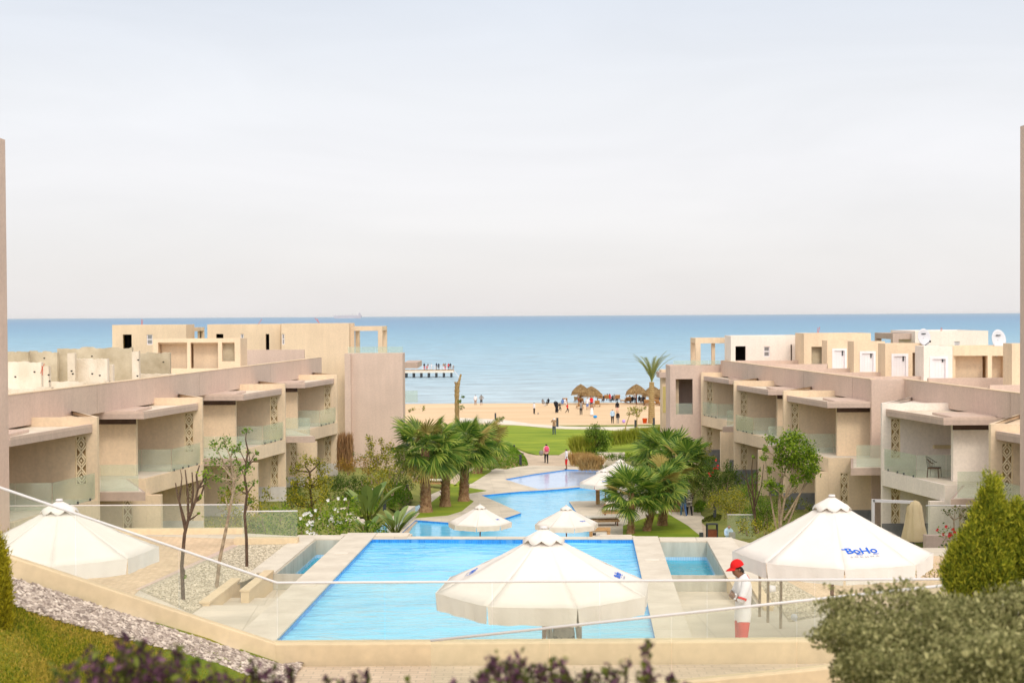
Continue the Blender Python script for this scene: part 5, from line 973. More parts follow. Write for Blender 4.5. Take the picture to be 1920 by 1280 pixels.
bp(1101.5, 745, 768, 150, 'hips', 'wcloth', 'bluesh', 'man in a white shirt and blue shorts near the thatched shades', lower='l', fat=1.15)
bp(1109.5, 755, 779, 185, 'stand', 'tanc', 'wcloth', 'woman in a brown top and wide white trousers', sleeves='tuf', skirt=(.06, 'wcloth'))
bp(1109, 743, 765, 170, 'stand', 'red', 'navy', 'person in a dark red shirt behind the woman in white trousers', sleeves='tuf')
bp(1086, 735, 757, 0, 'stand', 'wcloth', 'red', 'person in red shorts under the left thatched shade', lower='l')
bp(1157.5, 752, 775, 0, 'stand', 'black', 'peach', 'person in a black hooded top and bare legs', sleeves='tuf', lower='l')
bp(1148.5, 770, 797.5, 175, 'walk', 'lblue', 'black', 'boy in a light blue shirt walking up to the path', sleeves='tuf')
bp(1158.5, 775, 797, 180, 'stand', 'black', 'grey', 'small child in a black top and grey trousers beside the path', sleeves='tuf')
def bs(px, y0, yaw, shirt, legs, label, s=1.0, **kw):
    p_ = bz(px, y0 + 13 * s); return person(p_, R(yaw), 1.62 * s, 'sit', shirt, legs, label, BP, sleeves='tuf', **kw)
for px, y0, yaw, a, b, lab, kw in ((1018, 748, -40, 'grey', 'wcloth', 'seated person in grey, left of the pair sitting on the sand', {}), (1028, 747, 30, 'black', 'black', 'seated person in black, right of the pair sitting on the sand', {}),
    (1041, 752, -30, 'black', 'black', 'seated person in black just left of the long black dress', {}), (1055, 748, 10, 'bluesh', 'grey', 'seated person in blue near the first wooden lounger', {}), (1059, 747, -30, 'wcloth', 'wcloth', 'seated person in white near the first wooden lounger', {}),
    (1132, 741, 20, 'black', 'black', 'first dark seated figure right of the left shades', dict(scarf='black')), (1139, 738, 0, 'navy', 'black', 'second dark seated figure right of the left shades', {}), (1143, 738, -20, 'red', 'black', 'seated figure in dark red among the dark ones', {}), (1148.5, 741, 30, 'black', 'black', 'third dark seated figure right of the left shades', dict(scarf='black')), (1152, 739, 0, 'grey', 'black', 'grey seated figure among the dark ones', {}), (1157, 741, 0, 'black', 'black', 'last dark seated figure before the gap in the loungers', dict(scarf='black')),
    (1174, 742, 10, 'lblue', 'black', 'seated figure in pale blue left under the third shade', {}), (1181, 741, -10, 'black', 'black', 'dark seated figure left of the third shade pole', dict(scarf='black')), (1186, 743, 20, 'black', 'black', 'dark seated figure touching the third shade pole', dict(scarf='black')), (1199, 742, 0, 'black', 'black', 'dark seated figure right of the third shade pole', dict(scarf='black')), (1204, 744, 20, 'grey', 'wcloth', 'seated figure in grey and white under the fourth shade', {}),
    (1233, 742, 0, 'grey', 'navy', 'seated figure in grey right of the date palm', {}), (1238, 739, 10, 'black', 'black', 'dark seated figure at the edge of the mauve building', {})):
    bs(px, y0, yaw, a, b, lab, **kw)
bp(1190.5, 735, 756, 10, 'stand', 'wcloth', 'black', 'standing waiter in a white shirt beside the third shade pole', sleeves='tuf')
bp(1207, 742, 760, 10, 'stand', 'black', 'black', 'standing figure in black under the third shade', sleeves='tuf')
PP = 'people on the pier'; PD = 325
for px, y0, y1, a, b, lab, po in ((795.5, 680, 693, 'black', 'redshort', 'first person from the left on the pier, in black', 'stand'), (802.5, 680.5, 693, 'grey', 'wcloth', 'second standing person from the left on the pier', 'stand'), (809, 681, 693, 'wcloth', 'wcloth', 'person in white on the pier', 'stand'), (818.5, 679.5, 693, 'navy', 'grey', 'left one of the middle couple on the pier', 'stand'), (822.5, 680.5, 693, 'black', 'black', 'right one of the middle couple on the pier', 'stand'), (832, 680, 693, 'tanc', 'wcloth', 'person in a tan top on the pier beside the red shorts', 'hips'), (835, 680, 693, 'grey', 'red', 'person in bright red shorts on the pier', 'stand'), (841, 680.5, 693, 'red', 'black', 'person in a red top on the pier', 'stand'), (844.5, 680, 693, 'black', 'grey', 'person in black at the right of the pier group', 'stand')):
    g = at(px, y1, PD); person(tuple(g), R(random.Random(px).uniform(-60, 60)), (y1 - y0) / F * PD, po, a, b, lab, PP, sleeves='tuf')
for px, y1, a, lab in ((801, 693, 'redshort', 'person crouching low in red at the left of the pier group'), (850, 693.5, 'grey', 'person sitting at the far end of the pier')):
    g = at(px, y1, PD); person(tuple(g), R(160), 1.6, 'sit', a, 'black', lab, PP, sleeves='tuf')

# ------------------------------------------------------------------ pier, ship, beach things
root = empty('pier', (at(805, 694, PD).x, PD, -14)); tag(root, 'wooden pier on dark piles with a white rail, standing in the sea', 'pier')
x0, x1 = at(700, 694, PD).x, at(851, 694, PD).x; zd = at(800, 693.6, PD).z
mb = MB(); mb.box(x0, x1, PD - 1.2, PD + 2.5, zd - .42, zd); part(mb, 'deck', 'lwood', root); mb = MB(); mb.box(x0, x1, PD - 1.26, PD - 1.205, zd - .6, zd - .1); part(mb, 'edge_beam', 'cushion', root)
for i in range(11):
    x = x0 + .6 + (x1 - x0 - 1.2) * i / 10
    for y in (PD - .9, PD + 2.1): mb = MB(); mb.box(x - .2, x + .2, y - .2, y + .2, -14.6, zd - .43); part(mb, 'pile', 'metal', root)
mb = MB(); mb.bar((x0, PD - 1, -12.9), (x1, PD - 1, -12.9), .12, .12); part(mb, 'cross_beam', 'door_white', root)
mb = MB()
for z in (.45, 1.0): mb.bar((x0, PD - 1.1, zd + z), (x1 - .2, PD - 1.1, zd + z), .05, .05); mb.bar((x0, PD + 2.4, zd + z), (x1 - .2, PD + 2.4, zd + z), .05, .05)
for i in range(14): x = x0 + (x1 - x0 - .2) * i / 13; mb.bar((x, PD - 1.1, zd + .001), (x, PD - 1.1, zd + 1.03), .06, .06); mb.bar((x, PD + 2.4, zd + .001), (x, PD + 2.4, zd + 1.03), .06, .06)
part(mb, 'railing', 'door_white', root)
mb = MB(); b = Vector((x1, PD - .5, zd)); e = Vector((x1 + 1.3, PD - .8, -14.1))
for dy in (-.3, .3): mb.bar(b + Vector((0, dy, 0)), e + Vector((0, dy, 0)), .08, .08)
for i in range(1, 6): q = b.lerp(e, i / 6); mb.bar(q - Vector((0, .3, 0)), q + Vector((0, .3, 0)), .06, .06)
part(mb, 'ladder', 'door_white', root)
root = empty('ship', (at(650, 592, 11000).x, 11000, -14)); tag(root, 'long pale cargo ship on the horizon', 'ship'); q0, q1 = at(625, 590.3, 11000), at(678, 592.5, 11000); mb = MB(); W_ = q1.x - q0.x
mb.v = [(q0.x, 11000, 6), (q0.x + 6, 11000, -14), (q1.x - 8, 11000, -14), (q1.x, 11000, 7), (q0.x, 11030, 6), (q0.x + 6, 11030, -14), (q1.x - 8, 11030, -14), (q1.x, 11030, 7)]; mb.f = [(0, 1, 2, 3), (7, 6, 5, 4), (0, 3, 7, 4), (1, 5, 6, 2), (0, 4, 5, 1), (3, 2, 6, 7)]; mb.m = [0] * 6
part(mb, 'hull', 'ship', root); mb = MB(); mb.box(q1.x - 26, q1.x - 9, 11005, 11025, 7, 22); mb.box(q1.x - 22, q1.x - 14, 11008, 11020, 22, 30); part(mb, 'bridge', 'ship', root)
for i in range(7): mb = MB(); x = q0.x + 14 + i * (W_ - 60) / 6; mb.box(x, x + 2.4, 11010, 11013, 6, 19 + 3 * (i % 2)); mb.box(x - 5, x + 7, 11010, 11012, 14, 15); part(mb, 'crane', 'ship', root)
def thatch(px, yt, yb, rx, label, seed):
    b = bz(px, 757.5); D = b[1]; k = D / F; zt = at(px, yt + 2.5, D).z; zr = at(px, yb - 1.5, D).z; r_ = rx * k * 1.08; rg = np.random.default_rng(seed); root = empty('thatched_umbrella', b); tag(root, label, 'beach umbrella', 'thatched umbrellas on the beach')
    mb = MB(); mb.tube([(b[0], b[1], b[2] - .2), (b[0], b[1], zt)], .09, 8); part(mb, 'pole', 'wood', root, True)
    mb = MB(); hh = zt - zr; mb.lathe([(.02, hh), (r_ * .3, hh * .82), (r_ * .65, hh * .50), (r_ * .92, hh * .12), (r_ * .86, 0), (.1, hh * .55)], 26, (b[0], b[1], zr)); part(mb, 'canopy', 'straw', root, True)
    n = 5200; t = rg.uniform(0, 1, n) ** .6; a = rg.uniform(0, 6.283, n); rr = r_ * (.03 + .95 * t); z = zr + hh * (1 - t ** 1.5 * .98) + .02; dd = np.stack([np.cos(a) * .75, np.sin(a) * .75, -.45 - 1.0 * t ** 3], 1); P_ = np.stack([b[0] + rr * np.cos(a), b[1] + rr * np.sin(a), z - .22 * (t > .93)], 1)
    o = leafmesh('thatch', P_, .42, 'straw', None, seed, .12, 0, dirs=dd * 4, loc=b); o.parent = root; o.location = (0, 0, 0)
thatch(1089, 719, 738, 16.5, 'thatched umbrella on the beach, leftmost and partly behind its neighbour', 1); thatch(1108.5, 723, 743, 20.5, 'thatched umbrella on the beach, nearer one of the left pair', 2)
thatch(1193.5, 719, 738, 19, 'thatched umbrella on the beach, third from the left', 3); thatch(1224, 722, 742, 19, 'thatched umbrella on the beach, directly behind the date palm', 4); thatch(1245, 724, 740, 17, 'thatched umbrella on the beach, half hidden by the mauve building', 5)
def lounger(px, py, yaw, label, grp, z=None, s=1.0, cush=True):
    b = bz(px, py) if z is None else pz(px, py, z); root = empty('sun_lounger', b, R(yaw)); tag(root, label, 'sun lounger', grp); root.scale = (s, s, s); flat = z is not None
    mb = MB(); 
    for i in range(7): mb.box(-.33, .33, -.9 + i * .17, -.9 + i * .17 + .14, .30, .34)
    mb.box(-.36, -.31, -.92, .98, .22, .299); mb.box(.31, .36, -.92, .98, .22, .299); mb.build('frame', 'lwood', root)
    mb = MB(); zt_ = .42 if flat else .86; mb.add([(-.33, .3, .35), (.33, .3, .35), (.33, .95, zt_), (-.33, .95, zt_), (-.33, .34, .31), (.33, .34, .31), (.33, .99, zt_ - .04), (-.33, .99, zt_ - .04)], [(0, 1, 2, 3), (7, 6, 5, 4), (0, 4, 5, 1), (1, 5, 6, 2), (2, 6, 7, 3), (3, 7, 4, 0)]); mb.build('backrest', 'lwood', root)
    for x in (-.33, .33):
        for y in (-.8, .8): mb = MB(); mb.box(x - .03, x + .03, y - .03, y + .03, 0, .219); mb.build('leg', 'wood', root)
    if cush: mb = MB(); mb.box(-.32, .32, -.9, .92 if flat else .3, .43 if flat else .342, .52 if flat else .42); o = mb.build('cushion', 'cushion', root); q = o.modifiers.new('b', 'BEVEL'); q.width = .03; q.segments = 2
LG = 'wooden loungers on the beach'
for i, (px, py, yw, c_) in enumerate(((1059, 757, 180, 0), (1082, 754, 170, 1), (1090, 757, 175, 0), (1087, 766, 185, 0), (1120, 762, 175, 0), (1125, 751, 180, 0), (1138, 751, 175, 1), (1157, 751, 182, 0), (1173, 755, 200, 1), (1180, 755, 180, 0), (1206, 755, 178, 0), (1213, 760, 170, 1), (1231, 752, 178, 0), (1236, 760, 150, 1))):
    lounger(px, py, yw, 'wooden beach lounger, number %s from the left along the shades' % ('one two three four five six seven eight nine ten eleven twelve thirteen fourteen'.split()[i]), LG, s=1.15, cush=bool(c_))
lounger(1160, 968, 90, 'low lounger with a pale cushion beside the small white umbrella pole', 'loungers beside the lower pool', -11.88); lounger(1130, 984, 95, 'low lounger with a pale cushion just behind the wooden notice board', 'loungers beside the lower pool', -11.88)
lounger(1163, 957, 92, 'low lounger half hidden under the fan palm leaves', 'loungers beside the lower pool', -11.88); lounger(817, 912, 80, 'low lounger with a white cushion on the brick path between the palm trunks', 'loungers beside the lower pool', -11.94)
for nm, px, py, r_, m_, lab in (('ball', 1116, 784.5, .22, 'bluep', 'large blue ball lying on the sand'), ('ball', 1169.5, 793, .19, 'violet', 'pale violet ball lying on the sand'), ('ball', 1009, 776.5, .11, 'grey', 'small dark ball on the sand near the lone boy')):
    b = bz(px, py); mb = MB(); mb.ball((0, 0, r_), r_, 14, 0, (1.2, 1, .85) if m_ == 'bluep' else (1, 1, 1)); o = tag(mb.build(nm, m_, None, True), lab, 'ball'); o.location = b
b = bz(1209, 796); root = empty('bucket', b); tag(root, 'orange plastic bucket on the sand by the date palm', 'bucket'); mb = MB(); mb.lathe([(.001, 0), (.20, 0), (.27, .5), (.29, .5), (.29, .54), (.25, .54), (.18, .05), (.001, .05)], 16); mb.build('body', 'orange', root, True); mb = MB(); mb.tube([(.27, 0, .52), (.2, 0, .72), (0, 0, .8), (-.2, 0, .72), (-.27, 0, .52)], .015, 6); mb.build('handle', 'rail', root)
# bollard lights along the paths
BG = 'dark bollard lights along the paths'
for i, (px, y0, y1, z, wd) in enumerate(((964, 833.5, 845, -11.95, .16), (976, 852, 873, -11.9, .2), (980, 849, 858, -11.9, .16), (1160, 850, 868, -11.95, .16), (1186, 857, 872, -11.95, .16), (1077, 840, 857, -11.95, .14), (874, 897, 922, -11.85, .18), (825, 882, 895, -11.95, .16), (764, 908, 930, -11.6, .18), (721, 934, 957, -11.5, .18), (1340, 940, 972, -11.8, .16), (1315, 998, 1009, -11.9, .2), (1045, 783, 802, -12.1, .25), (1192, 787, 812, -12.05, .25), (1226, 783, 800, -12.1, .22), (929, 774, 789, -12.1, .2))):
    v = pz(px, y1, z); h = (y1 - y0) / F * v[1]; root = empty('bollard_light', v); names = ['by the mound tip on the left path', 'tallest beside the ground cover mound', 'just behind the tallest near the mound', 'behind the tawny grass on the right', 'right of the low hedge by the fan palms', 'beside the grasses where the paths fork', 'against the third palm trunk', 'behind the left palm trunk', 'at the right edge of the bright ground cover', 'at the left edge of the bright ground cover', 'in the right shrubs beside the glass', 'low one beside the litter bin', 'behind the person on the lawn', 'between the thin staked trees', 'right of the date palm trunk', 'beside the small bush at the top of the lawn']
    tag(root, 'dark bollard light ' + names[i], 'bollard light', BG); mb = MB(); mb.box(-wd / 2, wd / 2, -wd / 2, wd / 2, 0, h * .86); mb.build('post', 'metal', root); mb = MB(); mb.box(-wd * .42, wd * .42, -wd * .42, wd * .42, h * .862, h * .94); mb.box(-wd / 2, wd / 2, -wd / 2, wd / 2, h * .942, h); mb.build('head', 'metal', root)
v = pz(1335, 1010, -11.93); root = empty('litter_bin', v); tag(root, 'dark framed litter bin with a wooden front behind the right channel', 'litter bin')
mb = MB(); hb_ = .78
for x in (-.27, .27):
    for y in (-.2, .2): mb.box(x - .025, x + .025, y - .025, y + .025, 0, hb_)
mb.box(-.3, .3, -.23, .23, hb_ + .001, hb_ + .04); mb.build('frame', 'metal', root); mb = MB(); mb.box(-.24, .24, -.17, .17, .05, .5); mb.build('bin', 'wood', root)
# notice board beside the pool: wooden frame, heading, three round signs
g0, g1 = at(1105, 992, 74), at(1144, 1012, 74); root = empty('notice_board', ((g0.x + g1.x) / 2, 74, ZL)); tag(root, 'wooden framed notice board with heading and round signs beyond the infinity edge', 'notice board')
zt_, zb_ = at(1125, 988.5, 74).z, -12; mb = MB(); mb.box(g0.x, g0.x + .16, 73.9, 74.1, zb_, zt_ - .17); mb.box(g1.x - .16, g1.x, 73.9, 74.1, zb_, zt_ - .17); mb.box(g0.x - .02, g1.x + .02, 73.88, 74.12, zt_ - .168, zt_); part(mb, 'frame', 'lwood', root)
mb = MB(); mb.box(g0.x + .165, g1.x - .165, 73.97, 74.03, zt_ - 1.1, zt_ - .19); bo = part(mb, 'board', 'board', root)
cx = (g0.x + g1.x) / 2; mb = MB()
for i in range(3): mb.box(cx - .22, cx - .22 + (.34, .42, .30)[i], 73.955, 73.965, zt_ - .33 - i * .055, zt_ - .315 - i * .055)
mb.build('print_lines', 'logog', bo); mb = MB(); mb.box(cx - .36, cx - .26, 73.955, 73.965, zt_ - .40, zt_ - .27); mb.box(cx - .245, cx - .2, 73.955, 73.965, zt_ - .40, zt_ - .27); mb.build('heading', 'black', bo)
for i in range(3):
    mb = MB(); c_ = (cx - .25 + i * .25, 73.955, zt_ - .56); n = 18; vs = [(c_[0] + r_ * math.cos(2 * math.pi * k / n), c_[1], c_[2] + r_ * math.sin(2 * math.pi * k / n)) for r_ in (.085, .065) for k in range(n)]; mb.add(vs, [(k, (k + 1) % n, n + (k + 1) % n, n + k) for k in range(n)]); mb.bar((c_[0] - .05, c_[1], c_[2] + .05), (c_[0] + .05, c_[1], c_[2] - .05), .015, .02); mb.build('round_sign', 'black', bo)
root = empty('lifeguard_post', pz(1121, 945, -11.9)); tag(root, 'wooden post with red lifebuoy under the overlapping white umbrellas', 'lifebuoy post'); mb = MB(); mb.box(-.12, .12, -.12, .12, 0, 1.35); mb.build('post', 'lwood', root); mb = MB(); vs = []; n, m_ = 18, 8
for i in range(n):
    for j in range(m_): a, b = 2 * math.pi * i / n, 2 * math.pi * j / m_; vs.append(((.26 + .07 * math.cos(b)) * math.cos(a), -.2 + .07 * math.sin(b), 1.2 + (.26 + .07 * math.cos(b)) * math.sin(a)))
mb.add(vs, [(i * m_ + j, ((i + 1) % n) * m_ + j, ((i + 1) % n) * m_ + (j + 1) % m_, i * m_ + (j + 1) % m_) for i in range(n) for j in range(m_)]); mb.build('lifebuoy', 'red', root, True)
# stone wall beside the lower pool, pale wall by the grasses
mb = MB(); a, b = on(742, 1003, -12), on(779, 975, -12); a2, b2 = Vector((a.x, a.y)), Vector((b.x, b.y)); n_ = Vector((-.45, 0)); mb.prism([a2, b2, b2 + n_, a2 + n_], -12.1, -11.15, 0, 1); tag(mb.build('stone_wall', ['coping', 'greywall']), 'low stone clad wall at the left end of the lower pool', 'wall')
mb = MB(); a, b = on(1127, 884, -12), on(1145, 880, -12); mb.box(a.x, a.x + .3, a.y, a.y + 5, -12.1, -11.0); mb.box(a.x + .302, a.x + 2.2, a.y + 4.6, a.y + 5, -12.1, -11.0); tag(mb.build('low_wall', 'path'), 'short pale wall beside the far pool corner', 'wall')
# wooden stakes, ball lamp, wicker chair, spotlight, bench
for i, (px, y0, y1, lab) in enumerate(((1424, 1068, 1092, 'leftmost'), (1439.5, 1068, 1122, 'middle'), (1463.5, 1070, 1130, 'rightmost'))):
    D = 26.5 - i * .5; a, b = at(px, y1, D), at(px, y0 - 8, D); mb = MB(); mb.tube([(a.x, D, ZD - .05), (b.x + .01, D, b.z)], .027, 7); tag(mb.build('stake', 'bark'), lab + ' of the three wooden stakes in the gravel under the large logo umbrella', 'stake', 'wooden stakes in the gravel')
v = pz(1489, 1163, ZD); mb = MB(); mb.ball((0, 0, .07), .06, 14); mb.lathe([(.05, 0), (.05, .03)], 10); o = tag(mb.build('ball_lamp', 'dish', None, True), 'small white ball lamp at the corner of the right gravel bed', 'lamp'); o.location = v
v = pz(1446, 1110, ZD); mb = MB(); mb.lathe([(.001, .14), (.09, .13), (.1, .0), (.001, 0)], 12); o = tag(mb.build('ground_lamp', 'rail', None, True), 'small grey ground lamp between the wooden stakes', 'lamp'); o.location = v
v = land(640, 989); mb = MB(); mb.box(-.42, .42, -.15, .15, 0, .06); mb.box(-.42, .42, -.15, .15, .3, .36); mb.box(-.42, -.36, -.15, .15, .061, .299); mb.box(.36, .42, -.15, .15, .061, .299); o = tag(mb.build('light_box', 'metal'), 'dark box shaped ground light beside the pale rocks', 'lamp'); o.location = v
# wicker chair on the white balcony
zf = -4.2 - 3.1; g = at(1752, 888, 63.2); root = empty('wicker_chair', (g.x, 63.2, zf + .005), R(60)); tag(root, 'brown wicker armchair on the white balcony', 'chair')
mb = MB(); mb.box(-.27, .27, -.25, .25, .40, .45); mb.build('seat', 'barkd', root); mb = MB()
for i in range(13): a = R(10 + 160 * i / 12); x, y = .28 * math.cos(a), .02 + .30 * math.sin(a); mb.bar((x * .95, y * .95, .45), (x * 1.1, y * 1.15, .64 + .26 * math.sin(a)), .016, .016)
mb.tube([(.29 * math.cos(R(-10 + 200 * i / 14)) * 1.1, .02 + .31 * math.sin(R(-10 + 200 * i / 14)) * 1.12, .64 + .27 * max(0, math.sin(R(-10 + 200 * i / 14)))) for i in range(15)], .024, 6); mb.build('backrest', 'barkd', root)
for x in (-.25, .25):
    for y in (-.22, .22): mb = MB(); mb.tube([(x, y, .42), (x * 1.12, y * 1.15, 0)], .02, 6); mb.build('leg', 'barkd', root)
# pale rocks stepping down the left garden
rnd = random.Random(3)
for i, (px, py) in enumerate(((645, 955), (655, 964), (664, 972), (676, 978), (650, 975), (683, 962), (735, 933), (742, 946), (760, 952), (752, 930), (700, 920), (790, 903), (778, 895))):
    v = land(px, py); mb = MB(); mb.ball((0, 0, 0), .3, 8, 0, (1.4, 1.0, .45)); mb.v = [(x + rnd.uniform(-.05, .05), y + rnd.uniform(-.05, .05), z + rnd.uniform(-.03, .03)) for x, y, z in mb.v]
    o = tag(mb.build('rock', 'rock'), 'pale rock in the left garden, ' + ['top of the rock pile above the box light', 'second from the top of the rock pile', 'middle of the rock pile', 'lowest of the rock pile', 'left of the rock pile beside the box light', 'right of the rock pile below the banana plant', 'upper step left of the ground cover', 'second step left of the ground cover', 'lowest step by the brick path', 'behind the bright ground cover', 'highest in the left shrubs', 'lower stepping stone behind the palm trunk', 'upper stepping stone behind the palm trunk'][i], 'rock', 'pale rocks in the left garden'); o.location = v; o.rotation_euler = (0, 0, rnd.uniform(0, 3)); o.scale = [rnd.uniform(.8, 1.4)] * 3

# ------------------------------------------------------------------ palms
def fan_crown(c, r, n, seed, dead=.08, up=.85, lo=-.75):
    rg = np.random.default_rng(seed); V = []; Fc = []; mi = []; stalk = MB(); c = np.array(c, float)
    for i in range(n):
        t = (i + .5) / n; el = math.asin(up * (1 - t) + lo * t) + rg.normal() * .08; az = i * 2.39996 + rg.normal() * .15
        d = np.array([math.cos(az) * math.cos(el), math.sin(az) * math.cos(el), math.sin(el)]); pet = r * (.48 + .10 * rg.random()) * (1.05 if el < .8 else .8); hub = c + d * pet + np.array([0, 0, -.10 * r * (1 - math.sin(max(el, 0)))]); 
        stalk.tube([c, c + d * pet * .55 + np.array([0, 0, .03 * r]), hub], [.028, .02, .012], 5)
        side = np.cross(d, [0, 0, 1]); side /= np.linalg.norm(side) + 1e-6; nrm = np.cross(side, d); m_ = 1 if rg.random() < dead or t > .95 else 0
        tilt = rg.normal() * .35; side2 = side * math.cos(tilt) + nrm * math.sin(tilt); nrm2 = np.cross(side2, d); ns = 34; L0 = r * (.54 + .09 * rg.random()); droop = .10 + .18 * max(0, .5 - el)
        for k in range(ns):
            a = math.radians(-118 + 236 * (k + .5) / ns); q = math.cos(a) * d + math.sin(a) * side2 - .25 * nrm2 * (1 - abs(math.cos(a))) + nrm2 * (.10 if k % 2 else -.02) * .5; q /= np.linalg.norm(q)
            L_ = L0 * (1 - .20 * abs(a) / 2.06) * (1 + rg.normal() * .05); w_ = np.cross(q, nrm2); w_ /= np.linalg.norm(w_); W_ = L_ * math.radians(236 / ns) * .62 * .5
            p1 = hub + q * L_ * .55; p2 = hub + q * L_ * .82 + np.array([0, 0, -droop * L_ * .35]); p3 = hub + q * L_ + np.array([0, 0, -droop * L_]) + rg.normal(size=3) * .02 * r; fold = nrm2 * W_ * .5 * (1 if k % 2 else -1)
            o = len(V); V += [hub, p1 - w_ * W_ + fold, p1 + w_ * W_ - fold, p2 - w_ * W_ * .55, p2 + w_ * W_ * .55, p3]; Fc += [(o, o + 1, o + 2), (o + 1, o + 3, o + 4, o + 2), (o + 3, o + 5, o + 4)]; mi += [m_] * 3
    return V, Fc, mi, stalk
def fan_palm(px, py, rpx, D, bpx, bz_, label, seed, n=30, tr=.24, group='fan palms around the lower pools', **kw):
    c = at(px, py, D); b = at(bpx, 1000, D); b.z = bz_; r_ = rpx * D / F; root = empty('fan_palm', b); tag(root, label, 'palm tree', group); rg = random.Random(seed)
    mb = MB(); h = c.z - b.z; pts = []; rs = []
    for i in range(9):
        t = i / 8; pts.append(b.lerp(c - Vector((0, 0, .1 * r_)), t) + Vector((math.sin(t * 3 + seed) * .04, 0, 0))); rs.append(tr * (1.15 - .5 * t + (.35 if i == 0 else 0)))
    mb.tube(pts, rs, 12)
    nb = int(h * 30)
    for i in range(nb):          # old leaf bases, in a spiral up the trunk
        t = i / nb; a = i * 2.4; p = b.lerp(c, t * .96); q = tr * (1.12 - .5 * t); d = Vector((math.cos(a), math.sin(a), .0)); s_ = Vector((-math.sin(a), math.cos(a), 0)); w_ = .085 * tr / .24; e = rg.uniform(.05, .11)
        mb.add([p + d * q * .9 - s_ * w_, p + d * q * .9 + s_ * w_, p + d * (q + e) + s_ * w_ * .35 + Vector((0, 0, .20)), p + d * (q + e) - s_ * w_ * .35 + Vector((0, 0, .20)), p + d * q * .85 + Vector((0, 0, .10))], [(0, 1, 2, 3), (0, 3, 4), (1, 4, 2)])
    part(mb, 'trunk', 'palmbark', root); V, Fc, mi, st = fan_crown(c, r_, n, seed, **kw); part(st, 'leaf_stalk', 'fan', root)
    mb = MB(); mb.v = [tuple(v) for v in V]; mb.f = Fc; mb.m = mi; part(mb, 'crown', ['fan', 'fand'], root)
    return root
fan_palm(797, 832, 74, 86, 798, ZL + .1, 'fan palm with the widest crown, leftmost of the left cluster', 1, 38, .30)
fan_palm(838, 848, 50, 88.5, 834, ZL + .1, 'fan palm in the middle of the left cluster, with a smaller crown', 2, 26, .27)
fan_palm(873, 828, 62, 91, 870, ZL + .1, 'fan palm of the left cluster standing by the small white umbrella', 3, 34, .28)
fan_palm(908, 822, 50, 107, 896, ZL + .1, 'fan palm of the left cluster farthest back, with yellowing leaves', 4, 26, .30, dead=.3)
fan_palm(1184, 922, 64, 77, 1183, ZL + .1, 'lowest fan palm of the right cluster, leftmost with a slim trunk', 5, 30, .16, up=.95, lo=-.55)
fan_palm(1232, 912, 58, 78, 1213, ZL + .1, 'second fan palm from the left of the right cluster', 6, 28, .18)
fan_palm(1252, 888, 52, 80, 1241, ZL + .1, 'third fan palm from the left of the right cluster, on the grass corner', 7, 24, .22)
fan_palm(1248, 848, 68, 90, 1246, ZL + .1, 'tallest fan palm at the back left of the right cluster', 8, 36, .28)
fan_palm(1283, 862, 62, 86, 1266, ZL + .1, 'fan palm of the right cluster with the thickest rough trunk, beside the walking couple', 9, 34, .36, dead=.15)
# date palm on the beach side, and the broken trunk
D = 158; b = at(1221.5, 797, D); c = at(1222, 716, D); root = empty('date_palm', b); tag(root, 'slender date palm with a few upright fronds before the thatched shades', 'palm tree'); mb = MB(); n = 40
mb.tube([b.lerp(c, i / n) for i in range(n + 1)], [.36 * (1.08 - .35 * i / n) * (1.12 if i % 2 else .95) for i in range(n + 1)], 10); part(mb, 'trunk', 'datebark', root)
rg = np.random.default_rng(12); V = []; Fc = []; mb = MB()
for i in range(15):
    az = i * 2.4; el = R(88 - 17 * (i / 15) - rg.uniform(0, 4)); L_ = rg.uniform(3.0, 3.9); d = np.array([math.cos(az) * math.cos(el), math.sin(az) * math.cos(el), math.sin(el)]); p = np.array(c); prev = p.copy(); pts = [p.copy()]
    for k in range(12):
        d = d + np.array([math.cos(az) * .05, math.sin(az) * .05, -.012 - .006 * k]); d /= np.linalg.norm(d); p = p + d * L_ / 12; pts.append(p.copy())
        if k > 1:
            sd_ = np.cross(d, [0, 0, 1]); sd_ /= np.linalg.norm(sd_)
            for s in (-1, 1):
                for h_ in (0, .5): q = p - d * L_ / 12 * h_; tip = q + (sd_ * s * .55 + d * .8) * (.85 - .045 * k) + np.array([0, 0, -.05]); o = len(V); w_ = d * .05; V += [q - w_, q + w_, tip]; Fc.append((o, o + 1, o + 2))
    mb.tube(pts, [.05 - .035 * k / 12 for k in range(13)], 5)
part(mb, 'leaf_stalk', 'date', root); mb = MB(); mb.v = [tuple(v) for v in V]; mb.f = Fc; mb.m = [0] * len(Fc); part(mb, 'crown', 'date', root)
D = 132; root = empty('palm_trunk', at(857, 790, D)); tag(root, 'bare broken palm trunk with a bent top, standing on the beach', 'palm tree'); P_ = [at(857, 800, D), at(857, 775, D), at(856.5, 745, D), at(857, 725, D), at(861, 714, D), at(865, 698, D)]; mb = MB(); pts = []; rs = []
for (p, q), (r0, r1) in zip(zip(P_[:-1], P_[1:]), ((.24, .22), (.22, .21), (.22, .23), (.23, .13), (.11, .08))):
    for k in range(5): pts.append(p.lerp(q, k / 5)); rs.append((r0 + (r1 - r0) * k / 5) * (1.1 if k % 2 else .93))
mb.tube(pts, rs, 9); part(mb, 'trunk', 'datebark', root); rnd = random.Random(2); mb = MB()
for i in range(60): p = at(857 + rnd.uniform(-1, 1), rnd.uniform(722, 740), D); a = rnd.uniform(0, 6.28); mb.bar(p, p + Vector((math.cos(a) * .25, math.sin(a) * .25, .35)), .05, .02)
part(mb, 'frond_stub', 'datebark', root)

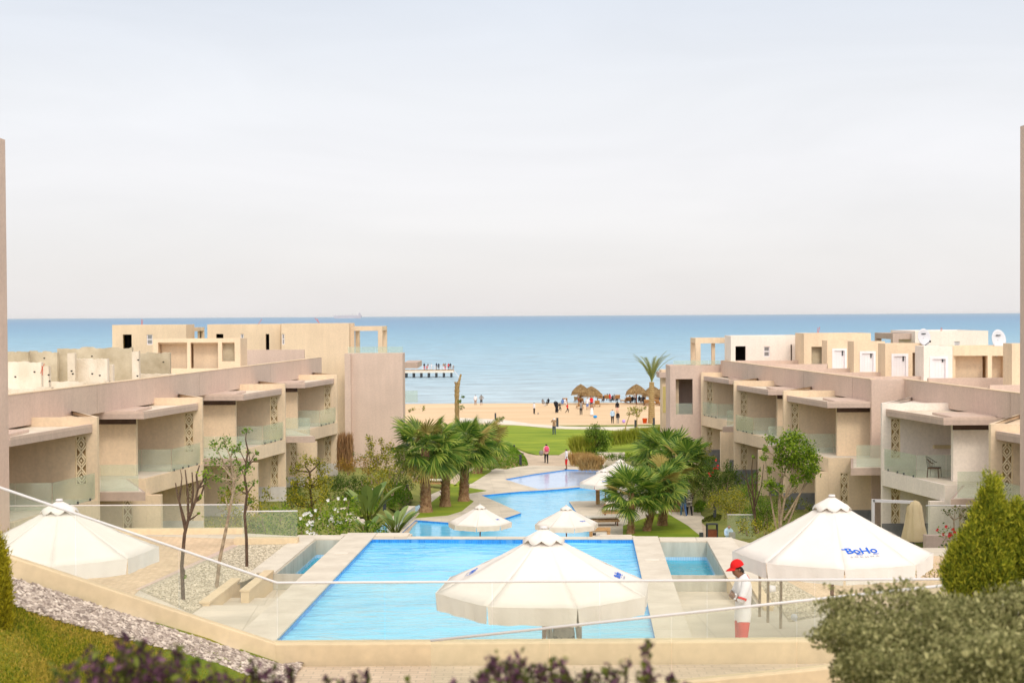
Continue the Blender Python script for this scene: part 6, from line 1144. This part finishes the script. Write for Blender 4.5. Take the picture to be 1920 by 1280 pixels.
# ------------------------------------------------------------------ trees, shrubs, hedges
TG = 'young trees in the left gravel bed'
plant('young_tree', 'thin nearly bare tree in the left gravel, nearest of the three', 'tree', 28.3, [(382, 886, 9), (388, 905, 8), (377, 930, 5), (386, 892, 5), (372, 962, 3), (346, 1080, 3)], .085, 60, 'l_bright', [(344, 1128), (343, 1060), (345, 1000), (352, 975), (366, 940), (372, 915)], .042, 'barkd', 1, TG, depth=.4)
t = plant('young_tree', 'leafy young tree with a pale leaning trunk in the left gravel', 'tree', 29.6, [(405, 838, 13), (420, 825, 11), (436, 838, 14), (398, 862, 12), (420, 868, 16), (446, 868, 13), (462, 880, 10), (392, 886, 11), (412, 896, 12), (440, 895, 11), (420, 918, 9)], .085, 300, 'l_green', [(406, 1104), (412, 1050), (420, 1000), (430, 960), (438, 925), (440, 900)], .042, 'bark', 2, TG, cluster=.34, depth=.5)
plant('young_tree', 'dark trunked young tree in the left gravel, farthest of the three', 'tree', 32, [(462, 808, 7), (447, 838, 7), (438, 846, 4), (466, 848, 5), (464, 870, 7), (478, 860, 3), (446, 915, 9), (462, 908, 7), (467, 940, 5), (452, 880, 8), (480, 848, 4), (478, 905, 5)], .10, 360, 'l_green', [(463, 1064), (462, 1010), (458, 965), (463, 925), (458, 890), (464, 845)], .038, 'barkd', 3, TG, depth=.4)
mb = MB()
for q in ([(347, 994), (336, 940), (341, 895), (338, 880)], [(353, 974), (352, 925), (347, 880)], [(358, 962), (362, 920), (360, 885)], [(366, 940), (378, 925), (392, 880)], [(349, 986), (333, 930), (329, 905)], [(371, 918), (368, 890), (374, 872)]): mb.tube([at(x, y, 28.3 + .1 * i) for i, (x, y) in enumerate(q)], [.028, .02, .012, .007][:len(q)], 5)
tr_ = [o for o in bpy.data.objects if o.name == 'young_tree'][0]; part(mb, 'branch', 'barkd', tr_)
SG = 'garden shrubs beside the left houses'
def shrub(label, D, blobs, m_, leaf=.13, dens=130, seed=1, group=SG, **kw): return plant(kw.pop('nm', 'shrub'), label, kw.pop('cat', 'shrub'), D, blobs, leaf, dens, m_, seed=seed, group=group, **kw)
shrub('yellow green shrub behind the left glass, left of the young trees', 46, [(412, 985, 24), (440, 960, 24), (470, 985, 24), (445, 995, 26), (418, 945, 14)], 'l_yel', seed=11, tr=.03)
shrub('shrub with orange tips behind the long glass railing', 50, [(417, 922, 9), (445, 916, 10), (430, 935, 16), (470, 940, 16), (490, 950, 22), (500, 925, 12)], 'l_yel', seed=12, tr=.03)
shrub('leafy green shrub directly behind the frosted glass panel', 46, [(500, 985, 26), (535, 990, 24), (480, 990, 22), (556, 975, 18), (520, 965, 18)], 'l_bright', seed=13, tr=.03)
shrub('bush with white flowers left of the pool corner', 44, [(590, 985, 24), (615, 965, 24), (640, 952, 22), (655, 975, 28), (625, 990, 26), (690, 992, 18), (585, 960, 16), (560, 990, 14), (655, 942, 14)], 'l_bright', seed=14, flowers=('flower_w', 12, 34, .06), tr=.03, nm='flowering_bush', cat='bush')
shrub('low dark green plants at the pool corner by the white flowers', 43, [(700, 996, 12), (720, 998, 10), (672, 1000, 12)], 'l_green', seed=15, tr=.02)
plant('small_tree', 'bushy yellow green tree with two stems before the third left house', 'tree', 62, [(571, 866, 16), (553, 880, 12), (549, 905, 14), (571, 900, 16), (600, 866, 12), (606, 882, 14), (588, 905, 18), (565, 930, 22), (600, 930, 22), (585, 950, 20), (548, 940, 14), (610, 905, 14)], .13, 130, 'l_yel', [(584, 985), (584, 950), (582, 915), (580, 885)], .07, 'barkd', 16, SG)
shrub('dark dense hedge block beneath the fourth left house', 67, [(640, 900, 16), (660, 912, 18), (680, 905, 16), (625, 920, 18), (650, 930, 14), (690, 925, 12), (610, 932, 12)], 'l_dark', .12, 180, 17, nm='hedge', cat='hedge')
shrub('bushy hedge left of the small yellow green tree', 66, [(552, 922, 14), (545, 938, 16), (562, 938, 14)], 'l_dark', .12, 180, 18, nm='hedge', cat='hedge')
shrub('long low hedge with rusty leaves under the mauve block', 84, [(640, 868, 13), (662, 872, 12), (684, 868, 13), (706, 872, 12), (655, 880, 10), (690, 882, 10)], 'l_brown', .12, 150, 19, nm='hedge', cat='hedge')
shrub('tall upright shrub before the mauve block, with narrow leafy tips', 75, [(692, 820, 7), (695, 833, 9), (694, 850, 11), (700, 868, 14), (716, 828, 7), (718, 842, 9), (712, 860, 12), (732, 836, 8), (728, 858, 13), (705, 888, 18), (735, 882, 16), (690, 905, 14), (720, 905, 16)], 'l_yel', .13, 150, 20, tr=.06)
shrub('thick green shrub between the tall shrub and the first fan palm', 77, [(752, 870, 15), (745, 892, 16), (765, 905, 14), (700, 925, 12), (755, 850, 12), (730, 915, 14), (780, 890, 12)], 'l_olive', .13, 150, 21, tr=.05)
shrub('small grey green bush against the foot of the mauve block', 88, [(672, 858, 7), (684, 856, 6), (662, 850, 5)], 'l_green', .1, 120, 22)
shrub('three leaf clusters rising above the left palm crowns', 100, [(775, 766, 4), (793, 765, 5), (768, 770, 3)], 'l_yel', .14, 120, 23, tr=.03)
shrub('climbing shrub on the broken palm trunk', 131, [(862, 752, 4), (866, 763, 5), (868, 744, 3)], 'l_green', .2, 100, 24, group=None)
shrub('small round bush at the top left of the lawn', 150, [(934, 786, 5), (941, 786, 5), (929, 789, 4)], 'l_green', .2, 120, 25, group=None)
def cover(label, blobs_px, z, m_, n, seed, h=.5, leaf=.11, name='ground_cover'):
    """low planting on a mound: leaves all over a raised bed"""
    rg = np.random.default_rng(seed); poly = [on(x, y, z) for x, y in blobs_px]; c = sum(poly, Vector()) / len(poly); mb = MB(); N_ = len(poly); rings = [1, .9, .7, .4, 0.01]; hz = [0, .45, .8, 1, 1.05]; vs = []
    for q, hh in zip(rings, hz):
        for p in poly: v = c.lerp(p, q); vs.append((v.x, v.y, z - .15 + (h + .15) * hh))
    mb.add(vs, [(i * N_ + k, i * N_ + (k + 1) % N_, (i + 1) * N_ + (k + 1) % N_, (i + 1) * N_ + k) for i in range(4) for k in range(N_)]); o = tag(mb.build('mound', 'soil', None, True), kind='structure'); P = []
    for _ in range(n):
        k = rg.integers(0, N_); i = min(3, int(rg.random() ** .8 * 4)); u, t = rg.random(), rg.random(); a, b_, d, e = [Vector(vs[j]) for j in (i * N_ + k, i * N_ + (k + 1) % N_, (i + 1) * N_ + k, (i + 1) * N_ + (k + 1) % N_)]; P.append(tuple(a.lerp(b_, u).lerp(d.lerp(e, u), t) + Vector((0, 0, .04 + .06 * rg.random()))))
    return tag(leafmesh(name, P, leaf, m_, None, seed, .6, .8), label, 'plants', kind='stuff')
cover('bright green ground cover on the mound beside the brick path', [(712, 925), (735, 908), (765, 920), (774, 932), (745, 953), (722, 945)], -11.6, 'l_cover', 6000, 31, .55)
cover('olive ground cover on the slope left of the paved fork', [(915, 832), (935, 829), (962, 842), (988, 862), (992, 874), (950, 884), (905, 880), (900, 850)], -12, 'l_cover', 9000, 32, .7, .14)
cover('mixed low planting below the fourth left house', [(560, 958), (600, 925), (660, 915), (715, 930), (705, 960), (640, 968)], -11.3, 'l_bright', 9000, 36, .45, .12)
cover('low yellowish planting behind the left glass railing', [(480, 975), (500, 950), (560, 945), (580, 965), (560, 985), (500, 990)], -11.0, 'l_yel', 7000, 37, .4, .11)
cover('olive planting around the trunk of the large right tree', [(1400, 965), (1440, 945), (1500, 945), (1520, 965), (1490, 995), (1420, 990)], -11.3, 'l_olive', 8000, 38, .4, .11)
cover('brownish ground cover behind the palm trunks', [(745, 900), (790, 885), (825, 888), (812, 905), (770, 918)], -11.9, 'l_brown', 3500, 33, .35)
cover('green ground cover behind the walking couple', [(1300, 930), (1325, 930), (1350, 955), (1345, 962), (1300, 962)], -11.9, 'l_cover', 4000, 34, .25)
cover('low plants around the bollard light on the right', [(1316, 974), (1350, 966), (1372, 972), (1350, 980)], -11.9, 'l_olive', 1500, 35, .15)
# banana-like plants with big paddle leaves
def paddle(label, px, py, D, n, hpx, seed, lean=.5):
    b = at(px, py, D); k = D / F; rg = random.Random(seed); root = empty('paddle_leaf_plant', b); tag(root, label, 'plant', 'large leaved plants by the pool corner'); st = MB(); lf = MB()
    for i in range(n):
        az = i * 2.4 + rg.random(); ln = hpx * k * rg.uniform(.65, 1.05); sp = lean * rg.uniform(.4, 1.2); d = Vector((math.cos(az) * sp, math.sin(az) * sp, 1)).normalized(); pts = []; p = b.copy()
        for q in range(11): pts.append(p.copy()); p = p + d * ln / 10; d = (d + Vector((math.cos(az) * .05, math.sin(az) * .05, -.075 if q > 4 else -.01))).normalized()
        st.tube(pts[:8], [.03, .028, .026, .022, .02, .018, .014, .01], 5); W_ = ln * .105; s_ = Vector((-math.sin(az), math.cos(az), 0)); o = []
        for q in range(4, 11): t = (q - 4) / 6; w_ = W_ * math.sin(math.pi * min(1, t * .93 + .06)) ** .6; o.append((pts[q] - s_ * w_ + Vector((0, 0, w_ * .45)), pts[q], pts[q] + s_ * w_ + Vector((0, 0, w_ * .45))))
        vs = [v for tr3 in o for v in tr3]; lf.add(vs, [f for q in range(6) for f in ((q * 3, q * 3 + 1, q * 3 + 4, q * 3 + 3), (q * 3 + 1, q * 3 + 2, q * 3 + 5, q * 3 + 4))])
    part(st, 'stem', 'l_olive', root); part(lf, 'leaf', 'l_paddle', root)
M['l_paddle'] = leafmat('paddle_leaf', (.08, .17, .03), (.34, .40, .12), .35, .25, .5)
paddle('tallest large leaved plant in the left garden, with an upright new leaf', 690, 988, 55, 15, 100, 1, .45); paddle('large leaved plant at the pool corner, right one of the low pair', 742, 1006, 45, 14, 66, 2, .8); paddle('large leaved plant at the pool corner, left one of the low pair', 690, 1008, 46, 13, 54, 3, .9)
# lean-to of dry reeds
root = empty('reed_bundle', at(650, 875, 88)); tag(root, 'bundles of dry brown reeds leaning against the left tower wall', 'reeds'); rg = np.random.default_rng(3); n = 2600; x = rg.uniform(634, 660, n); y = rg.uniform(822, 872, n); xo = (x > 655 - (y - 822) * -.2); P_ = np.array([tuple(at(a, b, 88 + q)) for a, b, q in zip(x, y, rg.uniform(-.3, .8, n))]); o = leafmesh('reeds', P_, .9, 'reed', None, 3, .035, 0, dirs=np.tile([.12, 0, 3.0], (n, 1)), loc=tuple(root.location)); o.parent = root; o.location = (0, 0, 0)
# centre and right
plant('round_tree', 'round dark green tree at the corner of the lawn', 'tree', 119, [(1118, 812, 15), (1104, 818, 13), (1132, 818, 13), (1098, 830, 10), (1120, 830, 16), (1138, 832, 11), (1108, 842, 12), (1126, 845, 12), (1118, 802, 8)], .16, 260, 'l_green', [(1112, 866), (1113, 852), (1116, 838)], .13, 'barkd', 41, None, cluster=.3)
def grasses(label, pts, D, m_, h, n, seed):
    rg = np.random.default_rng(seed); k = D / F; P = []; dr = []
    b0 = at(pts[0][0], pts[0][1], D); root = empty('ornamental_grass', b0); tag(root, label, 'grass clump', 'ornamental grasses and hedges by the fork in the path')
    for px, py in pts:
        b = at(px, py, D)
        for _ in range(n): a = rg.uniform(0, 6.28); s_ = rg.uniform(0, .55); dr.append((math.cos(a) * s_, math.sin(a) * s_, 1)); P.append((b.x + math.cos(a) * s_ * h * .45, b.y + math.sin(a) * s_ * h * .4, b.z + h * .42))
    o = leafmesh('blades', P, h, m_, None, seed, .05, 0, dirs=np.array(dr) * 2.5, loc=tuple(b0)); o.parent = root; o.location = (0, 0, 0)
grasses('tawny grasses at the far pool corner, front row', [(1090 + 7 * i, 879) for i in range(6)], 107, 'l_tawny', 1.1, 220, 1)
grasses('tawny grasses left of the round tree trunk', [(1072 + 7 * i, 870 + (i % 2)) for i in range(6)], 112, 'l_tawny', 1.0, 200, 2)
grasses('pale green grasses below the round tree', [(1078 + 7 * i, 853) for i in range(5)], 119, 'l_grass', 1.7, 240, 3)
grasses('long pale grasses at the right edge of the lawn', [(1150 + 7 * i, 833 - .8 * i) for i in range(14)], 126, 'l_grass', 1.3, 200, 4)
hp = lambda x0, x1, y, dy, r_: [(x0 + (x1 - x0) * i / 9, y + dy * i / 9, r_) for i in range(10)]
HG = 'low hedges on the right of the lawn'
shrub('clipped green hedge behind the tawny grasses', 112, hp(1120, 1180, 855, 2, 7), 'l_green', .13, 200, 42, HG, nm='hedge', cat='hedge'); shrub('clipped green hedge reaching the fan palms', 110, hp(1178, 1240, 855, 0, 8), 'l_bright', .13, 200, 43, HG, nm='hedge', cat='hedge')
shrub('low dark plants behind the overlapping umbrellas', 104, hp(1130, 1200, 876, -2, 5), 'l_olive', .12, 160, 44, HG, nm='hedge', cat='hedge'); shrub('dark bushes right of the thin staked trees', 132, hp(1200, 1250, 826, 2, 8), 'l_olive', .15, 200, 45, HG, nm='hedge', cat='hedge')
plant('staked_tree', 'thin sparse tree with a leaning stake, left of the pair by the beach', 'tree', 138, [(1183, 768, 6), (1191, 764, 5), (1178, 776, 4), (1188, 774, 5)], .2, 60, 'l_yel', [(1166, 827), (1173, 800), (1181, 778)], .07, 'datebark', 46, 'staked trees by the beach')
plant('staked_tree', 'thin sparse tree, right of the pair by the beach', 'tree', 138, [(1195, 770, 6), (1200, 768, 5), (1208, 765, 4), (1196, 778, 4)], .2, 60, 'l_yel', [(1194, 830), (1195, 805), (1195, 782)], .07, 'datebark', 47, 'staked trees by the beach')
RG = 'garden shrubs beside the right houses'
shrub('dark flowering shrub below the second right house, with red blooms', 82, [(1335, 878, 16), (1352, 890, 20), (1372, 882, 16), (1326, 895, 16), (1362, 905, 18), (1340, 910, 18), (1330, 862, 8), (1385, 895, 12)], 'l_dark', .12, 200, 51, RG, flowers=('flower_r', 3, 8, .07), nm='flowering_bush', cat='bush')
shrub('green shrub just right of the palm cluster', 84, [(1308, 880, 14), (1312, 905, 14), (1302, 918, 12), (1322, 925, 14), (1296, 895, 10)], 'l_olive', .12, 170, 52, RG)
shrub('mixed shrub in the middle of the right garden', 74, [(1350, 935, 18), (1335, 940, 14), (1372, 945, 18), (1360, 958, 14), (1385, 930, 18), (1392, 955, 16)], 'l_yel', .12, 150, 53, RG)
shrub('dark green shrub below the trunks of the large right tree', 70, [(1405, 920, 16), (1420, 940, 18), (1408, 960, 16), (1440, 950, 18), (1392, 975, 12), (1432, 970, 16), (1415, 895, 12)], 'l_green', .12, 160, 54, RG)
shrub('shrub right of the large right tree beside the plinth', 66, [(1465, 945, 16), (1490, 945, 14), (1475, 965, 16), (1512, 948, 10)], 'l_olive', .12, 160, 55, RG)
shrub('sprawling shrub behind the small glass railing', 58, [(1390, 985, 14), (1405, 990, 14), (1420, 985, 14), (1440, 990, 14)], 'l_yel', .11, 120, 56, RG)
shrub('small leafy bush by the foot of the farthest right house', 92, [(1330, 832, 5), (1327, 845, 7), (1334, 860, 7), (1322, 858, 6)], 'l_yel', .12, 130, 57, RG)
plant('large_tree', 'large multi stemmed green tree before the middle right house', 'tree', 61, [(1449, 822, 11), (1478, 822, 15), (1500, 826, 17), (1518, 845, 16), (1488, 845, 20), (1468, 838, 15), (1505, 866, 18), (1525, 878, 15), (1480, 872, 17), (1508, 895, 13), (1460, 862, 11), (1436, 842, 7), (1432, 858, 6), (1440, 905, 12), (1456, 912, 11), (1520, 858, 15), (1492, 900, 11), (1444, 880, 7)], .16, 230, 'l_bright', [(1462, 1010), (1466, 970), (1472, 935), (1482, 900), (1488, 870)], .065, 'bark', 58, None, cluster=.3)
big = [o for o in bpy.data.objects if o.name == 'large_tree'][0]; mb = MB()
for q in ([(1458, 1005), (1448, 950), (1440, 900), (1434, 850)], [(1462, 1005), (1460, 940), (1468, 880), (1452, 830)], [(1468, 1005), (1490, 950), (1505, 915), (1518, 880)], [(1464, 990), (1462, 920), (1478, 860), (1500, 830)], [(1470, 975), (1500, 925), (1520, 895)]): mb.tube([at(x, y, 61 + .25 * i) for i, (x, y) in enumerate(q)], [.05, .038, .026, .012][:len(q)], 6)
part(mb, 'stem', 'bark', big)
plant('bare_tree', 'thin bare tree with a few leaves left of the large right tree', 'tree', 62, [(1412, 856, 4), (1410, 905, 5), (1424, 880, 3)], .14, 60, 'l_green', [(1417, 1000), (1415, 960), (1412, 915), (1410, 880)], .05, 'barkd', 59); bt = [o for o in bpy.data.objects if o.name == 'bare_tree'][0]; mb = MB()
for q in ([(1416, 975), (1404, 920), (1397, 872)], [(1414, 950), (1420, 900), (1418, 862)], [(1414, 955), (1428, 910), (1432, 870)], [(1412, 930), (1400, 900), (1390, 890)]): mb.tube([at(x, y, 62) for x, y in q], [.035, .022, .01], 5)
part(mb, 'branch', 'barkd', bt)
shrub('green hedge under the edge of the large logo umbrella', 28, [(1645, 1078, 14), (1665, 1068, 14), (1690, 1070, 16), (1715, 1068, 15), (1738, 1066, 16), (1755, 1072, 14), (1700, 1085, 12), (1770, 1080, 12)], 'l_yel', .06, 260, 60, None, nm='hedge', cat='hedge', tr=.02)
shrub('bush with red flowers in front of the brown garden wall', 40, [(1775, 1000, 14), (1768, 1030, 12), (1790, 1045, 12), (1780, 1020, 12), (1800, 1010, 12)], 'l_green', .09, 150, 61, None, flowers=('flower_r', 3, 8, .055), tr=.02, nm='flowering_bush', cat='bush')
plant('small_tree', 'small sparse tree behind the glass right of the folded umbrella', 'tree', 44, [(1778, 962, 8), (1792, 955, 9), (1806, 968, 8), (1770, 956, 6), (1810, 955, 6)], .10, 90, 'l_olive', [(1790, 1020), (1789, 995), (1788, 975)], .03, 'bark', 62)

# ------------------------------------------------------------------ near planting: hedge, conifers, purple shrubs
def box_hedge():
    rg = np.random.default_rng(5); c = at(1750, 1250, 7.6); root = empty('clipped_hedge', (c.x, 7.6, -2.75)); tag(root, 'large rounded sage green hedge filling the lower right corner', 'hedge')
    L0, R0, T0, n = at(1552, 1200, 8.3).x, 4.6, at(1750, 1110, 8.3).z, 110000
    u = rg.random((n, 3)); X = L0 + (R0 - L0) * u[:, 0]; Y = 6.75 + 1.7 * u[:, 1]; Z = -2.75 + (T0 + 2.75) * u[:, 2]; side = rg.integers(0, 10, n); d = rg.random(n) ** 1.6 * .17
    Y = np.where(side < 5, 6.75 + d, Y); Z = np.where((side >= 5) & (side < 9), T0 - d, Z); X = np.where(side == 9, L0 + d, X)
    lump = .06 * np.sin(X * 9 + Z * 4) + .05 * np.sin(X * 5 - Y * 7) + .035 * np.sin(X * 23 + Y * 11); edge = np.clip((X - L0) / .2, 0, 1); Z = np.where(Z > T0 - .5, Z - (1 - edge) ** 2 * .07 + lump * .6, Z); Y = Y - lump * .5; X = X + np.where(X < L0 + .4, .07 * np.sin(Z * 11) + .05 * np.sin(Z * 27 + Y * 9), 0)
    P = np.stack([X, Y, Z], 1) + rg.normal(size=(n, 3)) * .012; k = P[:, 2] > -2.4; P = P[k]; dr = np.zeros((len(P), 3)); dr[:, 2] = .8; dr[:, 1] = -.7
    o = leafmesh('foliage', P, .034, 'l_sage', None, 5, .42, .3, dirs=dr + rg.normal(size=dr.shape) * .8, loc=tuple(root.location)); o.parent = root; o.location = (0, 0, 0)
    mb = MB(); mb.box(L0 + .2, R0, 6.95, 8.3, -2.75, T0 - .2); part(mb, 'core', 'l_olive', root)
    rnd = random.Random(1); P2 = []
    for i in range(60):          # loose shoots out of the side and top
        z = rnd.uniform(-2.3, T0); e0 = Vector((L0 + .12, rnd.uniform(6.8, 8.2), z)); e1 = e0 + Vector((-rnd.uniform(.05, .18), rnd.uniform(-.05, .05), rnd.uniform(-.02, .10)))
        if i > 36: e0 = Vector((rnd.uniform(L0, R0), rnd.uniform(6.8, 8), T0 - .1)); e1 = e0 + Vector((rnd.uniform(-.06, .06), 0, rnd.uniform(.06, .14)))
        for _ in range(26): t = rnd.random(); P2.append(tuple(e0.lerp(e1, t) + Vector([rnd.gauss(0, .018) for _ in range(3)])))
    o = leafmesh('shoots', P2, .034, 'l_sage', None, 6, .42, .4, loc=tuple(root.location)); o.parent = root; o.location = (0, 0, 0)
box_hedge()
def conifer(label, D, zb, spires, m_, seed, leaf, per, name='conifer'):
    """soft conifer: upright spires built of feathery sprays. spire = (px, py top, py bottom, half width px)"""
    rg = np.random.default_rng(seed); k = D / F; P = []; dr = []; x0 = at(spires[0][0], spires[0][2], D).x; root = empty(name, (x0, D, zb)); tag(root, label, 'conifer'); mb = MB()
    for px, y0, y1, hw in spires:
        y0 += 14; t = at(px, y0, D); b = at(px, y1, D); dy = rg.uniform(-.5, .5) * hw * k; mb.tube([(x0 + (b.x - x0) * .3, D, zb), (b.x, D + dy, b.z), (t.x, D + dy, t.z)], [.05, .03, .004], 5); H_ = t.z - b.z; ns = int(per * hw / 40)
        for i in range(ns):
            h_ = rg.random() ** .75; w_ = hw * k * (.10 + .95 * h_ ** .75) * (1 - .35 * max(0, h_ - .8) / .2); a = rg.uniform(0, 6.283); c = np.array([b.x, D + dy, t.z - H_ * h_]); d = np.array([math.cos(a) * .62, math.sin(a) * .62, 1.0]); d /= np.linalg.norm(d); L_ = w_ / .62 * rg.uniform(.6, 1.35) + .06; m = int(20 + 44 * min(1, L_ / .5)); u = rg.random(m) ** .7
            q = c + d * (u * L_)[:, None] + rg.normal(size=(m, 3)) * (.018 + .03 * (1 - u))[:, None]; P.append(q); dr.append(np.tile(d, (m, 1)) + rg.normal(size=(m, 3)) * .3)
    part(mb, 'trunk', 'barkd', root); P = np.concatenate(P); o = leafmesh('crown', P, leaf, m_, None, seed, .17, 0, dirs=np.concatenate(dr) * 1.6, loc=tuple(root.location)); o.parent = root; o.location = (0, 0, 0)
conifer('soft green conifer behind the hedge at the right edge', 12.5, -4.2, [(1859, 880, 1080, 24), (1846, 918, 1100, 22), (1872, 925, 1100, 24), (1834, 945, 1110, 22), (1888, 938, 1110, 26), (1822, 975, 1110, 22), (1904, 930, 1110, 24), (1812, 990, 1115, 22), (1918, 955, 1115, 26), (1800, 1012, 1115, 20), (1932, 945, 1115, 24), (1790, 1035, 1118, 16), (1946, 965, 1115, 24), (1850, 985, 1120, 30), (1878, 995, 1120, 30), (1830, 1010, 1120, 26), (1900, 1005, 1120, 28), (1860, 1030, 1125, 34)], 'l_conif', 1, .05, 330)
conifer('narrow golden conifer at the left edge of the lawn', 15.4, -3.5, [(0, 992, 1185, 19), (7, 1025, 1188, 16), (-15, 975, 1190, 20)], 'l_gold', 2, .06, 420)
def purple(label, spec, seed, dens=70):
    """loose purple-leaved shrub: wiry stems with leaves near their tips; spec = (px, py, r px, D)"""
    rg = random.Random(seed); spec = [(a_, b_, c_, d_ * .78) for a_, b_, c_, d_ in spec]; px0, py0, _, D0 = spec[0]; b = at(px0, 1290, D0); b.z = -2.75; root = empty('purple_shrub', b); tag(root, label, 'shrub', 'purple leaved shrubs along the bottom'); mb = MB(); P = []
    for px, py, r_, D in spec:
        c = at(px, py, D); k = r_ * D / F; ns = max(3, int(r_ / 5))
        for _ in range(ns):
            tip = c + Vector((rg.gauss(0, .55) * k, rg.gauss(0, .6) * k, rg.uniform(-.8, .9) * k)); st = Vector((tip.x + rg.uniform(-.15, .15), tip.y, -2.7)); mid = st.lerp(tip, .6) + Vector((rg.uniform(-.04, .04), 0, 0)); mb.tube([st, mid, tip], [.006, .004, .002], 4)
            for q in range(int(dens)): t = rg.random() ** .6; p = mid.lerp(tip, t) if t > .25 else tip; P.append(tuple(p + Vector([rg.gauss(0, .30 * k if r_ > 12 else .4 * k) for _ in range(3)])))
    part(mb, 'stem', 'barkd', root); rr = np.random.default_rng(seed); P = np.array(P); mi = (rr.random(len(P)) < .42).astype(int)
    o = leafmesh('foliage', P, .032, ['l_purple', 'l_olive'], None, seed, .5, .5, mi=mi, loc=tuple(b)); o.parent = root; o.location = (0, 0, 0)
purple('purple shrub at the lower left over the grass', [(150, 1269, 28, 6), (200, 1244, 30, 6), (235, 1219, 24, 6.2), (245, 1259, 34, 6), (290, 1254, 34, 6.1), (340, 1239, 24, 6.2), (330, 1269, 34, 6), (385, 1272, 24, 6.1), (215, 1289, 40, 6), (300, 1294, 40, 6), (262, 1216, 10, 6.2), (130, 1294, 20, 6)], 1)
purple('purple shrub left of centre over the stone chips', [(440, 1268, 22, 6.4), (478, 1253, 18, 6.4), (500, 1270, 22, 6.4), (530, 1278, 16, 6.4), (460, 1293, 26, 6.4), (520, 1296, 20, 6.4), (545, 1258, 8, 6.4)], 2, 50)
purple('small purple sprigs left of the middle of the bottom edge', [(610, 1274, 9, 6.5), (640, 1278, 6, 6.5), (660, 1276, 9, 6.5), (685, 1262, 6, 6.5), (765, 1275, 8, 6.5)], 3, 22)
purple('purple and green shrub below the large middle umbrella', [(905, 1270, 22, 6.2), (935, 1244, 20, 6.2), (965, 1237, 18, 6.2), (960, 1270, 28, 6.2), (1000, 1272, 26, 6.2), (1050, 1247, 16, 6.2), (1050, 1274, 24, 6.2), (890, 1294, 24, 6.2), (1085, 1282, 16, 6.2), (1000, 1297, 34, 6.2), (1105, 1262, 6, 6.2), (850, 1290, 10, 6.2)], 4, 60)
purple('purple and green shrub right of the middle along the bottom', [(1150, 1260, 18, 6.3), (1175, 1248, 18, 6.3), (1200, 1260, 18, 6.3), (1170, 1278, 22, 6.3), (1218, 1272, 14, 6.3), (1215, 1210, 9, 6.3), (1262, 1272, 6, 6.3), (1285, 1285, 7, 6.3), (1125, 1272, 9, 6.3)], 5, 40)

# ------------------------------------------------------------------ haze over the sea
mb = MB(); mb.box(-70000, 70000, -40, 50000, -15.6, 30); hz = mb.build('haze', 'dark'); tag(hz, kind='stuff'); hm_ = bpy.data.materials.new('haze'); hm_.use_nodes = True; nt = hm_.node_tree; nt.nodes.clear(); o_ = nt.nodes.new('ShaderNodeOutputMaterial'); v_ = nt.nodes.new('ShaderNodeVolumePrincipled')
v_.inputs['Color'].default_value = (1, 1, 1, 1); v_.inputs['Density'].default_value = .000010; nt.links.new(v_.outputs[0], o_.inputs['Volume']); hz.data.materials[0] = hm_
